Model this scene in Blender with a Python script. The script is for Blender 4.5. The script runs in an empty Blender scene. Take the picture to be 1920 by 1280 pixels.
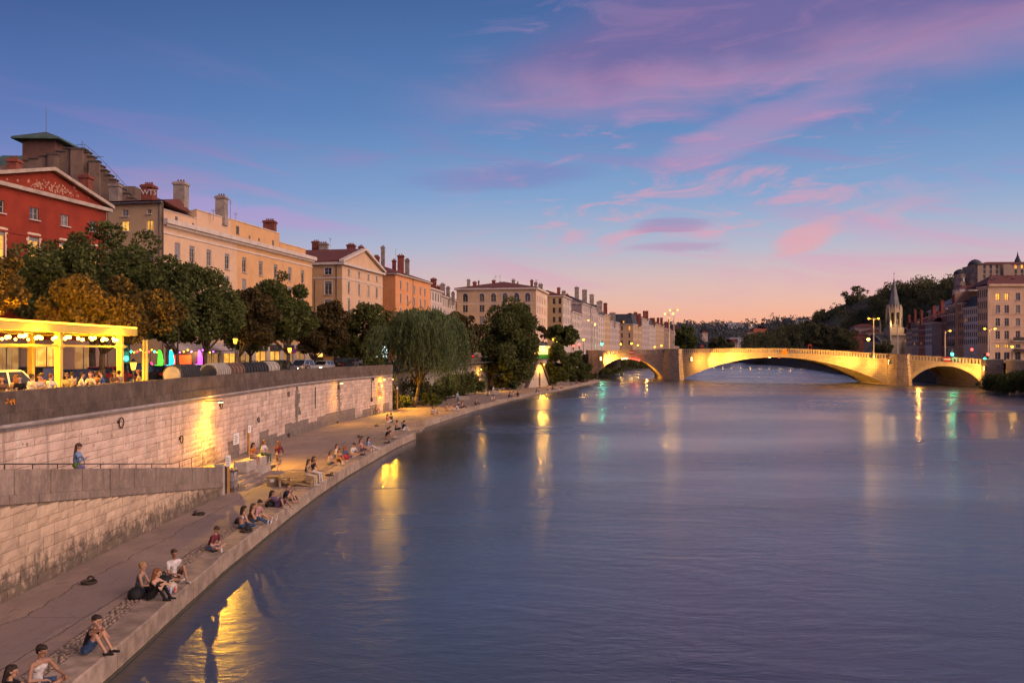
import bpy, bmesh, math, random
import numpy as np
from mathutils import Vector, Matrix, Euler
random.seed(7); RNG = np.random.default_rng(7)
R = math.radians; PI = math.pi
SC = bpy.context.scene
COL = SC.collection

# ------------------------------------------------------------------ camera
CAMH = 7.6            # metres above the river (the river surface is z = 0)
FPX = 1650.0          # focal length in pixels of the 1920 px wide photograph
HZ = 661.0            # row of the horizon
cam_d = bpy.data.cameras.new('camera'); cam = bpy.data.objects.new('camera', cam_d); COL.objects.link(cam)
cam_d.sensor_width = 36.0; cam_d.lens = FPX / 1920 * 36.0
cam_d.shift_y = (HZ - 640) / 1920
cam_d.clip_start = 0.1; cam_d.clip_end = 9000
cam.location = (0, 0, CAMH); cam.rotation_euler = (R(90), 0, 0)
SC.camera = cam

def srgb(r, g, b):
    f = lambda c: (c/255/12.92) if c/255 <= 0.04045 else ((c/255+0.055)/1.055)**2.4
    return (f(r), f(g), f(b))

# node helpers -------------------------------------------------------
class NT:
    def __init__(s, nt): s.nt = nt
    def n(s, t, **k):
        x = s.nt.nodes.new(t)
        for a, b in k.items(): setattr(x, a, b)
        return x
    def put(s, sock, v):
        if v is None: return
        if isinstance(v, bpy.types.NodeSocket): s.nt.links.new(v, sock)
        else:
            if hasattr(sock.default_value, '__len__') and not isinstance(v, (int, float)):
                v = tuple(v)
                if len(sock.default_value) == 4 and len(v) == 3: v = v + (1,)
            sock.default_value = v
    def m(s, op, a, b=None, c=None, clamp=False):
        x = s.n('ShaderNodeMath', operation=op, use_clamp=clamp)
        s.put(x.inputs[0], a); s.put(x.inputs[1], b); s.put(x.inputs[2], c)
        return x.outputs[0]
    def ss(s, v, lo, hi, o0=0.0, o1=1.0, lin=False):
        x = s.n('ShaderNodeMapRange', interpolation_type='LINEAR' if lin else 'SMOOTHSTEP', clamp=True)
        for i, q in enumerate((v, lo, hi, o0, o1)): s.put(x.inputs[i], q)
        return x.outputs[0]
    def mix(s, f, a, b, mode='MIX'):
        x = s.n('ShaderNodeMix', data_type='RGBA', blend_type=mode)
        s.put(x.inputs[0], f); s.put(x.inputs[6], a); s.put(x.inputs[7], b)
        return x.outputs[2]
    def ramp(s, f, stops, interp='LINEAR'):
        x = s.n('ShaderNodeValToRGB'); e = x.color_ramp.elements; x.color_ramp.interpolation = interp
        while len(e) < len(stops): e.new(0.5)
        for i, (p, c) in enumerate(stops):
            e[i].position = p; e[i].color = tuple(c) + (1,) if len(c) == 3 else c
        s.put(x.inputs[0], f); return x.outputs[0]
    def noise(s, vec, scale, detail=3, rough=0.55, dist=0.0):
        x = s.n('ShaderNodeTexNoise'); s.put(x.inputs['Vector'], vec)
        x.inputs['Scale'].default_value = scale; x.inputs['Detail'].default_value = detail
        x.inputs['Roughness'].default_value = rough; x.inputs['Distortion'].default_value = dist
        return x.outputs[0]
    def xyz(s, x=0, y=0, z=0):
        c = s.n('ShaderNodeCombineXYZ')
        for i, v in enumerate((x, y, z)): s.put(c.inputs[i], v)
        return c.outputs[0]
    def sep(s, v):
        c = s.n('ShaderNodeSeparateXYZ'); s.put(c.inputs[0], v); return c.outputs
    def vmul(s, v, k):
        x = s.n('ShaderNodeVectorMath', operation='MULTIPLY'); s.put(x.inputs[0], v); s.put(x.inputs[1], k); return x.outputs[0]
    def bump(s, h, strength=0.3, dist=0.02):
        x = s.n('ShaderNodeBump'); x.inputs['Strength'].default_value = strength
        x.inputs['Distance'].default_value = dist; s.put(x.inputs['Height'], h); return x.outputs[0]

# ------------------------------------------------------------------ sky (dusk)
GLOW_AZ = R(20)       # the sun went down a little to the right of the view axis
world = bpy.data.worlds.new('World'); SC.world = world; world.use_nodes = True
w = NT(world.node_tree); world.node_tree.nodes.clear()
tc = w.n('ShaderNodeTexCoord').outputs['Generated']
dx, dy, dz = w.sep(tc)
el = w.m('ARCSINE', dz)                       # radians
az = w.m('ARCTAN2', dx, dy)
eld = w.m('MULTIPLY', el, 180/PI); azd = w.m('MULTIPLY', az, 180/PI)
hl = w.m('SQRT', w.m('ADD', w.m('MULTIPLY', dx, dx), w.m('ADD', w.m('MULTIPLY', dy, dy), 1e-5)))
cosg = w.m('DIVIDE', w.m('ADD', w.m('MULTIPLY', dx, math.sin(GLOW_AZ)), w.m('MULTIPLY', dy, math.cos(GLOW_AZ))), hl)
glow = w.ss(cosg, 0.55, 0.985)
e01 = w.m('DIVIDE', eld, 45.0, clamp=True)
s = srgb
west = w.ramp(e01, [(0, s(250,160,108)), (.035, s(244,172,138)), (.075, s(228,184,170)), (.11, s(210,186,188)), (.15, s(176,184,205)), (.22, s(130,164,206)), (.33, s(92,134,188)), (.48, s(70,104,160)), (1, s(60,72,104))])
east = w.ramp(e01, [(0, s(226,165,160)), (.05, s(214,165,176)), (.11, s(180,158,198)), (.19, s(134,140,200)), (.29, s(96,120,182)), (.42, s(68,96,154)), (.52, s(56,82,138)), (1, s(52,64,96))])
sky = w.mix(glow, east, west)
# clouds, laid out in azimuth / elevation of the sky dome
cv = w.xyz(w.m('MULTIPLY', azd, 0.055), w.m('MULTIPLY', eld, 0.16), 0.0)
n1 = w.noise(cv, 1.6, 3, 0.6, 0.6)
n2 = w.noise(w.xyz(w.m('ADD', w.m('MULTIPLY', azd, 0.10), w.m('MULTIPLY', eld, -0.12)), w.m('MULTIPLY', eld, 0.42), 3.1), 1.5, 5, 0.62, 0.9)
n3 = w.noise(w.xyz(w.m('MULTIPLY', azd, 0.05), w.m('SUBTRACT', w.m('MULTIPLY', eld, 0.34), w.m('MULTIPLY', azd, -0.045)), 7.7), 1.3, 3, 0.6, 0.5)
nz = w.m('SUBTRACT', n1, 0.5)
# the broad mauve bank rising to the upper right
low_edge = w.m('ADD', w.m('ADD', w.m('MULTIPLY', azd, 0.06), 15.0), w.m('MULTIPLY', nz, 5.0))
up_edge = w.m('ADD', w.m('MULTIPLY', w.m('ADD', azd, 7.0), 0.46), 15.8)
hb = w.m('SUBTRACT', eld, low_edge)
bank = w.m('MULTIPLY', w.ss(hb, -1.6, 2.2), w.ss(w.m('SUBTRACT', w.m('ADD', up_edge, w.m('MULTIPLY', nz, 5.0)), eld), -2.5, 3.2))
bank = w.m('MULTIPLY', bank, w.ss(w.m('ADD', azd, w.m('MULTIPLY', nz, 10)), -11, 6))
bank = w.m('MULTIPLY', bank, w.ss(n2, 0.15, 0.6, 0.7, 1.0))
bank_c = w.mix(w.ss(hb, 0.0, 3.6), s(194,140,176), s(120,104,158))
bank_c = w.mix(w.ss(n2, 0.5, 0.8, 0.0, 0.22), bank_c, s(190,132,166))
sky = w.mix(w.m('MULTIPLY', bank, 0.80), sky, bank_c)
# wisps
wisp = w.m('MULTIPLY', w.ss(n2, 0.49, 0.70), w.m('MULTIPLY', w.ss(eld, 5, 8), w.ss(eld, 26, 15)))
wisp = w.m('MULTIPLY', wisp, w.m('MULTIPLY', w.ss(azd, -6, 5), w.ss(azd, 30, 16)))
sky = w.mix(w.m('MULTIPLY', w.m('MULTIPLY', wisp, 0.70), w.m('SUBTRACT', 1.0, w.m('MULTIPLY', bank, 0.8))), sky, w.mix(w.ss(eld, 8, 16), s(226,160,180), s(190,142,182)))
streak = w.m('MULTIPLY', w.ss(n3, 0.48, 0.72), w.m('MULTIPLY', w.ss(eld, 1.5, 5), w.ss(eld, 21, 9)))
sky = w.mix(w.m('MULTIPLY', streak, 0.5), sky, w.mix(w.ss(eld, 6, 14), s(214,158,190), s(138,124,184)))
def puff(a0, e0, ra, re, tilt=0.0):
    u = w.m('DIVIDE', w.m('ADD', w.m('SUBTRACT', azd, a0), w.m('MULTIPLY', nz, 5.0)), ra)
    q = w.m('SUBTRACT', w.m('SUBTRACT', eld, e0), w.m('MULTIPLY', w.m('SUBTRACT', azd, a0), tilt))
    v = w.m('DIVIDE', w.m('ADD', q, w.m('MULTIPLY', w.m('SUBTRACT', n2, 0.5), 1.6)), re)
    r = w.m('ADD', w.m('MULTIPLY', u, u), w.m('MULTIPLY', v, v))
    return w.ss(r, 1.0, 0.05)
for a0, e0, ra, re, t, k, c in ((10,8.15,3.4,.5,.02,.55,(158,130,180)), (10.2,6.75,3.8,.42,.0,.5,(184,136,178)),
                             (-.5,11.3,7.5,1.1,.02,.4,(122,118,182)), (18.5,7.0,2.6,1.1,.3,.65,(232,160,170)),
                             (-16,8.5,8,.9,-.12,.5,(188,150,204)), (15,13.6,7.5,1.6,.3,.38,(206,148,184))):
    sky = w.mix(w.m('MULTIPLY', puff(a0, e0, ra, re, t), k), sky, s(*c))
nish = w.n('ShaderNodeTexSky', sky_type='NISHITA', sun_disc=False, sun_elevation=R(1.0), sun_rotation=GLOW_AZ, altitude=170)
sky = w.mix(1.0, sky, w.mix(1.0, nish.outputs[0], (0.003, 0.003, 0.003), 'MULTIPLY'), 'ADD')
world.cycles.sampling_method = 'MANUAL'; world.cycles.sample_map_resolution = 512
bg = w.n('ShaderNodeBackground'); w.put(bg.inputs[0], sky); bg.inputs[1].default_value = 1.0
wo = w.n('ShaderNodeOutputWorld'); world.node_tree.links.new(bg.outputs[0], wo.inputs[0])

# ------------------------------------------------------------------ afterglow: one soft low sun from the west bank
sun_d = bpy.data.lights.new('sun', 'SUN'); sun = bpy.data.objects.new('sun', sun_d); COL.objects.link(sun)
sun_d.energy = 3.9; sun_d.angle = R(60); sun_d.color = (1.0, 0.68, 0.53)
SUN_AZ, SUN_EL = R(122), R(27)      # azimuth from +Y towards +X
sv = Vector((math.sin(SUN_AZ)*math.cos(SUN_EL), math.cos(SUN_AZ)*math.cos(SUN_EL), math.sin(SUN_EL)))
sun.rotation_euler = sv.to_track_quat('Z', 'Y').to_euler(); sun.location = (60, 0, 60)

vs = SC.view_settings; vs.view_transform = 'Standard'; vs.look = 'None'; vs.exposure = 0.0; vs.gamma = 1.0; vs.use_curve_mapping = False
SC.render.engine = 'CYCLES'
cy = SC.cycles; cy.use_denoising = True; cy.max_bounces = 4; cy.diffuse_bounces = 2; cy.glossy_bounces = 2; cy.use_adaptive_sampling = True; cy.adaptive_threshold = 0.04; cy.adaptive_min_samples = 12; cy.transmission_bounces = 3
cy.transparent_max_bounces = 6; cy.caustics_reflective = False; cy.caustics_refractive = False; cy.sample_clamp_indirect = 4.0; cy.use_light_tree = True

# ------------------------------------------------------------------ geometry helpers
def at(px, py, Y):       # the point seen at (px, py) that lies Y metres ahead
    return Vector(((px-960)/FPX*Y, Y, CAMH + (HZ-py)/FPX*Y))
def on(px, py, z):       # the point seen at (px, py) that lies at height z
    return at(px, py, (CAMH-z)*FPX/(py-HZ))
def xat(px, Y): return (px-960)/FPX*Y
def zat(py, Y): return CAMH + (HZ-py)/FPX*Y

class MB:
    def __init__(s): s.v = []; s.f = []; s.m = []; s.cur = 0
    def add(s, vs_, fs):
        o = len(s.v); s.v += [tuple(p) for p in vs_]
        for q in fs: s.f.append(tuple(i+o for i in q)); s.m.append(s.cur)
        return s
    def quad(s, a, b, c, d): return s.add((a, b, c, d), ((0,1,2,3),))
    def poly(s, pts): return s.add(pts, (tuple(range(len(pts))),))
    def box(s, x0, x1, y0, y1, z0, z1):
        return s.hexa([(x0,y0,z0),(x1,y0,z0),(x1,y1,z0),(x0,y1,z0)], [(x0,y0,z1),(x1,y0,z1),(x1,y1,z1),(x0,y1,z1)])
    def hexa(s, b, t):
        return s.add(list(b)+list(t), ((3,2,1,0),(4,5,6,7),(0,1,5,4),(1,2,6,5),(2,3,7,6),(3,0,4,7)))
    def prism(s, pts, z0, z1):
        n = len(pts); b = [(p[0],p[1],z0) for p in pts]; t = [(p[0],p[1],z1) for p in pts]
        return s.add(b+t, [tuple(range(n-1,-1,-1)), tuple(range(n,2*n))]+[(i,(i+1)%n,n+(i+1)%n,n+i) for i in range(n)])
    def extr(s, pts, d):     # polygon swept along a vector
        n = len(pts); d = Vector(d); a = [Vector(p) for p in pts]; b = [p+d for p in a]
        return s.add(a+b, [tuple(range(n-1,-1,-1)), tuple(range(n,2*n))]+[(i,(i+1)%n,n+(i+1)%n,n+i) for i in range(n)])
    def tube(s, p0, p1, r0, r1=None, n=8, cap=True):
        r1 = r0 if r1 is None else r1
        p0, p1 = Vector(p0), Vector(p1); d = (p1-p0).normalized()
        a = d.orthogonal().normalized(); b = d.cross(a)
        ring = lambda p, r: [p + (a*math.cos(2*PI*i/n)+b*math.sin(2*PI*i/n))*r for i in range(n)]
        fs = [(i,(i+1)%n,n+(i+1)%n,n+i) for i in range(n)]
        if cap: fs += [tuple(range(n-1,-1,-1)), tuple(range(n,2*n))]
        return s.add(ring(p0,r0)+ring(p1,r1), fs)
    def path(s, pts, r, n=6):
        rr = r if isinstance(r, (list, tuple)) else [r]*len(pts)
        for i in range(len(pts)-1): s.tube(pts[i], pts[i+1], rr[i], rr[i+1], n)
        return s
    def lathe(s, c, prof, n=12):     # prof: (radius, z)
        c = Vector(c); vs_ = []
        for r, z in prof: vs_ += [c+Vector((r*math.cos(2*PI*i/n), r*math.sin(2*PI*i/n), z)) for i in range(n)]
        fs = []
        for k in range(len(prof)-1): fs += [(k*n+i, k*n+(i+1)%n, (k+1)*n+(i+1)%n, (k+1)*n+i) for i in range(n)]
        fs += [tuple(range(n-1,-1,-1)), tuple(range((len(prof)-1)*n, len(prof)*n))]
        return s.add(vs_, fs)
    def ball(s, c, rx, ry=None, rz=None, n=10, k=6):
        ry = rx if ry is None else ry; rz = rx if rz is None else rz; c = Vector(c)
        vs_ = [c+Vector((0,0,-rz))]
        for j in range(1, k):
            t = -PI/2+PI*j/k
            vs_ += [c+Vector((rx*math.cos(t)*math.cos(2*PI*i/n), ry*math.cos(t)*math.sin(2*PI*i/n), rz*math.sin(t))) for i in range(n)]
        vs_.append(c+Vector((0,0,rz))); fs = []
        for i in range(n):
            fs.append((0, 1+(i+1)%n, 1+i)); fs.append((len(vs_)-1, 1+(k-2)*n+i, 1+(k-2)*n+(i+1)%n))
        for j in range(k-2): fs += [(1+j*n+i, 1+j*n+(i+1)%n, 1+(j+1)*n+(i+1)%n, 1+(j+1)*n+i) for i in range(n)]
        return s.add(vs_, fs)
    def torus(s, c, R0, r, axis='z', n=18, k=6):
        c = Vector(c); vs_ = []
        for i in range(n):
            t = 2*PI*i/n
            for j in range(k):
                q = 2*PI*j/k; rad = R0+r*math.cos(q); p = (rad*math.cos(t), rad*math.sin(t), r*math.sin(q))
                if axis == 'x': p = (p[2], p[0], p[1])
                if axis == 'y': p = (p[0], p[2], p[1])
                vs_.append(c+Vector(p))
        return s.add(vs_, [(i*k+j, ((i+1)%n)*k+j, ((i+1)%n)*k+(j+1)%k, i*k+(j+1)%k) for i in range(n) for j in range(k)])
    def mesh(s, name, mats, smooth=False):
        me = bpy.data.meshes.new(name); me.from_pydata(s.v, [], s.f)
        for q in (mats if isinstance(mats, (list, tuple)) else [mats]): me.materials.append(q)
        if any(s.m): me.polygons.foreach_set('material_index', s.m)
        if smooth: me.polygons.foreach_set('use_smooth', [True]*len(me.polygons))
        me.update(); return me
    def build(s, name, mats, parent=None, smooth=False, loc=None):
        return link(name, s.mesh(name, mats, smooth), parent, loc)

def link(name, me, parent=None, loc=None, rotz=0.0, scale=None):
    o = bpy.data.objects.new(name, me); COL.objects.link(o)
    if parent is not None: o.parent = parent
    if loc is not None: o.location = loc
    if rotz: o.rotation_euler = (0, 0, rotz)
    if scale is not None: o.scale = scale
    return o
def tag(o, label=None, cat=None, group=None, kind=None):
    if label: o['label'] = label
    if cat: o['category'] = cat
    if group: o['group'] = group
    if kind: o['kind'] = kind
    return o
def thing(name, label, cat, loc=(0,0,0), rotz=0.0, group=None):
    o = bpy.data.objects.new(name, None); COL.objects.link(o); o.location = loc; o.rotation_euler = (0,0,rotz)
    o.empty_display_size = 0.3
    return tag(o, label, cat, group)
def struct(name, mb, m, smooth=False): return tag(mb.build(name, m, None, smooth), kind='structure')

# ------------------------------------------------------------------ materials
MATS = {}
def base_mat(name):
    m = bpy.data.materials.new(name); m.use_nodes = True; t = NT(m.node_tree)
    b = m.node_tree.nodes['Principled BSDF']; return m, t, b
def mat(name, c, c2=None, scale=3.0, rough=0.8, bump=0.0, bscale=None, metal=0.0, spec=0.3, rand=0.0, stretch=None, bdist=0.02):
    """plain procedural surface: two tones mixed by world-space noise, fine relief, per-object tone shift"""
    if name in MATS: return MATS[name]
    m, t, b = base_mat(name)
    pos = t.n('ShaderNodeNewGeometry').outputs['Position']
    p = t.vmul(pos, stretch) if stretch else pos
    c2 = c2 or tuple(x*0.75 for x in c)
    f = t.ss(t.noise(p, scale, 5, 0.6), 0.32, 0.68)
    col = t.mix(f, c, c2)
    if rand:
        rn = t.n('ShaderNodeObjectInfo').outputs['Random']
        col = t.mix(1.0, col, t.ramp(rn, [(0, (1-rand,)*3), (1, (1+rand*0.6,)*3)]), 'MULTIPLY')
    t.put(b.inputs['Base Color'], col)
    b.inputs['Roughness'].default_value = rough; b.inputs['Metallic'].default_value = metal; b.inputs['Specular IOR Level'].default_value = spec
    if bump: t.put(b.inputs['Normal'], t.bump(t.noise(p, bscale or scale*6, 4, 0.65), bump, bdist))
    MATS[name] = m; return m
def emit(name, c, k, c_base=None):
    if name in MATS: return MATS[name]
    m, t, b = base_mat(name)
    t.put(b.inputs['Base Color'], c_base or c); t.put(b.inputs['Emission Color'], c); b.inputs['Emission Strength'].default_value = k
    MATS[name] = m; return m
def point_light(name, loc, power, color, parent=None, size=0.08, spot=None, aim=None, blend=0.6):
    d = bpy.data.lights.new(name, 'SPOT' if spot else 'POINT'); d.energy = power; d.color = color; d.shadow_soft_size = size
    if spot: d.spot_size = R(spot); d.spot_blend = blend
    o = bpy.data.objects.new(name, d); COL.objects.link(o); o.location = loc
    if aim is not None: o.rotation_euler = (-(Vector(aim)-Vector(loc))).to_track_quat('Z', 'Y').to_euler()
    if parent is not None: o.parent = parent
    return o
SODIUM = (1.0, 0.47, 0.025); WARM = (1.0, 0.52, 0.10)
# ================================================================== river, ground, quays
def lerp(a, b, t): return a + (b-a)*t
def interp(pts, y):      # pts: (x, y) sorted by y -> x
    if y <= pts[0][1]: return pts[0][0]
    for (x0, y0), (x1, y1) in zip(pts, pts[1:]):
        if y <= y1: return lerp(x0, x1, (y-y0)/(y1-y0))
    return pts[-1][0]
EDGE = [(-9.0,4),(-9.25,17),(-9.42,21),(-9.95,30),(-10.2,40),(-10.26,46),(-10.1,54),(-9.27,69.2),(-8.45,77.5),(-8.8,88.8),(-5.4,111),(-.4,137.5),(3.8,156),(9.5,175),(19.4,214),(22.6,228),(24.8,262)]
WALL = [(-18.5,4),(-18.5,75),(-17.4,88),(-15.6,99),(-14.5,106),(-11,125),(-6,150),(-1,170),(8,205),(17,243),(21.5,266)]
QZ = 0.6
def street_z(Y): return 5.1 if Y < 110 else lerp(5.1, 6.9, min(1, (Y-110)/140))
LBANK2 = [(21.5,266),(30,300),(48,404),(80,480),(110,560),(135,640),(160,760)]
RBANK = [(84,60),(90,140),(96,165),(105.5,188),(110,240),(122,330),(142,420),(160,520),(174,640),(187,760)]

# river ---------------------------------------------------------------
def water_mat():
    m, t, b = base_mat('river_water')
    pos = t.n('ShaderNodeNewGeometry').outputs['Position']
    px, py, pz = t.sep(pos)
    a = t.noise(t.xyz(t.m('MULTIPLY', px, 0.45), py, 0), 1.9, 3, 0.6, 0.4)
    b1 = t.noise(t.xyz(t.m('MULTIPLY', px, 0.22), t.m('ADD', t.m('MULTIPLY', py, 0.5), t.m('MULTIPLY', px, 0.12)), 4), 0.55, 4, 0.55, 0.8)
    c = t.noise(t.xyz(t.m('MULTIPLY', px, 0.06), t.m('MULTIPLY', py, 0.10), 9), 0.35, 3, 0.5, 0.5)
    fine = t.noise(t.xyz(t.m('MULTIPLY', px, 0.5), t.m('MULTIPLY', py, 1.3), 2), 7.0, 2, 0.5)
    h = t.m('ADD', t.m('MULTIPLY', a, 0.020), t.m('ADD', t.m('MULTIPLY', b1, 0.055), t.m('MULTIPLY', fine, 0.007)))
    amp = t.ss(c, 0.3, 0.7, 0.35, 1.35)
    bp = t.n('ShaderNodeBump'); bp.inputs['Strength'].default_value = 1.0; bp.inputs['Distance'].default_value = 1.0
    t.put(bp.inputs['Height'], t.m('MULTIPLY', h, amp)); t.put(b.inputs['Normal'], bp.outputs[0])
    t.put(b.inputs['Base Color'], (0.042, 0.041, 0.042)); b.inputs['IOR'].default_value = 1.95
    t.put(b.inputs['Roughness'], t.ss(c, 0.3, 0.7, 0.19, 0.30)); b.inputs['Specular IOR Level'].default_value = 0.6
    return m
mb = MB(); mb.quad((-60,-60,0),(700,-60,0),(700,900,0),(-60,900,0))
river = struct('river', mb, water_mat())
ground_m = mat('bare_ground', (0.10,0.09,0.06), (0.06,0.07,0.04), 0.02, 0.95)
mb = MB(); mb.quad((-6000,-3000,-1.2),(6000,-3000,-1.2),(6000,7000,-1.2),(-6000,7000,-1.2)); struct('ground', mb, ground_m)

# paving of the lower quay ------------------------------------------------
def quay_mat():
    m, t, b = base_mat('quay_paving')
    pos = t.n('ShaderNodeNewGeometry').outputs['Position']; px, py, pz = t.sep(pos)
    n = t.noise(pos, 0.5, 5, 0.6); g = t.noise(pos, 22, 3, 0.7)
    wob = t.m('MULTIPLY', t.m('SUBTRACT', t.noise(t.xyz(0, py, 0), 0.35, 4, 0.6), 0.5), 1.1)
    xx = t.m('ADD', px, wob)
    band = t.m('MULTIPLY', t.ss(xx, -13.1, -13.05), t.ss(xx, -11.35, -11.4))
    patch = t.m('GREATER_THAN', t.noise(t.xyz(0, t.m('FLOOR', t.m('MULTIPLY', py, 0.21)), 3), 3.3, 0), 0.42)
    col = t.mix(t.ss(n, 0.35, 0.7), (0.34,0.245,0.19), (0.25,0.18,0.145))
    col = t.mix(t.m('MULTIPLY', t.m('MULTIPLY', band, patch), t.ss(py, 60, 46)), col, (0.25,0.185,0.16))
    # joints between the cast bays and wandering cracks
    def crack(u, x0, wd): return t.ss(t.m('ABSOLUTE', t.m('SUBTRACT', u, x0)), wd, wd*0.4)
    fineW = t.m('MULTIPLY', t.m('SUBTRACT', t.noise(pos, 1.7, 4, 0.7), 0.5), 0.35)
    x2 = t.m('ADD', xx, fineW)
    ck = crack(x2, -13.08, 0.03)
    ck = t.m('MAXIMUM', ck, crack(t.m('ADD', px, t.m('MULTIPLY', fineW, .5)), -11.3, 0.03))
    ym = t.m('MODULO', t.m('ADD', py, t.m('MULTIPLY', fineW, 0.3)), 6.1)
    ck = t.m('MAXIMUM', ck, t.m('MULTIPLY', crack(ym, 2.4, 0.022), t.ss(px, -11.35, -11.3)))
    ck = t.m('MAXIMUM', ck, t.m('MULTIPLY', crack(ym, 5.0, 0.02), t.m('MULTIPLY', band, 0.8)))
    vor = t.n('ShaderNodeTexVoronoi', feature='DISTANCE_TO_EDGE'); t.put(vor.inputs['Vector'], t.vmul(pos, (0.22,0.12,0.2)))
    col = t.mix(t.m('MULTIPLY', t.ss(vor.outputs[0], 0.006, 0.002), 0.5), col, (0.09,0.075,0.065))
    col = t.mix(t.m('MULTIPLY', ck, 0.85), col, (0.055,0.045,0.04))
    col = t.mix(t.ss(t.noise(pos, 0.9, 4, 0.65, 1.5), 0.58, 0.70, 0, 0.55), col, (0.13,0.10,0.09)); col = t.mix(t.ss(t.noise(t.vmul(pos,(1,.3,1)), 2.3, 5, 0.7, .8), 0.5, 0.75, 0, 0.5), col, (0.15,0.115,0.095)); col = t.mix(t.ss(t.noise(pos, 5.5, 3, .6), 0.66, 0.72, 0, 0.4), col, (0.42,0.34,0.28))
    col = t.mix(t.ss(g, 0.35, 0.7, 0, 0.35), col, (0.14,0.115,0.10))
    t.put(b.inputs['Base Color'], col); b.inputs['Roughness'].default_value = 0.78; b.inputs['Specular IOR Level'].default_value = 0.3
    t.put(b.inputs['Normal'], t.bump(t.m('SUBTRACT', t.m('MULTIPLY', g, 0.5), ck), 0.6, 0.012))
    return m
QUAY_M = quay_mat()
mb = MB(); ys = [4]+[y for y in range(6, 262, 2)]+[77.5, 77.6, 88.7, 88.8, 262]; ys = sorted(set(ys)); prev = None
for y in ys:
    xr = interp(EDGE, y)-0.78
    if 77.55 < y < 88.75: xr = -11.6
    a, b_ = (interp(WALL, y)-0.5, y, QZ), (xr, y, QZ)
    if prev: mb.quad(prev[0], prev[1], b_, a)
    prev = (a, b_)
quay = struct('quay_pavement', mb, QUAY_M)

# kerb stones ------------------------------------------------------------
KERB_M = mat('kerb_limestone', (0.40,0.30,0.225), (0.23,0.175,0.135), 2.1, 0.75, 0.7, 16, rand=0.14, bdist=0.02)
FOOT_M = mat('dark_footing_stone', (0.05,0.05,0.03), (0.09,0.08,0.05), 4, 0.5, 0.4)  # dark tone for the footing at the waterline
kerb = tag(thing('quay_kerb', None, None), kind='structure')
def kerb_run(p0, p1, length=3.0, wd=0.78):
    p0, p1 = Vector(p0), Vector(p1); L = (p1-p0).length; n = max(1, round(L/length)); d = (p1-p0).normalized(); nrm = Vector((-d.y, d.x))   # inward = left of travel
    for i in range(n):
        a = p0+d*(L*i/n+0.006); b_ = p0+d*(L*(i+1)/n-0.006); dz = random.uniform(-.012,.012); j = random.uniform(-.012,.012)
        a = a+nrm*j; b_ = b_+nrm*j; e = 0.035
        q = MB()
        A, B, C_, D_ = a, b_, b_+nrm*wd, a+nrm*wd
        lo = [(p.x,p.y,-0.02) for p in (A,B,C_,D_)]; mid = [(p.x,p.y,QZ-0.02+dz) for p in (A,B,C_,D_)]
        A2, B2 = a+nrm*e, b_+nrm*e
        top = [(p.x,p.y,QZ+0.02+dz) for p in (A2,B2,C_,D_)]
        q.hexa(lo, mid); q.v = q.v[:8]; q.f = [f for f in q.f if f != (4,5,6,7)]; q.m = q.m[:len(q.f)]
        q.v += top; q.f += [(8,9,10,11),(4,5,9,8),(5,6,10,9),(6,7,11,10),(7,4,8,11)]; q.m = [0]*len(q.f)
        q.build('kerb_stone', KERB_M, kerb)
for (x0,y0),(x1,y1) in zip(EDGE, EDGE[1:]):
    if (x0,y0) == (-8.45,77.5): continue
    if y0 > 220: continue
    kerb_run((x0,y0),(x1,y1))
kerb_run((-8.45,77.5),(-11.2,77.5+.01),3); kerb_run((-11.2,77.6),(-11.2,88.7),3,0.4); kerb_run((-11.2,88.8),(-8.8,88.8),3)
mb = MB(); mb.box(-11.2,-8.8,84,88.7,-.5,.22)
q = mb.build('landing_step', KERB_M, kerb)
# the dark-toned footing under the kerb
mb = MB()
for (x0,y0),(x1,y1) in zip(EDGE[:-2], EDGE[1:-1]):
    if (x0,y0) == (-8.45,77.5): continue
    mb.hexa([(x0-.1,y0,-.6),(x0+.10,y0,-.6),(x1+.10,y1,-.6),(x1-.1,y1,-.6)], [(x0-.1,y0,.05),(x0+.05,y0,.05),(x1+.05,y1,.05),(x1-.1,y1,.05)])
mb.build('kerb_footing', FOOT_M, kerb)
# cobble strip behind the kerb ---------------------------------------------
mb = MB(); bed = MB()
for (ya, yb) in ((14,35.5),(37,41),(43,49),(52,62),(64,70),(72,76.5)):
    xe = interp(EDGE, ya)-0.78; xe2 = interp(EDGE, yb)-0.78
    y = ya
    while y < yb:
        xr = interp(EDGE, y)-0.80
        k = 0
        while k < 4:
            cx = xr-0.07-k*0.125+random.uniform(-.03,.03)+.03*(int(y*7.4)%2); cyy = y+random.uniform(-.045,.045)
            a, b_, h = random.uniform(.036,.066), random.uniform(.045,.085), random.uniform(.015,.05); th = random.uniform(0,PI)
            vs_ = []
            for r_, z_ in ((1,0),(0.72,h*.8)):
                for i in range(6):
                    p = 2*PI*i/6; u, v = a*r_*math.cos(p), b_*r_*math.sin(p)
                    vs_.append((cx+u*math.cos(th*.5)-v*math.sin(th*.5), cyy+u*math.sin(th*.5)+v*math.cos(th*.5), QZ+0.001+z_))
            vs_.append((cx,cyy,QZ+h))
            mb.add(vs_, [(i,(i+1)%6,6+(i+1)%6,6+i) for i in range(6)]+[(6+i,6+(i+1)%6,12) for i in range(6)])
            k += 1
        y += 0.135
cob_m = mat('river_cobble', (0.32,0.235,0.175), (0.20,0.15,0.115), 9, 0.7, 0.3, 40)
o = mb.build('cobble_strip', cob_m, kerb); o['kind'] = 'stuff'
mb = MB()
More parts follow.
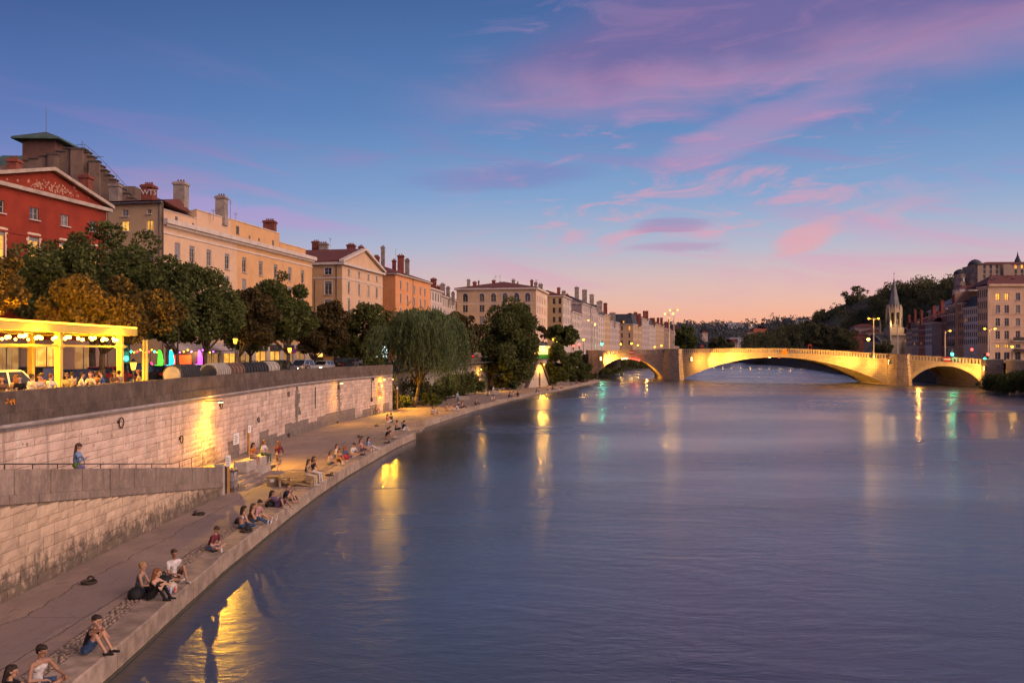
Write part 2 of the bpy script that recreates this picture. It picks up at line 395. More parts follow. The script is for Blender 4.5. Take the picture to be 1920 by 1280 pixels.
for (ya, yb) in ((14,35.5),(37,41),(43,49),(52,62),(64,70),(72,76.5)):
    nb = max(1, int((yb-ya)/1.5))
    for k in range(nb):
        y0, y1 = lerp(ya,yb,k/nb), lerp(ya,yb,(k+1)/nb); xa, xb = interp(EDGE, y0)-.785, interp(EDGE, y1)-.785
        mb.quad((xa-.53,y0,QZ+.004),(xa,y0,QZ+.004),(xb,y1,QZ+.004),(xb-.53,y1,QZ+.004))
mb.build('cobble_bed', mat('cobble_bed', (0.17,0.125,0.095), (0.11,0.082,0.065), 8), kerb)

# upper street ------------------------------------------------------------
ASPH = mat('asphalt', (0.055,0.052,0.05), (0.075,0.07,0.066), 1.5, 0.85, 0.3, 60)
PAVE = mat('sidewalk', (0.22,0.19,0.16), (0.17,0.15,0.13), 0.8, 0.8, 0.2, 30)
def strip(name, xa, xb, y0, y1, dz, m, z1=None):
    mb = MB(); prev = None; y = y0
    while True:
        z = street_z(y)+dz; cur = ((xa(y),y,z),(xb(y),y,z))
        if prev: mb.quad(prev[0],prev[1],cur[1],cur[0])
        prev = cur
        if y >= y1: break
        y = min(y+6, y1)
    return struct(name, mb, m)
WX = lambda y: interp(WALL, y)
FX = lambda y: -59+.19*y if y < 215 else lerp(-18.2, 12, min(1,(y-215)/60))   # building line
strip('road', lambda y: FX(y)+3.5, lambda y: WX(y)-7, 0, 300, 0, ASPH)
strip('promenade', lambda y: WX(y)-7, lambda y: WX(y)-0.2, 0, 266, 0.13, PAVE)
strip('sidewalk', lambda y: FX(y)-80, lambda y: FX(y)+3.5, 0, 300, 0.13, PAVE)
mb = MB(); prev = None
for y in range(0, 270, 6):
    c = [(WX(y)-7, y, street_z(y)-.05), (WX(y)-7, y, street_z(y)+.135), (FX(y)+3.5, y, street_z(y)-.05), (FX(y)+3.5, y, street_z(y)+.135)]
    if prev: mb.quad(prev[0],c[0],c[1],prev[1]); mb.quad(prev[2],prev[3],c[3],c[2])
    prev = c
struct('street_kerb', mb, KERB_M)
# land beyond the bridge on both banks
mb = MB(); pts = LBANK2
for (x0,y0),(x1,y1) in zip(pts, pts[1:]):
    mb.quad((x0,y0,6.5),(x1,y1,6.5),(x1-300,y1,6.5),(x0-300,y0,6.5)); mb.quad((x0,y0,-1),(x0,y0,6.5),(x1,y1,6.5),(x1,y1,-1))
struct('left_bank_land', mb, ground_m)
mb = MB()
for (x0,y0),(x1,y1) in zip(RBANK, RBANK[1:]):
    z0 = 5.3 if y0 < 320 else 5.8
    mb.quad((x0,y0,5.3),(x0+900,y0,5.3),(x1+900,y1,5.3),(x1,y1,5.3))
struct('right_bank_land', mb, ASPH)
mb = MB()
mb.quad((-900,760,5.9),(1400,760,5.9),(1800,4500,5.9),(-1400,4500,5.9))
struct('valley_floor', mb, ground_m)

# ------------------------------------------------------------------ stone walls
class Line:          # arc-length frame along a plan polyline, river side to the right of travel
    def __init__(s, pts): s.p = [Vector(p) for p in pts]; s.c = [0]; [s.c.append(s.c[-1]+(b-a).length) for a, b in zip(s.p, s.p[1:])]; s.L = s.c[-1]
    def at(s, t):
        t = max(0, min(s.L-1e-4, t)); i = max(k for k in range(len(s.p)-1) if s.c[k] <= t)
        d = (s.p[i+1]-s.p[i]).normalized(); return s.p[i]+d*(t-s.c[i]), d
def stone_mesh(name, L, H, D, m, rough=0.012, inset=0.008, seed=0):
    """one dressed block: x along the wall, -y out of the wall, z up; irregular face"""
    rn = random.Random(seed); v = []; f = []
    nx, nz = 4, 3
    for j in range(nz):
        for i in range(nx):
            ex = inset if i in (0, nx-1) else 0; edge = i in (0,nx-1) or j in (0,nz-1)
            x = L*i/(nx-1); z = H*j/(nz-1)
            x += (inset if i == 0 else -inset if i == nx-1 else rn.uniform(-.06,.06)*L); z += (inset if j == 0 else -inset if j == nz-1 else rn.uniform(-.1,.1)*H)
            if edge: x += rn.uniform(-.4,.4)*inset; z += rn.uniform(-.4,.4)*inset
            v.append((x, -D + (rn.uniform(0.3,1.0)*rough if edge else rn.uniform(-1,0.4)*rough), z))
    for j in range(nz-1):
        for i in range(nx-1): f.append((j*nx+i, j*nx+i+1, (j+1)*nx+i+1, (j+1)*nx+i))
    ring = [i for i in range(nx)]+[j*nx+nx-1 for j in range(1,nz)]+[(nz-1)*nx+i for i in range(nx-2,-1,-1)]+[j*nx for j in range(nz-2,0,-1)]
    o = len(v)
    for k in ring: v.append((v[k][0], 0.0, v[k][2]))
    n = len(ring)
    for k in range(n): f.append((ring[(k+1)%n], ring[k], o+k, o+(k+1)%n))
    me = bpy.data.meshes.new(name); me.from_pydata(v, [], f); me.materials.append(m); me.update(); return me

def wall_stone_mat(name, c1, c2, streak, grime, base_h, base_amt, blocky=False):
    m, t, b = base_mat(name)
    pos = t.n('ShaderNodeNewGeometry').outputs['Position']; px, py, pz = t.sep(pos)
    rn = t.n('ShaderNodeObjectInfo').outputs['Random']
    isl = t.n('ShaderNodeNewGeometry').outputs['Random Per Island']
    col = t.mix(t.ss(t.noise(pos, 1.1, 5, 0.6), 0.3, 0.7), c1, c2)
    col = t.mix(1.0, col, t.ramp(isl, [(0,(0.86,0.84,0.82)),(1,(1.12,1.1,1.08))]), 'MULTIPLY')
    col = t.mix(1.0, col, t.ramp(rn, [(0,(0.88,0.87,0.86)),(1,(1.1,1.1,1.1))]), 'MULTIPLY')
    st = t.noise(t.vmul(pos, (2.2,2.2,0.16)), 1.0, 5, 0.65)
    col = t.mix(t.ss(st, 0.55, 0.75, 0, streak), col, (0.10,0.085,0.075))
    st2 = t.noise(t.vmul(pos, (1.3,1.3,0.12)), 1.0, 4, 0.6, 0.3)
    col = t.mix(t.ss(st2, 0.60, 0.72, 0, 0.4), col, tuple(min(.7, x*1.3) for x in c1))
    gr = t.noise(t.vmul(pos, (1,1,.7)), 3.4, 7, 0.78)
    hz = t.ss(pz, QZ+base_h, QZ)
    col = t.mix(t.m('MULTIPLY', t.ss(t.m('ADD', gr, t.m('MULTIPLY', hz, 0.30)), 0.56, 0.80), base_amt), col, grime)
    if blocky:
        seg = t.noise(t.xyz(0, t.m('FLOOR', t.m('MULTIPLY', py, 0.42)), 1.7), 2.7, 0)
        top = t.m('ADD', QZ+0.15, t.m('MULTIPLY', t.ss(seg, 0.35, 0.6), 1.05))
        blk = t.m('MULTIPLY', t.m('LESS_THAN', t.m('ADD', pz, t.m('MULTIPLY', t.m('SUBTRACT', gr, .5), .12)), top), t.ss(py, 50, 56))
        col = t.mix(t.m('MULTIPLY', blk, 0.75), col, (0.105,0.09,0.08))
        spots = t.noise(t.vmul(pos, (3,3,2.2)), 1.5, 2, 0.5)
        col = t.mix(t.ss(spots, 0.68, 0.71, 0, 0.7), col, (0.11,0.07,0.055))
    t.put(b.inputs['Base Color'], col); b.inputs['Roughness'].default_value = 0.85; b.inputs['Specular IOR Level'].default_value = 0.2
    t.put(b.inputs['Normal'], t.bump(t.m('ADD', gr, t.noise(pos, 17, 3, 0.7)), 0.5, 0.02))
    return m
QW_M = wall_stone_mat('quay_wall_stone', (0.66,0.50,0.40), (0.50,0.375,0.30), 0.75, (0.13,0.11,0.095), 1.2, 0.5, True)
RW_M = wall_stone_mat('ramp_wall_stone', (0.56,0.42,0.29), (0.43,0.32,0.23), 0.35, (0.075,0.062,0.05), 1.6, 0.85)
MORT = mat('wall_mortar', (0.22,0.175,0.14), (0.12,0.098,0.08), 2, 0.95)
PARA = wall_stone_mat('parapet_stone', (0.16,0.118,0.095), (0.09,0.068,0.056), 0.75, (0.05,0.042,0.036), 9.0, 0.55)
RPAR = wall_stone_mat('ramp_parapet_stone', (0.40,0.31,0.25), (0.27,0.205,0.165), 0.6, (0.10,0.082,0.07), 7.0, 0.5)

def place(me, name, parent, p, d, z, scale=None):
    o = link(name, me, parent, (p.x, p.y, z), math.atan2(d.y, d.x), scale); return o
def bake(mb_, me, p, d, z, sx, sz):
    co = [Vector(v.co) for v in me.vertices]; ca, sa = d.x, d.y
    mb_.add([(p.x+c.x*sx*ca-c.y*sa, p.y+c.x*sx*sa+c.y*ca, z+c.z*sz) for c in co], [tuple(q.vertices) for q in me.polygons])

# great quay wall ------------------------------------------------------------
QL = Line([(-18.5,22),(-18.5,75),(-17.4,88),(-15.6,99),(-14.5,106)])
qw = thing('quay_wall', 'tall pale limestone quay wall behind the waterside promenade with dark parapet', 'wall')
# local +x along travel(+Y) ; the river lies to the right of travel, i.e. local -y : matches stone_mesh
SM = [stone_mesh('quay_stone', 1.15, 0.36, 0.06, QW_M, 0.018, 0.011, i) for i in range(8)]
stones = []; z = QZ-0.05; row = 0
while z < 4.86:
    h = min(random.choice((0.30,0.34,0.38,0.42)), 4.87-z)
    if h < 0.12: break
    t = random.uniform(-0.8, 0)
    while t < QL.L:
        L = random.uniform(0.7, 1.7)
        if t+L > QL.L: L = QL.L-t
        if t > 0 and L > 0.2: stones.append((t, z, L, h))
        t += L
    z += h
def seen_size(s):
    p, d = QL.at(s[0]+s[2]/2)
    if p.y < 43 and s[1] < lerp(4.3, 1.2, (p.y-24)/20): return 0     # behind the ramp
    if p.y < 30: return 0
    return s[2]*s[3]/p.y**1.6
order = sorted(range(len(stones)), key=lambda i: -seen_size(stones[i])); single = set(order[:300])
rest = MB()
for i, (t, z, L, h) in enumerate(stones):
    p, d = QL.at(t); me = SM[i % 8]; pr = random.uniform(-.012,.010)
    p = p+Vector((d.y,-d.x))*pr
    if i in single: place(me, 'stone', qw, p, d, z, (L/1.15, 1, h/0.36))
    else: bake(rest, me, p, d, z, L/1.15, h/0.36)
o = rest.build('stone_courses', QW_M, qw); o['kind'] = 'stuff'
core = MB(); capm = MB(); band = MB()
n = 40
for i in range(n):
    (p0, d0), (p1, d1) = QL.at(QL.L*i/n), QL.at(QL.L*(i+1)/n)
    o0, o1 = Vector((d0.y,-d0.x)), Vector((d1.y,-d1.x))
    a, b_ = p0+o0*0.032, p1+o1*0.032
    core.hexa([(a.x,a.y,0.2),(b_.x,b_.y,0.2),(p1.x-1,p1.y,0.2),(p0.x-1,p0.y,0.2)],[(a.x,a.y,4.87),(b_.x,b_.y,4.87),(p1.x-1,p1.y,4.87),(p0.x-1,p0.y,4.87)])
core.build('wall_core', MORT, qw)
COPE = mat('coping_stone', (0.40,0.35,0.33), (0.27,0.23,0.21), 1.5, 0.8, 0.2)
npar = int(QL.L/2.15)
for i in range(npar):
    t0, t1 = QL.L*i/npar+.004, QL.L*(i+1)/npar-.004
    (p0,d0),(p1,d1) = QL.at(t0), QL.at(t1); o0, o1 = Vector((d0.y,-d0.x)), Vector((d1.y,-d1.x))
    j = random.uniform(-.006,.006); jz = random.uniform(-.008,.008)
    def slab(nm, out, inn, z0, z1, m):
        a, b_, c_, e_ = p0+o0*(out+j), p1+o1*(out+j), p1-o1*inn, p0-o0*inn
        q = MB(); q.hexa([(v.x,v.y,z0) for v in (a,b_,c_,e_)], [(v.x,v.y,z1) for v in (a,b_,c_,e_)]); q.build(nm, m, qw)
    slab('coping', 0.16, 0.5, 4.872, 4.985, COPE); slab('string_course', 0.10, 0.5, 4.988, 5.385, PARA); slab('parapet_slab', 0.02, 0.42, 5.388, 6.17+jz, PARA)

# second stretch of quay wall (behind the trees) -------------------------------
def plain_wall(name, label, pts, z0f, z1f, m, par=1.0, thick=0.8):
    L = Line(pts); r = thing(name, label, 'wall'); n = max(4, int(L.L/3)); a_, c_, p_ = MB(), MB(), MB()
    for i in range(n):
        (p0,d0),(p1,d1) = L.at(L.L*i/n), L.at(L.L*(i+1)/n); o0, o1 = Vector((d0.y,-d0.x)), Vector((d1.y,-d1.x))
        def seg(mb_, out, inn, za0, za1, zb0, zb1):
            a, b_, c2, e2 = p0+o0*out, p1+o1*out, p1-o1*inn, p0-o0*inn
            mb_.hexa([(a.x,a.y,za0),(b_.x,b_.y,za1),(c2.x,c2.y,za1),(e2.x,e2.y,za0)], [(a.x,a.y,zb0),(b_.x,b_.y,zb1),(c2.x,c2.y,zb1),(e2.x,e2.y,zb0)])
        t0, t1 = z1f(p0.y), z1f(p1.y)
        seg(a_, 0, thick, z0f, z0f, t0-.3, t1-.3); seg(c_, .12, thick, t0-.298, t1-.298, t0+.05, t1+.05); seg(p_, .02, .4, t0+.052, t1+.052, t0+par, t1+par)
    a_.build('masonry', m, r); c_.build('string_course', PARA, r); p_.build('parapet', PARA, r); return r
def ashlar(name, c1, c2, joint, bw, bh, rough=0.8, axis=(1,0), grime=0.35, scale=1.0, bumps=0.6):
    """coursed masonry too far off to lay block by block"""
    m, t, b = base_mat(name)
    pos = t.n('ShaderNodeNewGeometry').outputs['Position']; px, py, pz = t.sep(pos)
    u = t.m('ADD', t.m('MULTIPLY', px, axis[0]), t.m('MULTIPLY', py, axis[1]))
    br = t.n('ShaderNodeTexBrick'); t.put(br.inputs['Vector'], t.xyz(u, pz, 0))
    br.inputs['Scale'].default_value = 1.0; br.inputs['Brick Width'].default_value = bw; br.inputs['Row Height'].default_value = bh
    br.inputs['Mortar Size'].default_value = 0.022*scale; br.inputs['Mortar Smooth'].default_value = 0.3; br.inputs['Bias'].default_value = 0.0
    t.put(br.inputs['Color1'], c1); t.put(br.inputs['Color2'], c2); t.put(br.inputs['Mortar'], joint)
    g = t.noise(pos, 0.7, 6, 0.65); st = t.noise(t.vmul(pos, (0.9,0.9,0.1)), 1.0, 5, 0.6)
    col = t.mix(t.ss(g, 0.5, 0.75, 0, grime), br.outputs[0], tuple(x*0.35 for x in c1))
    col = t.mix(t.ss(st, 0.55, 0.75, 0, grime), col, tuple(x*0.4 for x in c2))
    t.put(b.inputs['Base Color'], col); b.inputs['Roughness'].default_value = rough; b.inputs['Specular IOR Level'].default_value = 0.2
    t.put(b.inputs['Normal'], t.bump(t.m('SUBTRACT', t.m('MULTIPLY', t.noise(pos, 6, 4, 0.6), 0.5), br.outputs[1]), bumps, 0.03))
    return m
W2_M = ashlar('quay_wall_masonry', (0.46,0.39,0.32), (0.38,0.32,0.27), (0.18,0.15,0.12), 1.1, 0.36, axis=(0.25,0.97))
plain_wall('quay_wall', 'stained quay wall between the willow and the stairs, half hidden by trees', [(-17.5,112),(-14.5,125),(-9,150),(-4,168),(-1.4,176)], 0.3, lambda y: street_z(y)-.05, W2_M)
plain_wall('quay_wall', 'far quay wall stretch joining the stone bridge abutment behind bushy trees', [(3.5,184),(8,205),(17,243),(20.8,262)], 0.3, lambda y: street_z(y)-.05, W2_M)
mb = MB(); mb.hexa([(-14.5,106,0.2),(-14.4,106.02,0.2),(-17.4,112.02,0.2),(-17.5,112,0.2)],[(-14.5,106,6.1),(-14.4,106.02,6.1),(-17.4,112.02,6.1),(-17.5,112,6.1)])
tag(mb.build('return_wall', W2_M), 'short stone return wall at the end of the tall quay wall', 'wall')

# ramp with its retaining wall ---------------------------------------------------
rp = thing('ramp_wall', 'rubble-faced ramp retaining wall with grey slab parapet rising to the left', 'wall', (0,0,0))
def ptop(y): return 4.33-0.1257*(y-24.6)
def rfl(y): return ptop(y)-0.80
RX = -14.3
SM2 = [stone_mesh('ramp_stone', 0.62, 0.33, 0.06, RW_M, 0.022, 0.008, 50+i) for i in range(10)]
d = Vector((0,1)); cnt = 0; rest = MB(); z = QZ-0.04; cand = []
while z < 5.2:
    h = random.choice((0.28,0.32,0.34,0.37)); y = 12+random.uniform(-.6,0)
    while y < 43.0:
        L = random.uniform(0.42,0.88); L = min(L, 43.05-y)
        lim = ptop(y+L)-1.0
        hh = min(h, lim-z)
        if hh > 0.07 and L > .15: cand.append((y, z, L, hh))
        y += L
    z += h
cand.sort(key=lambda c: (c[0] < 21.0, -c[2]*c[3]/(c[0]+c[2]/2)**2))
for i, (y, z, L, h) in enumerate(cand):
    p = Vector((RX+random.uniform(-.012,.012), y)); me = SM2[i % 10]
    if i < 300 and y > 20: place(me, 'stone', rp, p, d, z, (L/0.62, 1, h/0.33))
    else: bake(rest, me, p, d, z, L/0.62, h/0.33)
o = rest.build('stone_courses', RW_M, rp); o['kind'] = 'stuff'
mb = MB()
ya, yb = 12, 43.2
mb.hexa([(RX-.5,ya,.2),(RX+.018,ya,.2),(RX+.018,yb,.2),(RX-.5,yb,.2)], [(RX-.5,ya,ptop(ya)-.985),(RX+.018,ya,ptop(ya)-.985),(RX+.018,yb,ptop(yb)-.985),(RX-.5,yb,ptop(yb)-.985)])
mb.build('wall_core', mat('ramp_mortar', (0.33,0.25,0.18), (0.22,0.165,0.12), 2, 0.95), rp)
def sl(y0, y1, x0, x1, zo0, zo1, nm):
    q = MB(); q.hexa([(x0,y0,ptop(y0)+zo0),(x1,y0,ptop(y0)+zo0),(x1,y1,ptop(y1)+zo0),(x0,y1,ptop(y1)+zo0)], [(x0,y0,ptop(y0)+zo1),(x1,y0,ptop(y0)+zo1),(x1,y1,ptop(y1)+zo1),(x0,y1,ptop(y1)+zo1)])
    q.build(nm, RPAR, rp)
y = 13.15
while y < 43.2:
    j = random.uniform(-.01,.012); sl(y+.03, min(y+2.0,43.3)-.03, RX-.34, RX+.05+j, -.732, random.uniform(-.008,.008), 'parapet_slab'); y += 2.0064
y = 12.4
while y < 43.2:
    j = random.uniform(-.008,.008); sl(y+.01, min(y+1.55,43.3)-.01, RX-.4, RX+.10+j, -.982, -.735, 'string_course'); y += 1.56
mb = MB()      # ramp floor and landing
mb.quad((-18.45,8,rfl(8)),(RX-.3,8,rfl(8)),(RX-.3,44,rfl(44)),(-18.45,44,rfl(44)))
mb.quad((-18.45,44,rfl(44)),(RX-.3,44,rfl(44)),(RX-.3,48,1.10),(-18.45,48,1.10))
mb.quad((-18.45,48,1.10),(RX-.3,48,1.10),(RX-.3,56,QZ+.004),(-18.45,56,QZ+.004))
struct('ramp', mb, QUAY_M)
# end posts of the parapet, steps, plinth
CONC = mat('pale_concrete', (0.40,0.34,0.29), (0.29,0.245,0.21), 1.6, 0.8, 0.3, 20, rand=0.08)
mb = MB(); mb.box(RX-.36,RX+.06,43.32,43.62,.5,2.1); mb.box(RX-.36,RX+.06,43.95,44.3,.5,1.95)
mb.box(RX-.5,RX-.37,43.3,44.9,1.0,1.9)
mb.build('end_post', CONC, rp)
st = thing('stair', 'three shallow stone steps at the foot of the ramp beside the pale plinth', 'stair', (0,0,0))
for k in range(3):
    q = MB(); q.box(-15.0, -13.62-k*.36, 45.0+.02*k, 49.2-.05*k, QZ-.05+k*.165, QZ+.16+k*.165); q.build('step', KERB_M, st)
pl = MB()
pl.hexa([(-15.15,47.9,.5),(-14.45,47.9,.5),(-14.35,52.4,.5),(-15.05,52.4,.5)], [(-15.15,47.9,1.66),(-14.45,47.9,1.66),(-14.35,52.4,1.56),(-15.05,52.4,1.56)])
tag(pl.build('plinth', CONC), 'pale concrete plinth above the steps where young women sit', 'plinth')
# handrail on the wall side of the ramp
RAIL = mat('dark_iron', (0.04,0.035,0.032), (0.065,0.05,0.04), 5, 0.5, metal=0.6)
hr = thing('handrail', 'thin dark iron handrail along the ramp behind the slab parapet', 'railing', (-17.0,20,rfl(20)))
mb = MB(); mb.path([(-17,14,rfl(14)+.96),(-17,30,rfl(30)+.96),(-17,44,rfl(44)+.96),(-17,48,2.04)], .022); mb.build('rail', RAIL, hr, loc=(17,-20,-rfl(20)))
y = 14.0
while y < 49:
    f0 = rfl(y) if y < 44 else lerp(rfl(44), 1.10, (y-44)/4)
    q = MB(); q.tube((0,0,0),(0,0,.95),.018,n=6); q.build('baluster', RAIL, hr, loc=(0, y-20, f0-rfl(20))); y += 1.72
# ================================================================== the stone bridge
BA = Vector((25.6,264.0)); BU = Vector((0.746,-0.666)).normalized(); BN = Vector((-BU.y*-1, BU.x))   # BN filled below
BN = Vector((-BU.y, BU.x))            # away from the camera
BANG = math.atan2(BU.y, BU.x)
def bt(px, off=0.0):                  # station along the bridge front seen at image column px
    k = (px-960)/FPX; o = BA+BN*off
    return (o.y*k-o.x)/(BU.x-BU.y*k)
def bz(px, py, off=0.0): 
    t = bt(px, off); return zat(py, (BA+BN*off+BU*t).y)
BRW = 16.0
bridge = thing('stone_bridge', 'three-arched pale stone road bridge lit golden by floodlights, spanning the river', 'bridge', (BA.x, BA.y, 0), BANG)
BST = ashlar('bridge_ashlar', (0.52,0.43,0.32), (0.42,0.345,0.26), (0.20,0.16,0.12), 1.0, 0.42, axis=(BU.x,BU.y), grime=0.4, scale=1.6)
BST2 = ashlar('pier_ashlar', (0.44,0.34,0.26), (0.33,0.26,0.20), (0.12,0.10,0.085), 0.9, 0.45, axis=(BU.x,BU.y), grime=0.55, scale=1.6)
BTRIM = mat('bridge_trim', (0.55,0.46,0.35), (0.44,0.36,0.27), 0.8, 0.8, 0.3, 8)
TOPP = [(1100,656.5),(1120,656.5),(1250,655),(1280,654),(1370,652.8),(1470,652.8),(1540,655.5),(1600,659.5),(1668,663.4),(1706,665.5),(1775,668.8),(1845,673),(1875,675)]
TOP = [(bt(x), bz(x, y)) for x, y in TOPP]
def ztop(t): return interp([(z, q) for q, z in TOP], t)
BAL = 1.35                                 # height of the balustrade
tL0, tL1 = bt(1121), bt(1244)              # left side arch
tM0, tM1 = bt(1280), bt(1664)              # main span
tR0, tR1 = bt(1707), bt(1840)              # right side arch
def seg_arch(t0, t1, z0, z1, zc):          # circular segment through two springings and a crown
    def f(t):
        s = (t-t0)/(t1-t0); base = lerp(z0, z1, s); rise = zc-lerp(z0, z1, .5); c = (t1-t0)/2
        Rr = (c*c+rise*rise)/(2*rise); q = (t-t0)-c
        return base + math.sqrt(max(0, Rr*Rr-q*q))-(Rr-rise)
    return f
zcL, zcM, zcR = bz(1187,671), bz(1450,669.3), bz(1771,686)
aL = seg_arch(tL0, tL1, 1.4, 0.6, zcL); aM = seg_arch(tM0, tM1, 0.2, 0.2, zcM); aR = seg_arch(tR0, tR1, 1.0, 0.8, zcR)
SHEAR = 0.80          # the vaults follow the current, askew to the parapets
def bb(mb_, name, m, smooth=False):
    mb_.v = [(x-SHEAR*y, y, z) for x, y, z in mb_.v]; return mb_.build(name, m, bridge, smooth)
def span(t0, t1, f, n, ringw):
    front, back, soff, deckm = MB(), MB(), MB(), MB()
    for i in range(n):
        a, b_ = lerp(t0,t1,i/n), lerp(t0,t1,(i+1)/n); za, zb = f(a), f(b_); ta, tb = ztop(a)-BAL, ztop(b_)-BAL
        front.quad((a,0,za),(b_,0,zb),(b_,0,tb),(a,0,ta)); back.quad((b_,BRW,zb),(a,BRW,za),(a,BRW,ta),(b_,BRW,tb))
        soff.quad((a,0,za),(a,BRW,za),(b_,BRW,zb),(b_,0,zb))
        deckm.quad((a,.4,ta+.1),(b_,.4,tb+.1),(b_,BRW-.4,tb+.1),(a,BRW-.4,ta+.1))
    bb(front, 'spandrel_wall', BST); bb(back, 'spandrel_wall', BST); bb(soff, 'vault', BST, True); bb(deckm, 'deck', ASPH)
    if ringw:
        # two stepped archivolts standing proud of the face
        for out, w0, w1 in ((.10,0,.42),(.05,.42,.85)):
            pts = []; ring = MB()
            for i in range(n+1):
                t = lerp(t0,t1,i/n); e = 0.01*(t1-t0); dz = (f(min(t+e,t1))-f(max(t-e,t0)))/(min(t+e,t1)-max(t-e,t0)); nn = Vector((-dz,1)).normalized()
                pts.append((Vector((t,f(t)))+nn*w0, Vector((t,f(t)))+nn*w1))
            for (p, q), (p2, q2) in zip(pts, pts[1:]):
                ring.quad((p.x,-out,p.y),(p2.x,-out,p2.y),(q2.x,-out,q2.y),(q.x,-out,q.y))
                ring.quad((q.x,-out,q.y),(q2.x,-out,q2.y),(q2.x,0.02,q2.y),(q.x,0.02,q.y)); ring.quad((p2.x,-out,p2.y),(p.x,-out,p.y),(p.x,.05,p.y),(p2.x,.05,p2.y))
            bb(ring, 'arch_ring', BTRIM)
span(tL0, tL1, aL, 28, True); span(tM0, tM1, aM, 48, False); span(tR0, tR1, aR, 28, True)
# thin arch lip of the main span
mb = MB()
for i in range(48):
    a, b_ = lerp(tM0,tM1,i/48), lerp(tM0,tM1,(i+1)/48)
    mb.hexa([(a,-.06,aM(a)-.02),(b_,-.06,aM(b_)-.02),(b_,.1,aM(b_)-.02),(a,.1,aM(a)-.02)],[(a,-.06,aM(a)+.28),(b_,-.06,aM(b_)+.28),(b_,.1,aM(b_)+.28),(a,.1,aM(a)+.28)])
bb(mb, 'arch_ring', BTRIM)
# cornice and balustrade, front and back
def balustrade(t0, t1, y0, pitch, slot):
    n = max(2, int((t1-t0)/pitch)); rail, posts, base = MB(), MB(), MB()
    def bar(mb_, a, b_, ya, yb, za, zb):
        mb_.hexa([(a,ya,ztop(a)+za),(b_,ya,ztop(b_)+za),(b_,yb,ztop(b_)+za),(a,yb,ztop(a)+za)], [(a,ya,ztop(a)+zb),(b_,ya,ztop(b_)+zb),(b_,yb,ztop(b_)+zb),(a,yb,ztop(a)+zb)])
    m = 16
    for i in range(m):
        a, b_ = lerp(t0,t1,i/m), lerp(t0,t1,(i+1)/m)
        bar(rail, a, b_, y0-.10, y0+.42, -.20, 0); bar(base, a, b_, y0-.14, y0+.44, -BAL-.02, -BAL+.20)
    for i in range(n):
        a = lerp(t0, t1, i/n); wd = (t1-t0)/n*(1-slot)
        bar(posts, a, a+wd, y0+.04, y0+.30, -BAL+.202, -.202)
    bb(rail, 'rail', BTRIM); bb(base, 'cornice', BTRIM); bb(posts, 'balusters', BTRIM)['kind'] = 'stuff'
for y0 in (0, BRW-.35):
    balustrade(tL0-.3, tL1, y0, 0.72, .42); balustrade(tM0, tM1, y0, 0.66, .45); balustrade(tR0, tR1+.3, y0, 0.68, .42)
# piers: battered, with half-octagon cutwaters
def pier(px0, px1, label_top, proj=2.2):
    t0, t1 = bt(px0), bt(px1); tm = (t0+t1)/2; w = (t1-t0)/2; zt = ztop(tm)+.12
    def outline(g): return [(tm-w*g,0.3),(tm-w*g*.98,-.5*g),(tm-w*.5*g,-proj*g*.8),(tm+w*.5*g,-proj*g*.8),(tm+w*g*.98,-.5*g),(tm+w*g,0.3),(tm+w*g,BRW-.3),(tm+w*.5*g,BRW+proj*.8),(tm-w*.5*g,BRW+proj*.8),(tm-w*g,BRW-.3)]
    lo, hi = outline(1.12), outline(0.90); n = len(lo)
    q = MB(); q.add([(x,y,-1.0) for x,y in lo]+[(x,y,zt-1.5) for x,y in hi], [tuple(range(n,2*n))]+[(i,(i+1)%n,n+(i+1)%n,n+i) for i in range(n)])
    bb(q, 'pier', BST2)
    q = MB(); b1 = outline(0.95); q.prism(b1, zt-1.498, zt-1.2); q.prism(outline(.88), zt-1.198, zt-.2); q.prism(outline(.94), zt-.198, zt)
    bb(q, 'pier_cap', BST2)
pier(1243,1281,None); pier(1664,1707,None)
def abut(t0, t1, proj=1.6):
    zt = ztop((t0+t1)/2)+.1
    q = MB(); q.prism([(t0,BRW+2),(t0,-proj),(t1,-proj),(t1,BRW+2)], -1, zt-.25); bb(q, 'abutment', BST2)
    q = MB(); q.prism([(t0-.12,BRW+2),(t0-.12,-proj-.12),(t1+.12,-proj-.12),(t1+.12,BRW+2)], zt-.248, zt); bb(q, 'abutment_cap', BTRIM)
abut(bt(1103), tL0+.05); abut(tR1-.05, bt(1873))
mb = MB(); mb.box(bt(1103)-40, bt(1103), -.5, BRW+1, 3, ztop(bt(1103))-BAL+.1); mb.build('approach', ASPH, bridge)
# stones of the near piers that can be told apart are too small; joints are in the masonry
def bloc(t, y, z): 
    p = BA+BU*(t-SHEAR*y)+BN*y; return Vector((p.x, p.y, z))

# navigation boards -----------------------------------------------------------
RED = mat('sign_red', (0.55,0.02,0.015), (0.45,0.02,0.015), 2, 0.5); WHT = mat('sign_white', (0.75,0.73,0.70), (0.65,0.63,0.6), 2, 0.5); STEEL = mat('galvanised_steel', (0.30,0.29,0.28), (0.22,0.21,0.2), 3, 0.45, metal=0.7)
def nav_board(px, py, label):
    t = bt(px); p = bloc(t, -.18, bz(px, py)); r = thing('navigation_board', label, 'sign', p, BANG, 'navigation boards on the bridge')
    for k, m in ((-1,RED),(0,WHT),(1,RED)):
        q = MB(); q.box(-.75,.75,-.05-.002*abs(k),.0,k*.37-.18,k*.37+.18); q.build('stripe', m, r)
    q = MB(); q.box(-.78,.78,.002,.05,-.57,.57); q.build('back_plate', STEEL, r)
nav_board(1184, 660.3, 'red and white striped board over the left bridge arch')
nav_board(1775.5, 673.2, 'red and white striped board over the right bridge arch')
p = bloc(bt(1471), -.2, bz(1471, 660)); r = thing('navigation_board', 'orange diamond shaped board at the crown of the bridge', 'sign', p, BANG)
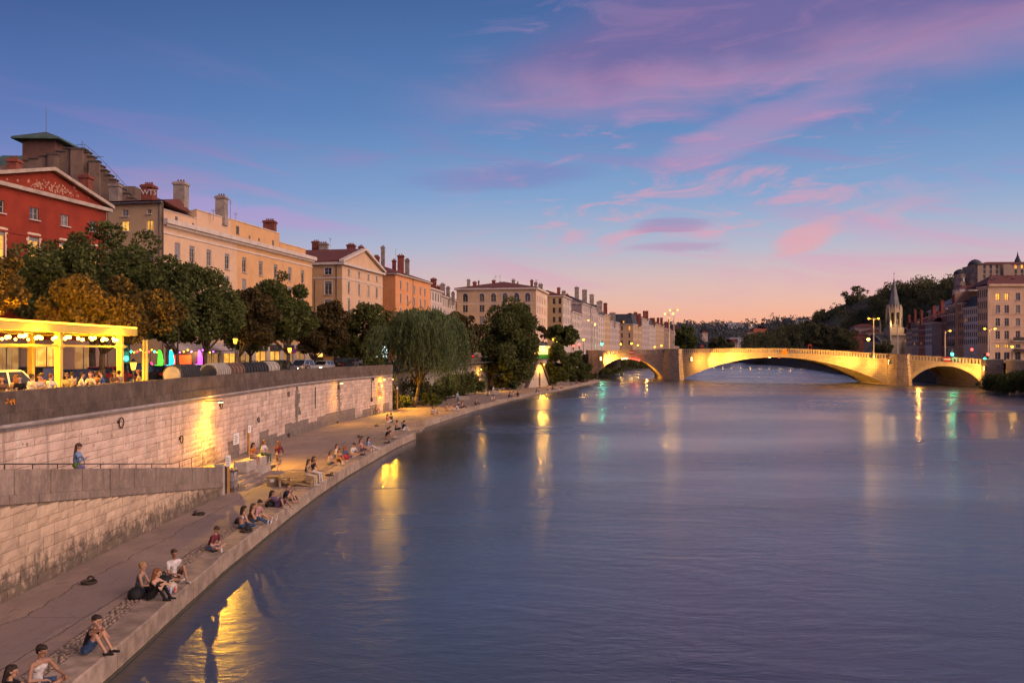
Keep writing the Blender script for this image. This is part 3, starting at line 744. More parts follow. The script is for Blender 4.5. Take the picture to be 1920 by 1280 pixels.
mb = MB(); mb.extr([(-.95,0,0),(0,0,-.95),(.95,0,0),(0,0,.95)], (0,-.05,0)); mb.build('panel', mat('sign_orange', (0.75,0.30,0.03), (0.65,0.25,0.03), 2, .5), r)
mb = MB(); mb.box(-.05,.05,.0,.12,-.5,.5); mb.build('bracket', STEEL, r)

# floodlights on the bridge -----------------------------------------------------
LAMP_Y = emit('sodium_lens', (1.0,0.55,0.12), 30); HOUS = mat('lamp_housing', (0.20,0.19,0.18), (0.14,0.13,0.12), 4, 0.5, metal=0.4)
FLG = (1.0, 0.45, 0.06)
def flood(px, off, z, dirx, label, heads):
    t = bt(px); base = bloc(t, off, z); r = thing('floodlight', label, 'floodlight', base, BANG, 'floodlights on the bridge piers')
    a = MB(); a.path([(0,1.2,0),(0,0,0)], .06); a.build('arm', STEEL, r)
    for k, dz in enumerate((0.0, .55)):
        h = MB(); h.hexa([(-.35,-.3,dz-.2),(.35,-.3,dz-.2),(.35,.3,dz-.2),(-.35,.3,dz-.2)], [(-.28,-.3,dz+.2),(.28,-.3,dz+.2),(.28,.3,dz+.2),(-.28,.3,dz+.2)]); ho = h.build('head', HOUS, r)
        q = MB(); x = .36*dirx; q.box(min(x,x+.02*dirx), max(x,x+.02*dirx), -.25,.25,dz-.15,dz+.12); q.build('lens', LAMP_Y, ho)
    for pw, cone, tt, zz in heads:
        point_light('flood_beam', bloc(t+dirx*.6, off, z), pw, FLG, None, 0.25, cone, bloc(tt, 0.0, zz), 1.0)
flood(1290, -3.6, 5.6, 1, 'twin floodlight on the left pier aimed along the main span', ((3000,150,tM0+6,4.5),(27000,80,tM0+16,5.0),(125000,40,tM0+27,6.5)))
flood(1656, -3.6, 5.2, -1, 'twin floodlight on the right pier aimed along the main span', ((1900,150,tM1-6,4.0),(20000,80,tM1-16,4.5),(125000,40,tM1-27,6.0)))
flood(1124, -2.0, 5.6, 1, 'floodlight at the left abutment above the waterside people', ((6000,130,tL0+4,5.5),(6000,60,tL0+10,6.0)))
flood(1836, -2.4, 3.9, -1, 'floodlight at the right abutment under the balustrade', ((3600,140,tR1-4,3.6),(8000,60,tR1-10,4.4)))
point_light('vault_light', bloc(tL1-5, 4, 1.6), 900, FLG, None, .2)
point_light('pier_light', bloc(tM1+4, -6.0, 3.2), 900, FLG, None, .2)
# lit red and amber string under the left vault
vl = thing('string_light', 'row of red and amber lights hanging under the left bridge arch', 'light', (BA.x,BA.y,0), BANG)
for i in range(9):
    t = lerp(tL0+9, tL1-8, i/8); q = MB(); q.ball((t,-.28,aL(t)-.15), .17, n=8, k=5); q.build('bulb', emit('bulb_red', (1.0,0.05,0.03), 14) if i > 2 else LAMP_Y, vl)
q = MB(); q.path([(lerp(tL0+9,tL1-8,i/8),-.28,aL(lerp(tL0+9,tL1-8,i/8))+.02) for i in range(9)], .03, 5); q.build('cable', STEEL, vl)
point_light('red_glow', bloc((tL0+tL1)/2+2, -.8, zcL-.5), 60, (1,0.05,0.03), None, .15)
# ================================================================== buildings
def plaster(name, c, c2=None, streak=0.25, scale=0.5):
    if name in MATS: return MATS[name]
    m, t, b = base_mat(name); c2 = c2 or tuple(x*0.86 for x in c)
    pos = t.n('ShaderNodeNewGeometry').outputs['Position']
    col = t.mix(t.ss(t.noise(pos, scale, 5, 0.6), 0.3, 0.7), c, c2)
    col = t.mix(t.ss(t.noise(t.vmul(pos, (1.1,1.1,0.07)), 1.0, 4, 0.6), 0.56, 0.78, 0, streak), col, tuple(x*0.45 for x in c))
    t.put(b.inputs['Base Color'], col); b.inputs['Roughness'].default_value = 0.9; b.inputs['Specular IOR Level'].default_value = 0.15
    t.put(b.inputs['Normal'], t.bump(t.noise(pos, 9, 3, 0.6), 0.25, 0.02))
    MATS[name] = m; return m
def tiles(name, c, c2):
    if name in MATS: return MATS[name]
    m, t, b = base_mat(name)
    pos = t.n('ShaderNodeNewGeometry').outputs['Position']
    wv = t.n('ShaderNodeTexWave', wave_type='BANDS', bands_direction='Z'); t.put(wv.inputs['Vector'], pos); wv.inputs['Scale'].default_value = 2.2; wv.inputs['Distortion'].default_value = 2.0; wv.inputs['Detail'].default_value = 2
    col = t.mix(t.ss(t.noise(pos, 0.8, 5, 0.65), 0.3, 0.7), c, c2)
    t.put(b.inputs['Base Color'], t.mix(t.ss(wv.outputs[1], 0.0, 0.4, 0.3, 0), col, tuple(x*0.4 for x in c)))
    b.inputs['Roughness'].default_value = 0.85; t.put(b.inputs['Normal'], t.bump(wv.outputs[1], 0.5, 0.05))
    MATS[name] = m; return m
ROOF = tiles('roof_tile', (0.17,0.045,0.03), (0.11,0.032,0.024)); SLATE = tiles('roof_slate', (0.07,0.075,0.09), (0.05,0.05,0.06)); COPPER = tiles('roof_copper', (0.07,0.12,0.10), (0.05,0.08,0.07))
BRICK = mat('chimney_brick', (0.26,0.07,0.045), (0.15,0.05,0.04), 2.5, 0.9, 0.4, 14, rand=0.2); RENDER_G = mat('chimney_render', (0.33,0.27,0.23), (0.19,0.155,0.135), 1.0, 0.9, 0.3, 9, rand=0.2)
POT = mat('chimney_pot', (0.22,0.075,0.05), (0.12,0.05,0.04), 4, 0.9)
FRAME_D = mat('far_window_frame', (0.20,0.185,0.18), (0.15,0.14,0.135), 4, 0.7); FRAME = mat('window_frame', (0.42,0.40,0.38), (0.34,0.32,0.31), 4, 0.6); SHUT = mat('roller_shutter', (0.24,0.235,0.24), (0.19,0.185,0.19), 5, 0.6, 0.4, 3, stretch=(0.1,0.1,9))
SILL = mat('window_sill', (0.55,0.47,0.40), (0.44,0.37,0.32), 2, 0.8)
TRIM = mat('facade_trim', (0.62,0.52,0.44), (0.50,0.42,0.36), 1.2, 0.85, rand=0.05); TRIM2 = mat('stained_trim', (0.44,0.36,0.30), (0.30,0.24,0.20), 1.2, 0.85); GUT = mat('gutter_zinc', (0.15,0.14,0.14), (0.10,0.09,0.09), 3, 0.5, metal=0.4)
def glass_mat():
    m, t, b = base_mat('window_glass')
    rn = t.n('ShaderNodeObjectInfo').outputs['Random']
    t.put(b.inputs['Base Color'], t.ramp(rn, [(0,(0.012,0.013,0.016)),(0.5,(0.03,0.03,0.035)),(0.75,(0.10,0.09,0.085)),(1,(0.22,0.19,0.17))]))
    b.inputs['Roughness'].default_value = 0.08; b.inputs['Specular IOR Level'].default_value = 0.8; return m
GLASS = glass_mat(); GLASS_D = mat('far_window_glass', (0.02,0.02,0.024), (0.05,0.045,0.045), .4, .35, spec=.25)
def lit_room(name, c, k):
    m, t, b = base_mat(name); pos = t.n('ShaderNodeNewGeometry').outputs['Position']
    n = t.noise(t.vmul(pos, (1,1,1.6)), .8, 2, .5); n2 = t.noise(t.vmul(pos, (4,4,.3)), 1.0, 2, .5)
    col = t.mix(t.ss(n, .4, .6), c, tuple(x*y for x, y in zip(c, (.75,.62,.5)))); col = t.mix(t.ss(n2, .52, .7, 0, .75), col, tuple(x*.22 for x in c))
    t.put(b.inputs['Base Color'], (.05,.04,.03)); t.put(b.inputs['Emission Color'], col); b.inputs['Emission Strength'].default_value = k; return m
LITY = lit_room('lit_room_yellow', (1.0,0.50,0.07), 1.35); LITW = lit_room('lit_room_white', (0.88,0.84,1.0), 2.2); LITO = lit_room('lit_room_orange', (1.0,0.42,0.06), 1.9); LITD = lit_room('lit_room_dim', (1.0,0.50,0.14), 0.45)
DARKIN = mat('dark_interior', (0.02,0.017,0.015), (0.035,0.03,0.025), 2, 0.9)

WC = {}
def win_meshes(w, h, detail):
    k = (round(w,2), round(h,2), detail)
    if k in WC: return WC[k]
    f = MB(); fw = 0.055 if detail else 0.09
    f.box(-w/2,-w/2+fw,-.03,.03,0,h); f.box(w/2-fw,w/2,-.03,.03,0,h); f.box(-w/2+fw,w/2-fw,-.03,.03,0,fw); f.box(-w/2+fw,w/2-fw,-.03,.03,h-fw,h)
    f.box(-fw*.6,fw*.6,-.04,.02,fw,h-fw)
    if detail:
        for q in range(1, 3 if h > 1.5 else 2):
            z = h*q/(3 if h > 1.5 else 2); f.box(-w/2+fw,-fw*.6,-.025,.015,z-.018,z+.018); f.box(fw*.6,w/2-fw,-.025,.015,z-.018,z+.018)
    p = MB(); p.quad((-w/2+.01,.035,.01),(w/2-.01,.035,.01),(w/2-.01,.035,h-.01),(-w/2+.01,.035,h-.01))
    sh = MB(); sh.box(-w/2+.005,w/2-.005,-.08,-.05,0,1.0)
    sl_ = MB(); sl_.box(-w/2-.10,w/2+.10,-.34,-.12,-.10,0.0)
    WC[k] = dict(frame=f.mesh('window_frame', FRAME if detail else FRAME_D), pane=p.mesh('pane', [GLASS if detail else GLASS_D]), shut=sh.mesh('shutter', SHUT), sill=sl_.mesh('sill', SILL), su={}); return WC[k]
def lit_pane(w, h, m):
    k = ('lit', round(w,2), round(h,2), m.name)
    if k not in WC:
        p = MB(); p.quad((-w/2+.01,.036,.01),(w/2-.01,.036,.01),(w/2-.01,.036,h-.01),(-w/2+.01,.036,h-.01)); WC[k] = p.mesh('pane', [m])
    return WC[k]

class Bldg:
    def __init__(s, name, label, x, y, ang, z0, cat='building'):
        s.root = thing(name, label, cat, (x, y, z0), ang); s.x, s.y, s.a, s.z0 = x, y, ang, z0; s.rn = random.Random(hash(label) % 9999)
        s.ex = Vector((math.cos(ang), math.sin(ang))); s.ey = Vector((-math.sin(ang), math.cos(ang)))
    def loc(s, p):
        d = Vector((p[0]-s.x, p[1]-s.y)); return Vector((d.dot(s.ex), d.dot(s.ey), (p[2] if len(p) > 2 else s.z0)-s.z0))
    def part(s, mb_, name, m, smooth=False): return mb_.build(name, m, s.root, smooth)
    def wall(s, side, L, D, H, wins, m, x0=0.0, x1=None, zb=0.0, name='wall', reveal=0.2):
        """side: F front, L left flank, R right flank, B back. wins: (x, z, w, h, kind)"""
        O, ex, out, rot = {'F': (Vector((0,0,0)), Vector((1,0,0)), Vector((0,-1,0)), 0.0), 'L': (Vector((0,D,0)), Vector((0,-1,0)), Vector((-1,0,0)), -PI/2),
                           'R': (Vector((L,0,0)), Vector((0,1,0)), Vector((1,0,0)), PI/2), 'B': (Vector((L,D,0)), Vector((-1,0,0)), Vector((0,1,0)), PI)}[side]
        W = L if side in 'FB' else D; x1 = W if x1 is None else x1; mb_ = MB()
        H0, H1 = H if isinstance(H, tuple) else (H, H)
        top = lambda x: lerp(H0, H1, (x-x0)/(x1-x0))
        hs = [(x-w/2, x+w/2, z, z+h) for x, z, w, h, k in wins]
        xs = sorted({x0, x1, *[q for r in hs for q in r[:2] if x0 < q < x1]}); zs = sorted({zb, *[q for r in hs for q in r[2:] if q > zb]})+[None]
        P = lambda x, z: O+ex*x+Vector((0,0,z))
        for xa, xb in zip(xs, xs[1:]):
            for za, zc in zip(zs, zs[1:]):
                cx = (xa+xb)/2; cz = za+.01 if zc is None else (za+zc)/2
                if any(r[0] < cx < r[1] and r[2] < cz < r[3] for r in hs): continue
                mb_.quad(P(xa,za), P(xb,za), P(xb,top(xb) if zc is None else zc), P(xa,top(xa) if zc is None else zc))
        for r in hs:
            i_ = -out*reveal; a, b_, c_, d_ = P(r[0],r[2]), P(r[1],r[2]), P(r[1],r[3]), P(r[0],r[3])
            for p, q in ((a,b_),(b_,c_),(c_,d_),(d_,a)): mb_.quad(p, q, q+i_, p+i_)
        o = s.part(mb_, name, m)
        for x, z, w, h, k in wins: s.window(P(x,z)-out*(reveal-.05), rot, w, h, k)
        return o
    def window(s, p, rot, w, h, k):
        kind = k.split(':'); far = 'far' in kind; ms = win_meshes(w, h, not far)
        o = link('window', ms['frame'], s.root, p, rot)
        lit = next((q for q in kind if q in ('y','w','o','d')), None)
        link('pane', lit_pane(w, h, {'y':LITY,'w':LITW,'o':LITO,'d':LITD}[lit]) if lit else ms['pane'], o)
        if far: return o
        link('sill', ms['sill'], o)
        if 's' in kind:
            f = s.rn.choice((0.22,0.25,0.3,0.5,0.75,1.0)) if 'full' not in kind else 1.0
            if 'head' in kind: f = 0.2
            link('shutter', ms['shut'], o, (0,0,h*(1-f)), 0, (1,1,h*f))
        if 't' in kind:       # plain stone surround
            if 'sur' not in ms:
                q = MB(); tw = .13
                q.box(-w/2-tw,-w/2,-.19,-.12,0,h+tw); q.box(w/2,w/2+tw,-.19,-.12,0,h+tw); q.box(-w/2,w/2,-.19,-.12,h,h+tw); ms['sur'] = q.mesh('surround', TRIM)
            link('surround', ms['sur'], o)
        if 'q' in kind:       # ragged quoin surround
            rn = s.rn; q = MB(); z = -.18
            while z < h+.2:
                dz = min(.3, h+.22-z)
                for sg in (-1,1):
                    e = w/2+rn.choice((.14,.2,.34)); a, b_ = sorted((sg*w/2, sg*e)); q.box(a,b_,-.175,-.13,z,z+dz-.015)
                z += dz
            q.box(-w/2,w/2,-.175,-.13,h+.001,h+.24); q.box(-w/2,w/2,-.18,-.125,-.2,-.11); q.build('surround', QUOIN, o)
        return o
    def band(s, L, D, z, h, out, m, sides='FL', name='cornice', x0=None, x1=None):
        a, b_ = (0 if x0 is None else x0), (L if x1 is None else x1)
        xa = a-out if 'L' in sides else a; xb = b_+out if 'R' in sides else b_
        mb_ = MB(); mb_.box(xa, xb, -out, .3, z, z+h)
        if 'L' in sides: mb_.box(-out, .3, .3, D, z+.001, z+h-.001)
        if 'R' in sides: mb_.box(L-.3, L+out, .3, D, z+.001, z+h-.001)
        return s.part(mb_, name, m)
    def hip(s, L, D, z, rise, ov=0.5, m=None, run=None, name='roof'):
        m = m or ROOF; r = run if run is not None else D/2; mb_ = MB()
        a = [(-ov,-ov,z),(L+ov,-ov,z),(L+ov,D+ov,z),(-ov,D+ov,z)]; t = [(r,D/2,z+rise),(L-r,D/2,z+rise)]
        mb_.add(a+t, [(0,1,5,4),(1,2,5),(2,3,4,5),(3,0,4),(3,2,1,0)]); return s.part(mb_, name, m)
    def gable(s, L, D, z, rise, ov=0.4, m=None, axis='y', name='roof'):
        m = m or ROOF; mb_ = MB()
        if axis == 'y': pts = [(-ov,-ov,z),(L/2,-ov,z+rise),(L+ov,-ov,z)]; d = (0,D+2*ov,0)
        else: pts = [(-ov,-ov,z),(-ov,D/2,z+rise),(-ov,D+ov,z)]; d = (L+2*ov,0,0)
        th = Vector((0,0,.22)); a = [Vector(p) for p in pts]
        for p, q in zip(a, a[1:]): mb_.hexa([p, q, q+Vector(d), p+Vector(d)], [p+th, q+th, q+Vector(d)+th, p+Vector(d)+th])
        return s.part(mb_, name, m)
    def chimney(s, px0, px1, py0, py1, Y, m=None, depth=1.6, pots=4, tall=False):
        m = m or BRICK; wx = (px1-px0)/FPX*Y; p = at((px0+px1)/2, py1, Y); l = s.loc(p); h = (py1-py0)/FPX*Y
        mb_ = MB(); e = .12; w2 = wx*0.42; d2 = min(depth, wx*.9)/2
        mb_.box(-w2,w2,-d2,d2,-1.2,h-.45); mb_.box(-w2-e,w2+e,-d2-e,d2+e,h-.448,h-.2); mb_.box(-w2-.02,w2+.02,-d2-.02,d2+.02,h-.198,h-.1)
        o = mb_.build('chimney', m, s.root, loc=l); o.rotation_euler = (0,0,-s.a)
        for i in range(pots):
            q = MB(); x = lerp(-w2*.75,w2*.75,(i+.5)/pots if pots > 1 else .5); q.lathe((x,0,h-.1), [(.11,0),(.13,.05),(.09,.30),(.11,.34)], 7); q.build('chimney_pot', POT, o)
    def pipe(s, x, y, z0, z1, m=None):
        mb_ = MB(); mb_.tube((x,y,z0),(x,y,z1),.06,n=6); return s.part(mb_, 'drainpipe', m or GUT)
    def antenna(s, px, py0, py1, Y):
        l = s.loc(at(px, py1, Y)); h = (py1-py0)/FPX*Y; mb_ = MB(); mb_.tube((0,0,-.5),(0,0,h),.03,n=5)
        for k in (.75,.85,.95): mb_.tube((-.45,0,h*k),(.45,0,h*k),.018,n=4)
        mb_.build('antenna', GUT, s.root, loc=l)
TH = math.atan2(1.0, 0.19)           # heading of the left-bank building line (world angle of local x)
def LBX(Y): return -59+.19*Y
QUOIN = mat('window_quoin', (0.66,0.52,0.36), (0.52,0.40,0.28), 2, 0.9, 0.3)

# --- red pedimented house -------------------------------------------------
Y0 = 74.4; b = Bldg('town_house', 'deep red town house with white pediment and ragged pale window surrounds', LBX(Y0), Y0, TH, 5.2)
L, D, H = 16.5, 15, 16.9; RD = plaster('red_plaster', (0.27,0.042,0.024), (0.20,0.033,0.021), 0.3)
xs = [b.loc((LBX(q), q))[0] for q in [59/(.19-(p-960)/FPX) for p in (10,72,124,169.5)]]
xs[0] = 2.0; wins = []
for i, x in enumerate((2.0,6.2,10.3,14.5)):
    wins += [(x,14.55,1.15,1.1,'n'), (x,10.6,1.3,2.5,'q:s:head:'+('y')), (x,6.6,1.3,2.5,'q:s')]
b.wall('F', L, D, H, wins, RD, zb=3.6); b.wall('R', L, D, H, [], RD); b.wall('L', L, D, H, [], RD); b.wall('B', L, D, H, [], RD)
b.wall('F', L, D, 3.6, [(3,0.1,3.2,3.0,'far:d'),(8,0.1,3.2,3.0,'far:o'),(13.2,0.1,3.0,3.0,'far:d')], plaster('red_base', (0.30,0.20,0.16)), name='ground_floor')
b.band(L, D, H, .35, .45, TRIM2, 'LFR'); b.band(L, D, 12.95, .18, .06, RD, 'FR', 'string_course')
mb = MB(); mb.extr([(0,-.02,H+.35),(L,-.02,H+.35),(L/2,-.02,H+2.5)], (0,.3,0)); ped = b.part(mb, 'pediment', RD)
mb = MB()
for sg in (0,1):
    a, c = ((-.6,H+.35),(L/2,H+2.55)) if sg == 0 else ((L/2,H+2.55),(L+.6,H+.35))
    mb.hexa([(a[0],-.6,a[1]),(c[0],-.6,c[1]),(c[0],.3,c[1]),(a[0],.3,a[1])],[(a[0],-.6,a[1]+.32),(c[0],-.6,c[1]+.32),(c[0],.3,c[1]+.32),(a[0],.3,a[1]+.32)])
b.part(mb, 'raking_cornice', TRIM2)
b.gable(L, D, H+.4, 2.1, .35)
rn = random.Random(3); mb = MB()       # flaking patches of old lettering on the pediment
for i in range(150):
    x = rn.gauss(8.6,2.0); z = H+.62+abs(rn.gauss(.3,.3)); r = rn.uniform(.03,.14)
    if z > H+1.6: continue
    mb.poly([(x+r*1.2*math.cos(2*PI*k/6)*rn.uniform(.6,1), -.032-.0003*i, z+r*math.sin(2*PI*k/6)*rn.uniform(.6,1.2)) for k in range(6)])
mb.build('flaked_paint', mat('flaked_plaster', (0.46,0.27,0.19), (0.34,0.16,0.11), 6, .9), ped)['kind'] = 'stuff'
b.chimney(17,38,297,313,92,BRICK,pots=3); b.chimney(150,172,328,352,96,BRICK,pots=3); b.pipe(L+.1,-.12,0,H)

# --- stepped theatre gable behind -------------------------------------------
TY = 128; tb = Bldg('theatre', 'dark stepped gable and green-roofed turret rising behind the red house', xat(-90,TY), TY, R(3), 5.2)
TS = plaster('sooty_stone', (0.20,0.135,0.10), (0.115,0.08,0.065), 0.5, 0.35)
def T(px, py): l = tb.loc(at(px, py, TY)); return (l[0], l[2])
prof = [T(-90,330), T(-20,318)]
for px, py in ((20,305),(40,301),(58,297),(75,292),(92,288),(108,283),(122,277)): prof += [T(px-7,py), T(px+9,py-.5)]
prof += [T(135,277), T(152,279)]
for i in range(11):
    px = 152+i*8.2; py = 283+i*8.6; prof += [T(px,py), T(px+8,py+.5)]
prof += [T(243,372)]
mb = MB(); pts = [(prof[0][0],0,0)]+[(x,0,z) for x, z in prof]+[(prof[-1][0],0,0)]
mb.extr(pts, (0,1.2,0)); tb.part(mb, 'gable_wall', TS)
COPM = mat('gable_coping', (0.09,0.07,0.06), (0.06,0.05,0.045), 2, .9)
for (x0,z0),(x1,z1) in zip(prof, prof[1:]):
    if abs(x1-x0) > .35 and abs(z1-z0) < .3:
        q = MB(); q.box(x0-.12,x1+.14,-.18,1.35,max(z0,z1)+.002,max(z0,z1)+.2); tb.part(q, 'coping_stone', COPM)
for px, top, w_ in ((97,290,.7),(141,279,.85),(173,302,.75)):
    x, z = T(px, top); q = MB(); q.box(x-w_,x+w_,-.55,-.002,0,z); tb.part(q, 'pilaster', TS); q = MB(); q.box(x-w_-.12,x+w_+.12,-.65,0.05,z+.002,z+.2); tb.part(q, 'coping_stone', COPM)
x0, z0 = T(-90,330); x1, z1 = T(118,290); q = MB(); q.add([(x0,1.3,z0),(x1,1.3,z1),(x1,14,z1+3),(x0,14,z1+3)], [(0,1,2,3)]); tb.part(q, 'roof', COPPER)
q = MB(); q.box(x0,T(240,300)[0],1.3,14,0,z0-1); tb.part(q, 'wall', TS)
tx0, tz0 = T(53,292); tx1, _ = T(114,292); tzt = T(85,262)[1]; hw = (tx1-tx0)/2; cx = tb.loc(at(84,262,TY+5))[0]; tx0, tx1 = cx-hw, cx+hw; tzt = tb.loc(at(84,265,TY+4))[2]; tz0 = T(53,292)[1]-1.2
tu = MB(); tu.box(tx0,tx1,2.5,2.5+2*hw,tz0-1.5,tzt); turret = tb.part(tu, 'turret', plaster('turret_brick', (0.17,0.085,0.065), (0.11,0.06,0.05), .4))
q = MB(); e = hw+1.15; ap = tb.loc(at(84,246,TY+5))[2]; cyy = 2.5+hw
q.add([(cx-e,cyy-e,tzt-.05),(cx+e,cyy-e,tzt-.05),(cx+e,cyy+e,tzt-.05),(cx-e,cyy+e,tzt-.05),(cx-e*.98,cyy-e*.98,tzt+.25),(cx+e*.98,cyy-e*.98,tzt+.25),(cx+e*.98,cyy+e*.98,tzt+.25),(cx-e*.98,cyy+e*.98,tzt+.25),(cx,cyy,ap)], [(3,2,1,0),(0,1,5,4),(1,2,6,5),(2,3,7,6),(3,0,4,7),(4,5,8),(5,6,8),(6,7,8),(7,4,8)]); q.build('turret_roof', COPPER, turret)
q = MB(); q.tube((cx,cyy,ap-.2),(cx,cyy,tb.loc(at(84,198,TY+5))[2]),.06,.03,6); q.build('mast', GUT, turret)
q = MB(); px_ = [(134,268),(150,266),(170,282),(190,303),(210,324),(230,347),(240,364)]; pr = [T(*k) for k in px_]
q.path([(x,.5,z) for x, z in pr], .035, 5)
for x, z in pr: q.tube((x,.5,z-1.3),(x,.5,z),.03,n=5)
tb.part(q, 'roof_railing', GUT)
q = MB(); x, z = T(143,258); q.tube((x,1,z-1.6),(x,1,z),.05,n=5); tb.part(q, 'mast', GUT)
def text_obj(name, txt, size, loc, rot, m, parent=None, ext=0.004, shear=0.0):
    c = bpy.data.curves.new(name, 'FONT'); c.body = txt; c.size = size; c.extrude = ext; c.align_x = 'CENTER'; c.align_y = 'CENTER'; c.shear = shear; c.resolution_u = 3
    o = bpy.data.objects.new(name, c); COL.objects.link(o)
    me = bpy.data.meshes.new_from_object(o.evaluated_get(bpy.context.evaluated_depsgraph_get())); bpy.data.objects.remove(o); bpy.data.curves.remove(c)
    me.materials.clear(); me.materials.append(m); o = link(name, me); o.location = loc; o.rotation_euler = rot; o['kind'] = 'stuff'
    if parent is not None: o.parent = parent
    return o
def scribble(parent, o, u, v, L, h, m, seed, w_=.03, name='scrawl'):
    """illegible brush strokes"""
    rn = random.Random(seed); o, u, v = Vector(o), Vector(u), Vector(v); n_ = u.cross(v).normalized(); q = MB(); x = 0
    while x < L:
        pts = []; k = rn.randint(2,4)
        for i in range(k): pts.append((x+rn.uniform(0,h*.7), rn.uniform(0,h)))
        for (a, b_), (c, d_) in zip(pts, pts[1:]):
            d2 = Vector((c-a, d_-b_)); l2 = d2.length
            if l2 < 1e-3: continue
            p2 = Vector((-d2.y, d2.x))/l2*w_*.5; P = lambda X, Y_: o+u*X+v*Y_
            q.extr([P(a+p2.x,b_+p2.y), P(a-p2.x,b_-p2.y), P(c-p2.x,d_-p2.y), P(c+p2.x,d_+p2.y)], n_*.004)
        x += h*rn.uniform(.6,1.0)
    o_ = q.build(name, m, parent); o_['kind'] = 'stuff'; return o_
GRAF = mat('white_graffiti', (0.62,0.58,0.56), (0.5,0.46,0.44), 3, .8)
text_obj('graffiti', 'VOF', 1.1, (cx-.5,2.47,tz0+.25), (PI/2,0,0), GRAF, turret)

# --- long cream house -----------------------------------------------------------
Y0 = 100.5; b = Bldg('apartment_house', 'long cream and ochre apartment house with heavy white cornice and stepped attic', LBX(Y0), Y0, TH, 5.2)
L, D, H = 41.6, 15, 17.2
C1 = plaster('cream_plaster', (0.62,0.42,0.27), (0.56,0.37,0.235), .18); C2 = plaster('ochre_plaster', (0.62,0.36,0.17), (0.54,0.31,0.145), .2); C3 = plaster('cream_shaded', (0.50,0.35,0.21), (0.43,0.30,0.18), .2); CB = plaster('shop_stone', (0.48,0.38,0.30), (0.38,0.30,0.24), .3)  # side tone is the cream darkened: shade put into the plaster colour
cx1 = (3.05,6.2,10.1,14.6); cx2 = (19.2,24,28.7,33.4,38)
wa, wb_ = [], []
for r, z in enumerate((13.3,10.4,7.5)):
    for i, x in enumerate(cx1): wa.append((x,z,1.15,2.0,'s:head' if (r,i) != (0,0) else 's:full'))
    for i, x in enumerate(cx2): wb_.append((x,z,1.15,2.0,'s'))
for i, x in enumerate(cx1): wa.append((x,4.35,1.3,2.0,'far:w' if i < 3 else 'n'))
for x in cx2: wb_.append((x,4.35,1.15,1.9,'n'))
b.wall('F', L, D, H, wa, C1, 0, 17.2, 3.7); b.wall('F', L, D, H, wb_, C2, 17.2, L, 3.7)
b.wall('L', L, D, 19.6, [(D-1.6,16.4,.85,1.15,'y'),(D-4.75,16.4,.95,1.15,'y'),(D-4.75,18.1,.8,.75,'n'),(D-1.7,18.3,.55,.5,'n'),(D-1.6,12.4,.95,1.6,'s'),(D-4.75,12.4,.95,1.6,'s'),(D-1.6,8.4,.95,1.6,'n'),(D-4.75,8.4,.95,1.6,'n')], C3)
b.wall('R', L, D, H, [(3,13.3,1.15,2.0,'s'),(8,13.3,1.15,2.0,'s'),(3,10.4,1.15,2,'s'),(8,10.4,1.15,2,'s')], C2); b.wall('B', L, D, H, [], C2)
b.band(L, D, H, .55, .62, TRIM, 'FR'); b.band(L, D, H-.12, .12, .38, TRIM, 'FR', 'cornice_moulding'); b.band(L, D, H-1.15, .2, .10, TRIM, 'FR', 'string_course')
den = MB(); x = .2
while x < L: den.box(x,x+.16,-.5,-.39,H-.34,H-.125); x += .42
b.part(den, 'dentil_row', TRIM)['kind'] = 'stuff'
for xa, xb, za, m, ws in ((.5,8.7,19.0,C1,[(4.2,18.1,.5,.5,'n'),(7.9,18.0,.35,.35,'n')]), (8.75,17.2,20.1,C1,[]), (17.2,31.8,20.2,C2,[(19,18.4,.75,1.15,'n'),(22.4,18.3,.4,.4,'n'),(25.2,18.3,.4,.4,'n'),(29.6,18.2,.45,.75,'n')]), (31.85,41.2,18.9,C2,[])):
    at_ = MB()
    mb = MB(); mb.box(xa,xb,.9,8,17.75,za); o = b.part(mb, 'attic', m)
    q = MB(); q.box(xa-.06,xb+.06,.82,1.25,za+.002,za+.12); q.build('attic_coping', TRIM, o)
    for x, z, w_, h_, k in ws: b.window(Vector((x,.86,z)), 0, w_, h_, 'far')
mb = MB(); mb.quad((-.3,-.2,19.8),(9,.9,19.0),(9,15,19.0),(-.3,15.2,19.8)); b.part(mb, 'roof_slab', ROOF)
mb = MB(); mb.add([(-.5,-.1,19.62),(-.5,D+.5,19.62),(6,D+.5,21.2),(6,1.5,21.0),(8.6,1.4,19.6)], [(0,3,2,1),(0,4,3)]); b.part(mb, 'roof', ROOF)
mb = MB(); mb.box(-.55,-.02,-.1,D,19.45,19.63); b.part(mb, 'gutter', GUT)
mb = MB(); mb.add([(8.8,8,20.1),(31.8,8,20.1),(31.8,12,21.5),(8.8,12,21.5)], [(0,1,2,3)]); b.part(mb, 'roof', ROOF)
b.pipe(-.08,-.12,0,19.4); b.pipe(-.1,.35,8,19.4)
b.chimney(207,227,344,382,106,RENDER_G,pots=1); b.chimney(327,352,341,402,108,RENDER_G,pots=3); b.chimney(405,426,367,406,116,RENDER_G,pots=3); b.chimney(494,518,413,436,131,BRICK,pots=4)
b.chimney(267,292,346,384,102.5,BRICK,pots=4)
l = b.loc(at(279,361,101.72)); text_obj('graffiti', 'WTS', .85, (l[0]+.0,l[1]-.0,l[2]), (PI/2,0,-b.a), GRAF, b.root, .01)
b.antenna(442,399,416,124); b.antenna(432,374,404,119); b.antenna(400,393,406,112)
b.wall('F', L, D, 3.7, [(x,.15,3.2,2.5,'far:'+('d','o','d','y','d','y','y','d','d')[i]) for i, x in enumerate((2.2,6.6,11,15.4,19.8,24.2,28.6,33,37.4))], CB, name='ground_floor')
FASC = mat('shop_fascia', (0.05,0.045,0.045), (0.03,0.028,0.028), 2, .5)
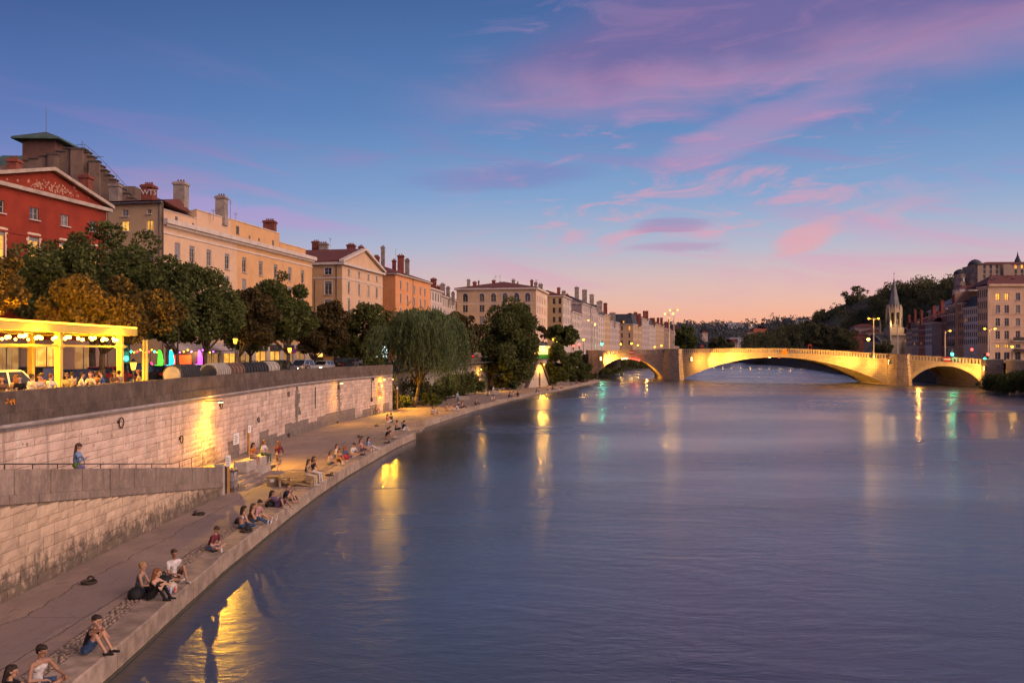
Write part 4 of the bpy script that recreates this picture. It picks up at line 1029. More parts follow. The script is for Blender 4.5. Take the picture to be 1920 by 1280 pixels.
AWN = mat('awning_cloth', (0.46,0.40,0.38), (0.36,0.31,0.30), 1.5, .9)
for i, x in enumerate((2.2,6.6,11,15.4,19.8,24.2,28.6,33,37.4)):
    if i in (0,1,2,3):
        q = MB(); q.hexa([(x-2,-.02,3.35),(x+2,-.02,3.35),(x+2,-2.2,2.55),(x-2,-2.2,2.55)],[(x-2,-.02,3.45),(x+2,-.02,3.45),(x+2,-2.2,2.65),(x-2,-2.2,2.65)]); q.hexa([(x-2,-2.2,2.3),(x+2,-2.2,2.3),(x+2,-2.17,2.3),(x-2,-2.17,2.3)],[(x-2,-2.2,2.65),(x+2,-2.2,2.65),(x+2,-2.17,2.65),(x-2,-2.17,2.65)]); b.part(q, 'awning', AWN)
    else:
        q = MB(); q.box(x-1.75,x+1.75,-.14,-.02,2.72,3.55); o = b.part(q, 'fascia_sign', FASC)
        if i == 5: text_obj('lettering', 'kooki', .62, (x,-.16,3.12), (PI/2,0,0), GRAF, o, .003)
        else: scribble(o, (x-.5,-.145,3.1), (1,0,0), (0,0,1), 1.0, .10, GRAF, i, .02)
cream = b

# --- peach house with pediment --------------------------------------------------
Y0 = 154; b = Bldg('town_house', 'peach town house with plain triangular pediment beside the long cream house', LBX(Y0), Y0, TH, 5.6)
L, D, H = 21.4, 20, 17.4; P1 = plaster('peach_plaster', (0.60,0.40,0.25), (0.53,0.345,0.215), .15); P2 = plaster('peach_shaded', (0.54,0.33,0.16), (0.47,0.28,0.14), .2)  # flank peach carries its shade in the colour
wins = []
for x in (3.2,8.3,13.3,17.9): wins += [(x,15.9,.95,1.0,'t'),(x,12.7,1.05,2.0,'t:s:head'),(x,9.3,1.05,2.4,'t:s:head'),(x,6.2,1.05,2.2,'t')]
wins[5] = (8.3,12.7,1.05,2.0,'t:s:head'); wins[9] = (13.3,12.7,1.05,2.0,'t:d')
b.wall('F', L, D, H, wins, P1, zb=4.2); b.wall('F', L, D, 4.2, [(x,.2,3.4,3.1,'far:'+k) for x, k in ((3,'y'),(8,'d'),(13,'d'),(18,'o'))], CB, name='ground_floor')
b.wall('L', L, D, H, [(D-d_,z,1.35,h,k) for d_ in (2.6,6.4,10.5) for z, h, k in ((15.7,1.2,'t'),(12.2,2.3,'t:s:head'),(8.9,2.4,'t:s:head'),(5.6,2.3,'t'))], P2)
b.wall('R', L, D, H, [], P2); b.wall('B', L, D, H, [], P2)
b.band(L, D, H, .45, .5, TRIM, 'LFR'); b.band(L, D, 15.0, .25, .08, TRIM, 'LFR', 'string_course')
mb = MB(); mb.extr([(0,-.02,H+.45),(L,-.02,H+.45),(L/2,-.02,H+3.6)], (0,.3,0)); b.part(mb, 'pediment', P1)
mb = MB()
for a, c in (((-.6,H+.45),(L/2,H+3.7)),((L/2,H+3.7),(L+.6,H+.45))):
    mb.hexa([(a[0],-.6,a[1]),(c[0],-.6,c[1]),(c[0],.3,c[1]),(a[0],.3,a[1])],[(a[0],-.6,a[1]+.4),(c[0],-.6,c[1]+.4),(c[0],.3,c[1]+.4),(a[0],.3,a[1]+.4)])
b.part(mb, 'raking_cornice', TRIM); b.gable(L, D, H+.5, 3.3, .4); b.pipe(-.1,1.0,0,H); b.pipe(-.1,5.0,6,H-2.6)
b.chimney(585,601,452,478,172,BRICK,pots=3); b.chimney(598,616,455,485,170,RENDER_G,pots=3); b.chimney(650,667,458,470,176,BRICK,pots=4); b.chimney(672,682,461,470,180,BRICK,pots=2)
b.antenna(619,446,460,172)
# --- orange house ------------------------------------------------------------------
Y0 = 183; b = Bldg('town_house', 'terracotta orange town house with red hipped roof near the willow', LBX(Y0), Y0, TH, 5.9)
L, D, H = 26.2, 16, 18.0; O1 = plaster('terracotta_plaster', (0.66,0.30,0.13), (0.58,0.25,0.105), .15); O2 = plaster('terracotta_shaded', (0.56,0.24,0.10), (0.49,0.20,0.085), .15)  # flank terracotta: front colour with the shade mixed in
wins = []
for i, x in enumerate((3.4,8.2,13.3,17.9,21.5)):
    for z, h in ((15.2,1.75),(12.3,1.95),(9.3,1.95),(6.4,1.9)): wins.append((x,z-.25*(i > 1),1.1,h,'t:s:head'+(':d' if z == 9.3 and i > 2 else '')))
b.wall('F', L, D, H, wins, O1, zb=4.4); b.wall('F', L, D, 4.4, [(x,.2,3.2,3.2,'far:'+k) for x, k in ((3,'d'),(8,'y'),(13,'w'),(18,'o'),(23,'d'))], CB, name='ground_floor')
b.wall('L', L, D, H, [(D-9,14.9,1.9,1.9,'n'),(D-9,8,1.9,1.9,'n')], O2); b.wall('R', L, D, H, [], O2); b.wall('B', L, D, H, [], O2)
b.band(L, D, H, .3, .45, TRIM, 'LFR'); b.hip(L, D, H+.3, 3.0, .6); b.pipe(9.5+2.5,-.1,0,H); b.pipe(-.1,5,0,H)
b.chimney(745,758,478,506,194,BRICK,pots=2); b.chimney(759,768,486,508,197,RENDER_G,pots=3); b.chimney(735,743,487,500,200,BRICK,pots=2); b.chimney(714,722,462,494,196,RENDER_G,pots=2); b.antenna(742,467,486,196)
b.chimney(700,712,480,505,190,BRICK,pots=5)

# --- generic river-front house ----------------------------------------------------
def house(name, label, pxl, Yl, pxr, Yr, z0, ze, wall, ncol, rows, D=14, roof='hip', rise=2.5, side=None, roofm=None, lit=(), wm=0.95, sidewall=None, zlo=0.0, cap=TRIM, flank=True, reveal=.05):
    pl_, pr_ = Vector((xat(pxl,Yl),Yl)), Vector((xat(pxr,Yr),Yr)); d_ = pr_-pl_; L = d_.length; ang = math.atan2(d_.y, d_.x); H = ze-z0
    b = Bldg(name, label, pl_.x, pl_.y, ang, z0); b.L, b.D, b.H = L, D, H
    nr = rows; wins = []; fh = (H-4.0)/nr
    for r in range(nr):
        for c in range(ncol):
            x = (c+.5)*L/ncol; wins.append((x, 4.0+r*fh+fh*.2, min(wm, L/ncol*.55), fh*.62, 'far'+(':'+lit[(r,c)] if (r,c) in lit else '')))
    b.wall('F', L, D, H, wins, wall, zb=zlo, reveal=reveal); sw = []
    if side:
        n = side; sfh = fh
        for r in range(nr):
            for c in range(n): sw.append((D-(c+.5)*side_pitch, 4.0+r*sfh+sfh*.2, .95, sfh*.62, 'far'+(':o' if ('s',r,c) in lit else '')))
    b.wall('L', L, D, H, sw, sidewall or wall)
    if flank: b.wall('R', L, D, H, [], wall); b.wall('B', L, D, H, [], wall)
    b.band(L, D, H, .35, .4, cap, 'LFR' if flank else 'F')
    for zz in (3.8, 4.0+fh*(nr-1)): b.band(L, D, zz-.1, .16, .1, cap, 'F', 'string_course')
    if roof == 'hip': b.hip(L, D, H+.35, rise, .3, roofm)
    elif roof == 'gable': b.gable(L, D, H+.35, rise, .3, roofm, 'x')
    elif roof == 'mansard':
        mb = MB(); s1 = 1.3; h1 = rise
        lo = [(-.2,-.2),(L+.2,-.2),(L+.2,D+.2),(-.2,D+.2)]; mi = [(s1*.45,s1*.45),(L-s1*.45,s1*.45),(L-s1*.45,D-s1*.45),(s1*.45,D-s1*.45)]; hi = [(s1,s1),(L-s1,s1),(L-s1,D-s1),(s1,D-s1)]
        V = [(x,y,H+.35) for x, y in lo]+[(x,y,H+.35+h1*.45) for x, y in mi]+[(x,y,H+.35+h1) for x, y in hi]
        mb.add(V, [(i,(i+1)%4,4+(i+1)%4,4+i) for i in range(4)]+[(4+i,4+(i+1)%4,8+(i+1)%4,8+i) for i in range(4)]+[(8,9,10,11)]); b.part(mb, 'roof', roofm or SLATE)
    return b
side_pitch = 3.2
PALE = plaster('pale_plaster', (0.56,0.46,0.39), (0.47,0.385,0.33), .25); PALE2 = plaster('pink_grey_plaster', (0.50,0.40,0.36), (0.42,0.335,0.30), .3); SAND = plaster('sand_plaster', (0.55,0.38,0.23), (0.47,0.32,0.20), .2)
GREY = plaster('grey_plaster', (0.36,0.29,0.26), (0.28,0.225,0.20), .35); OCH = plaster('mustard_plaster', (0.53,0.34,0.16), (0.46,0.29,0.14), .2); BROWN = plaster('brown_plaster', (0.34,0.24,0.18), (0.27,0.19,0.15), .3)
h_ = house('town_house', 'pale narrow apartment house just right of the orange house', 804, 212, 829, 226, 6.1, 23.0, PALE, 5, 4, roof='gable', rise=2.0)
h_.chimney(807,819,522,545,222,BRICK,pots=3); h_.chimney(818,826,536,548,224,BRICK,pots=2)
h_ = house('town_house', 'lower pale house with dense small windows before the arcaded block', 829, 226.5, 856, 250, 6.3, 22.0, PALE, 8, 4, roof='gable', rise=1.8, cap=SILL)
for a in ((825,835,532,560),(836,844,538,562),(846,853,548,564)): h_.chimney(*a, 236, RENDER_G, pots=3)

# --- arcaded corner block ------------------------------------------------------------
pl_ = Vector((xat(856,249),249)); pr_ = Vector((6.7,245)); d_ = pr_-pl_; L = d_.length
b = Bldg('apartment_block', 'large sandy corner block with round-arched top windows and red roof', pl_.x, pl_.y, math.atan2(d_.y,d_.x), 6.6)
D, H = 23.0, 18.7; XS = [b.loc(at(p,560,247))[0] for p in (870,902.5,925,947.5,970,991)]
wins = []
for i, x in enumerate(XS):
    for z, h in ((15.3,1.7),(12.4,2.0),(9.2,2.1),(6.0,2.1)): wins.append((x,z,1.45,h,'n'))
b.wall('F', L, D, H, wins, SAND)
for i, x in enumerate(XS+[(XS[k]+XS[k+1])/2 for k in (1,2,3)]):       # arched heads and blind arches
    q = MB(); w0 = .72
    pts = [(x+w0*math.cos(PI*k/8), 17.0+w0*math.sin(PI*k/8)) for k in range(9)]; po = [(x+(w0+.2)*math.cos(PI*k/8), 17.0+(w0+.2)*math.sin(PI*k/8)) for k in range(9)]
    for k in range(8): q.hexa([(pts[k][0],-.06,pts[k][1]),(po[k][0],-.06,po[k][1]),(po[k+1][0],-.06,po[k+1][1]),(pts[k+1][0],-.06,pts[k+1][1])],[(pts[k][0],0,pts[k][1]),(po[k][0],0,po[k][1]),(po[k+1][0],0,po[k+1][1]),(pts[k+1][0],0,pts[k+1][1])])
    if i < 6:
        q2 = MB(); q2.poly([(px_,-.03,pz_) for px_, pz_ in pts]); b.part(q2, 'arch_pane', GLASS)
    b.part(q, 'arch_moulding', TRIM)
sw = [(d0,z,1.0,2.0,'far') for d0 in (2.5,6,9.5,13,16.5,20) for z in (15.2,12.2,9.0,6.0)]
b.wall('R', L, D, H, sw, plaster('cream_block', (0.62,0.47,0.36), (0.54,0.40,0.31), .15)); b.wall('L', L, D, H, [], SAND); b.wall('B', L, D, H, [], SAND)
b.band(L, D, H, .5, .6, TRIM, 'LFR'); b.band(L, D, 14.7, .2, .06, TRIM, 'FR', 'string_course'); b.hip(L, D, H+.5, 2.6, .7)
for x0, x1 in ((0,4.6),(18.7,L)): q = MB(); q.box(x0-.05,x1+.05,-.5,-.02,H-.0,H+.52); b.part(q, 'pavilion_cornice', TRIM)
for a in ((875,882,524,537,252),(886,894,528,539,253),(896,899,527,538,254),(922,929,525,538,256),(936,940,529,539,256),(959,966,524,538,256),(969,972,529,538,256),(994,1000,525,541,256),(1001,1008,529,543,256),(1009,1018,532,545,258)): b.chimney(*a, RENDER_G if a[0] % 2 else BRICK, pots=2)
b.antenna(929.5,517,530,255); b.antenna(937.5,516,530,256); b.antenna(1006,524,534,256)

# --- row beyond the bridge road --------------------------------------------------------
side_pitch = 2.0
h_ = house('town_house', 'ochre house with deep camera-facing flank across the bridge road', 1055, 300, 1071, 320, 7.0, 26.7, PALE, 4, 5, D=13, side=2, sidewall=OCH, rise=2.4)
for a in ((1044,1051,539,556,306,BRICK),(1053,1061,545,556,310,RENDER_G),(1060,1066,551,560,312,BRICK)): h_.chimney(*a, pots=2)
h_ = house('town_house', 'low whitish house with many windows between taller quay houses', 1072, 321, 1091, 350, 7.0, 22.4, PALE, 7, 4, roof='gable', rise=2)
h_ = house('town_house', 'tall pale house with bare grey gable wall and three high chimneys', 1091, 350, 1122, 398, 7.0, 27.0, PALE2, 9, 5, D=15, roof='gable', rise=3.8, sidewall=GREY, roofm=SLATE)
mb = MB(); mb.extr([(-.02,-.3,h_.H+.3),(-.02,h_.D/2,h_.H+4.2),(-.02,h_.D+.3,h_.H+.3)], (.25,0,0)); h_.part(mb, 'gable', GREY)
for a in ((1077,1086,538,556),(1091,1101,543,562),(1105,1114,552,566),(1118,1130,565,580)): h_.chimney(*a, 372, RENDER_G, pots=3)
h_ = house('town_house', 'narrow house with painted mural panel beside the tall gabled house', 1122, 398, 1133, 416, 7.0, 24.5, PALE, 3, 5, roof='mansard', rise=4.5)
l = h_.loc(at(1126,596,398)); q = MB(); q.box(-.05,.0,-2.2,2.2,-1.4,1.4); q.build('mural', mat('mural_blue', (0.04,0.22,0.30), (0.35,0.10,0.06), 0.5, .8), h_.root, loc=(-.06,5,l[2]))
h_ = house('town_house', 'beige five-storey quay house with attic storey and tall chimneys', 1133, 417, 1144, 437, 7.0, 25.5, SAND, 4, 5, roof='gable', rise=2.5)
for a in ((1122,1129,564,580),(1131,1139,568,584)): h_.chimney(*a, 424, BRICK, pots=3)
h_ = house('town_house', 'pinkish house with large pale chimney block on the quay', 1144, 438, 1163, 474, 7.0, 23.2, PALE2, 7, 4, roof='gable', rise=2.6, roofm=SLATE)
h_.chimney(1142,1155,586,610,450,RENDER_G,pots=5)
side_pitch = 4.0
h_ = house('town_house', 'corner house with slate mansard roof and lit attic window', 1187, 470, 1204, 500, 7.0, 22.6, SAND, 6, 3, D=16, side=2, roof='mansard', rise=5.4, sidewall=SAND, lit={('s',2,0):1})
q = MB(); q.lathe((0,0,0), [(1.0,0),(1.0,1.6),(.5,2.2),(.1,2.4)], 10); q.build('dormer', SLATE, h_.root, loc=(.2,5.0,h_.H+.5))
q = MB(); q.box(-.05,0,-.35,.35,.4,1.4); q.build('dormer_window', LITO, h_.root, loc=(-.86,5.0,h_.H+.5))
for a in ((1188,1195,585,606),(1195,1202,588,608)): h_.chimney(*a, 486, BRICK, pots=3)
for i, (a0, a1, ya, yb, ze, ncol, m, rf, lb) in enumerate(((1204,1217,501,528,27.0,5,PALE2,'gable','tall greyish house behind the mansard corner house'),(1217,1229,529,556,24.0,5,PALE,'mansard','pale house with dark mansard, third before the bridge lamps'),
        (1229,1245,557,596,25.5,6,SAND,'gable','sandy house with brick chimneys left of the bridge lamps'),(1245,1257,597,630,24.0,5,BROWN,'gable','brown house just left of the twin bridge lamps'),(1257,1275,631,690,23.0,6,BROWN,'gable','last brown house of the quay row behind the bridge lamps'))):
    h_ = house('town_house', lb, a0, ya, a1, yb, 7.0, ze, m, ncol, 5, roof=rf, rise=2.8 if rf == 'gable' else 4, roofm=SLATE if i % 2 else ROOF)
    for k in range(2):
        c = lerp(a0, a1, .3+.4*k); h_.chimney(c-2.6, c+2.6, zp(ze) if False else HZ-(ze+5.0-CAMH)/((ya+yb)/2)*FPX, HZ-(ze+.5-CAMH)/((ya+yb)/2)*FPX, (ya+yb)/2+5, BRICK, pots=2)
# ================================================================== leaf clouds
def np_mesh(name, V, Q, m, mi=None):
    me = bpy.data.meshes.new(name); V = np.asarray(V, np.float32); Q = np.asarray(Q, np.int32); k = Q.shape[1]
    me.vertices.add(len(V)); me.vertices.foreach_set('co', V.ravel()); me.loops.add(Q.size); me.loops.foreach_set('vertex_index', Q.ravel())
    me.polygons.add(len(Q)); me.polygons.foreach_set('loop_start', np.arange(0, Q.size, k, dtype=np.int32))
    for q in (m if isinstance(m, (list, tuple)) else [m]): me.materials.append(q)
    if mi is not None: me.polygons.foreach_set('material_index', np.asarray(mi, np.int32))
    me.update(calc_edges=True); return me
def leaves(C, size, rng, aspect=0.62, droop=None):
    """one folded-diamond leaf (or spray) per centre"""
    n = len(C); u = rng.normal(size=(n,3)); u /= np.linalg.norm(u, axis=1, keepdims=True)
    if droop is not None: u = u*0.35+np.array([0,0,-1.0])*droop; u /= np.linalg.norm(u, axis=1, keepdims=True)
    r = rng.normal(size=(n,3)); v = np.cross(u, r); v /= np.linalg.norm(v, axis=1, keepdims=True)+1e-9
    s = (size*rng.uniform(.6,1.25,n))[:,None]
    P = np.stack([C-u*s*.5, C+v*s*aspect*.5, C+u*s*.5, C-v*s*aspect*.5], 1)
    return P.reshape(-1,3), np.arange(4*n).reshape(n,4)
def foliage_mat(name, dark, mid, light, trans=0.25, pos_var=True):
    if name in MATS: return MATS[name]
    m = bpy.data.materials.new(name); m.use_nodes = True; t = NT(m.node_tree); nt = m.node_tree; nt.nodes.clear()
    g = t.n('ShaderNodeNewGeometry'); isl = g.outputs['Random Per Island']
    col = t.ramp(isl, [(0,dark),(.55,mid),(1,light)])
    col = t.mix(t.ss(t.noise(g.outputs['Position'], 0.45, 2, .5), .35, .65, 0, .45), col, mid)
    d = t.n('ShaderNodeBsdfDiffuse'); tr = t.n('ShaderNodeBsdfTranslucent'); t.put(d.inputs[0], col); t.put(tr.inputs[0], t.mix(.4, col, light))
    mx = t.n('ShaderNodeMixShader'); mx.inputs[0].default_value = trans; nt.links.new(d.outputs[0], mx.inputs[1]); nt.links.new(tr.outputs[0], mx.inputs[2])
    o = t.n('ShaderNodeOutputMaterial'); nt.links.new(mx.outputs[0], o.inputs[0]); MATS[name] = m; return m
GREEN = foliage_mat('leaf_green', (0.050,0.066,0.022), (0.092,0.108,0.036), (0.15,0.155,0.05))
LAMPLIT = foliage_mat('leaf_lamplit', (0.075,0.055,0.018), (0.13,0.092,0.028), (0.22,0.14,0.036))  # canopy lamp glow put into the leaf colour
RUST = foliage_mat('leaf_rust', (0.050,0.042,0.019), (0.085,0.066,0.029), (0.135,0.094,0.037))
WILLOW = foliage_mat('leaf_willow', (0.068,0.092,0.040), (0.12,0.155,0.066), (0.18,0.21,0.095))
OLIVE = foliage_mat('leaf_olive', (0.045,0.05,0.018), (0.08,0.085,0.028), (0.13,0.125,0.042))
WOOD_F = foliage_mat('leaf_hillside', (0.08,0.085,0.045), (0.13,0.13,0.065), (0.19,0.175,0.082), .3)
FARW = foliage_mat('leaf_far_haze', (0.08,0.09,0.10), (0.11,0.12,0.125), (0.15,0.155,0.15), .2)  # blue of distance haze put into the leaf colour
BARK = mat('tree_bark', (0.10,0.07,0.05), (0.05,0.037,0.028), 6, .95, .6, 18, stretch=(1,1,.3))
def blob_points(c, r, n, rng, flat=0.85):
    """points in a shell of a lumpy ellipsoid"""
    d = rng.normal(size=(n,3)); d /= np.linalg.norm(d, axis=1, keepdims=True); rad = rng.uniform(.55,1.0,n)**.6
    return np.asarray(c)+d*rad[:,None]*np.array([r,r,r*flat])
def wood(points, rad, per, size, m, name, label, cat, seed, kind='stuff'):
    rng = np.random.default_rng(seed); C = []
    for (x,y,z), r in zip(points, rad):
        k = max(2, int(per/14)); 
        for _ in range(k):
            o = rng.normal(size=3)*np.array([.45,.45,.38])*r; C.append(blob_points((x+o[0],y+o[1],z+o[2]), r*rng.uniform(.38,.62), per//k, rng))
    C = np.concatenate(C); V, Q = leaves(C, size, rng, .8); o = link(name, np_mesh(name, V, Q, m)); tag(o, label, cat, kind=kind); return o

# ================================================================== hills
RIDGE = [(1400,640,660),(1440,630,650),(1490,616,630),(1525,606,612),(1545,586,602),(1570,574,592),(1600,565,580),(1640,553,560),(1660,545,550),(1700,540,530),(1760,532,500),(1810,528,470),(1850,545,430),(1920,545,415),(2050,520,395),(2300,470,370)]
BASE = [(1400,600),(1440,575),(1525,500),(1600,475),(1660,460),(1700,450),(1760,370),(1810,300),(1850,262),(1920,255),(2050,250),(2300,240)]
def ip(tab, x, k): return float(np.interp(x, [q[0] for q in tab], [q[k] for q in tab]))
NU, NV = 90, 26; V = []; rng = np.random.default_rng(11)
def hill_pt(u, v):
    px = lerp(1400, 2300, u**1.25); Yr = ip(RIDGE, px, 2); zr = zat(ip(RIDGE, px, 1), Yr); Yb = ip(BASE, px, 1)
    Y = lerp(Yb, Yr, v); s = v**1.25 if px > 1640 else (v**1.6 if v < .5 else v**1.6)
    z = lerp(5.6, zr, s); x = xat(px, Y)
    n = math.sin(px*.13+v*7)*math.sin(px*.051-v*11)*1.6*min(1,4*v*(1-v)+.15)
    return (x, Y, z+n)
for j in range(NV+4):
    for i in range(NU):
        if j < NV: V.append(hill_pt(i/(NU-1), j/(NV-1)))
        else:
            x, y, z = hill_pt(i/(NU-1), 1.0); k = j-NV+1; V.append((x*(1+.05*k), y*(1+.05*k), z-5*k*k*.6))
Q = [(j*NU+i, j*NU+i+1, (j+1)*NU+i+1, (j+1)*NU+i) for j in range(NV+3) for i in range(NU-1)]
def hill_mat():
    m, t, b = base_mat('hill_earth')
    g = t.n('ShaderNodeNewGeometry'); pos = g.outputs['Position']; nz = t.sep(g.outputs['Normal'])[2]
    rock = t.mix(t.ss(t.noise(t.vmul(pos,(1,1,.5)), .25, 6, .7), .35, .65), (0.32,0.22,0.16), (0.16,0.12,0.09))
    col = t.mix(t.ss(t.m('ADD', t.m('ABSOLUTE', nz), t.m('MULTIPLY', t.noise(pos, .08, 4, .6), .3)), .55, .95), rock, (0.075,0.075,0.04))
    t.put(b.inputs['Base Color'], col); b.inputs['Roughness'].default_value = .95; t.put(b.inputs['Normal'], t.bump(t.noise(pos, .6, 5, .7), .9, 1.0)); return m
o = link('hill', np_mesh('hill', V, Q, hill_mat())); tag(o, kind='structure')
pts, rad = [], []; rr = random.Random(5)
while len(pts) < 900:
    u, v = rr.random(), rr.random()**.8; px = lerp(1400, 2300, u**1.25)
    if px > 2050: continue
    if 1535 < px < 1640 and .35 < v < .97 and rr.random() < .82: continue
    if px > 1825 and v > .55: continue
    x, y, z = hill_pt(u, v); r = rr.uniform(2.4,5.2)*(.8 if v > .9 else 1); pts.append((x, y, z+r*.7)); rad.append(r)
wood(pts, rad, 210, 0.95, WOOD_F, 'hillside_wood', 'dark wooded hillside rising behind the church spire', 'trees', 21)
# far ridge
FR = [(900,625),(1200,612),(1262,608),(1300,608),(1345,606),(1385,611),(1420,603),(1450,598),(1490,597),(1530,601),(1600,600),(1700,590),(2100,560)]
V, Q = [], []; n = 70
for j in range(8):
    for i in range(n):
        px = lerp(900, 2100, i/(n-1)); Yr = 1650+120*math.sin(px*.01); z = zat(ip(FR, px, 1)+5, Yr); v = j/5
        V.append((xat(px, Yr)*(1 if v <= 1 else 1+.1*(v-1)), lerp(1150, Yr, v), lerp(5, z, min(1,v)**.8) if v <= 1 else z-60*(v-1)))
Q = [(j*n+i, j*n+i+1, (j+1)*n+i+1, (j+1)*n+i) for j in range(7) for i in range(n-1)]
tag(link('far_hill', np_mesh('far_hill', V, Q, mat('far_hill_earth', (0.03,0.034,0.028), (0.022,0.026,0.022), .01, .95))), kind='structure')
pts, rad = [], []
for k in range(800):
    px = rr.uniform(1180, 1640); v = rr.random()**.7; Yr = 1650+120*math.sin(px*.01); z = zat(ip(FR, px, 1)+5, Yr)
    r = rr.uniform(5,11); pts.append((xat(px, Yr), lerp(1150, Yr, v)*1.0, lerp(5, z, v**.8)+r*.5)); rad.append(r)
pts = [(x*y/ (1650+120*math.sin((960+x*FPX/1650)*.01)) if False else x, y, z) for x, y, z in pts]
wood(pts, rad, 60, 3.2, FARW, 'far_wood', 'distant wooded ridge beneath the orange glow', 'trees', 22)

# ================================================================== right bank
RB_M = ashlar('right_quay_masonry', (0.40,0.32,0.25), (0.32,0.26,0.205), (0.14,0.11,0.09), 1.0, 0.42, axis=(.3,.95), grime=.5, scale=1.4)
def bank_wall(name, label, pts, z1, m, par=True):
    L = Line(pts); r = thing(name, label, 'wall'); a_, p_ = MB(), MB()
    for (q0, q1) in zip(L.p, L.p[1:]):
        d = (q1-q0).normalized(); o = Vector((-d.y, d.x))
        a_.hexa([(q0.x,q0.y,-1),(q0.x-o.x,q0.y-o.y,-1),(q1.x-o.x,q1.y-o.y,-1),(q1.x,q1.y,-1)], [(q0.x,q0.y,z1),(q0.x-o.x,q0.y-o.y,z1),(q1.x-o.x,q1.y-o.y,z1),(q1.x,q1.y,z1)])
        i0, i1 = q0+o*.12, q1+o*.12
        p_.hexa([(i0.x,i0.y,z1+.002),(q0.x-o.x*.4,q0.y-o.y*.4,z1+.002),(q1.x-o.x*.4,q1.y-o.y*.4,z1+.002),(i1.x,i1.y,z1+.002)], [(i0.x,i0.y,z1+.3),(q0.x-o.x*.4,q0.y-o.y*.4,z1+.3),(q1.x-o.x*.4,q1.y-o.y*.4,z1+.3),(i1.x,i1.y,z1+.3)])
    a_.build('masonry', m, r); p_.build('coping', BTRIM, r)
bank_wall('quay_wall', 'right bank quay wall joining the bridge abutment behind the round bush', [(84,60),(90,140),(96,165),(105.5,188)], 5.9, RB_M)
bank_wall('quay_wall', 'dark right bank quay wall far beyond the bridge arches', [(107,205),(110,240),(122,330),(142,420),(160,520),(174,640),(187,760)], 5.4, mat('dark_quay', (0.12,0.10,0.085), (0.07,0.06,0.05), .6, .9, .3, 3))

def rb_house(label, pxl, Yl, pxr, Yr, ze, wall, ncol, rows, **k):
    return house('town_house', label, pxl, Yl, pxr, Yr, 5.4, ze, wall, ncol, rows, reveal=.06, **k)
DK = lambda nm, c: plaster(nm, tuple(min(.7,x*1.3) for x in c), tuple(min(.7,x*1.08) for x in c), .3)
ORB = DK('orange_bank', (0.42,0.22,0.12)); WHB = DK('white_bank', (0.46,0.39,0.36)); PKB = DK('pink_bank', (0.40,0.27,0.22)); RDB = DK('red_bank', (0.34,0.12,0.075)); GYB = DK('grey_bank', (0.34,0.27,0.24)); TNB = DK('tan_bank', (0.50,0.33,0.22))
# corner block facing the bridge
cxr, cyr = xat(1852,215), 215; b = Bldg('apartment_block', 'large tan corner block with two glowing top windows at the bridge end', cxr, cyr, R(-2), 5.4)
L, D, H = 22, 17, 18.4
XS = [b.loc(at(p,600,215))[0] for p in (1870.5,1887,1907.5)]+[9.6,12.4,15.2,18.5]
wins = []
for i, x in enumerate(XS):
    for z, h, kk in ((15.0,1.75,'n'),(11.9,1.9,'n'),(8.7,1.9,'n'),(5.55,1.95,'n'),(3.35,.9,'n'),(.3,2.0,'far')):
        k_ = kk
        if z == 15.0 and i < 2: k_ = 'far:o'
        if z == 3.35 and i < 2: k_ = 'far:y'
        wins.append((x,z,1.05 if z > 1 else 1.3,h,k_))
b.wall('F', L, D, H, wins, TNB)
for kk in ('L','B','R'): pass
b.wall('R', L, D, H, [], TNB); b.wall('B', L, D, H, [], TNB)
# its river flank turns back along the quay
b.band(L, D, H, .55, .6, TNB, 'FR'); b.band(L, D, 4.6, .2, .15, TNB, 'F', 'string_course'); b.band(L, D, 8.2, .15, .08, TNB, 'F', 'string_course'); b.band(L, D, 11.4, .15, .08, TNB, 'F', 'string_course')
q = MB(); q.box(XS[2]-1.6,XS[2]+6,-1.0,-.02,4.9,5.1); b.part(q, 'balcony', TRIM); q = MB(); q.box(XS[2]-1.6,XS[2]+6,-1.0,-.95,5.1,5.95); b.part(q, 'balcony_railing', RAIL)
q = MB(); q.hexa([(XS[2]-1,-.02,3.0),(XS[2]+4,-.02,3.0),(XS[2]+4,-1.6,2.5),(XS[2]-1,-1.6,2.5)],[(XS[2]-1,-.02,3.1),(XS[2]+4,-.02,3.1),(XS[2]+4,-1.6,2.6),(XS[2]-1,-1.6,2.6)]); b.part(q, 'awning', FASC)
q = MB(); q.add([(-.6,-.6,H+.55),(L+.6,-.6,H+.55),(L+.6,D+.6,H+.55),(3,D+.6,H+.55),(5,D/2,H+3.4),(L-5,D/2,H+3.4)], [(0,1,5,4),(1,2,5),(2,3,4,5),(3,0,4)]); b.part(q, 'roof', ROOF)
b.chimney(1884,1898,518,536,222,BRICK,pots=4); b.chimney(1868,1874,526,538,222,BRICK,pots=2)
for x, y in ((4,4.2),(8,4.0),(2.4,3.0)): q = MB(); q.box(x,x+.7,y,y+.9,H+1.2+.28*y-.3,H+1.35+.28*y-.2); b.part(q, 'skylight', GLASS)
def rY(px): return 94.5/((px-960)/FPX-.1)
h_ = rb_house('narrow tan quay house seen edge-on against the corner block', 1833, rY(1833), 1852, 215.1, 23.6, TNB, 5, 5, D=.9, roof='none', wm=1.0, flank=False)  # thin slab standing in for the corner block's river flank
h_ = rb_house('white house with dark slate attic next to the tan corner block', 1807, rY(1807), 1832.8, rY(1832.8), 18.9, WHB, 7, 5, roof='mansard', rise=2.8, lit={(3,0):'o',(3,1):'o'})
h_ = rb_house('narrow orange house on the right bank quay', 1792, rY(1792), 1806.8, rY(1806.8), 20.3, ORB, 4, 5, roof='gable', rise=1.6)
for a in ((1803,1812,551,572,234),(1812,1826,540,565,236)): h_.chimney(*a, GYB, pots=3)
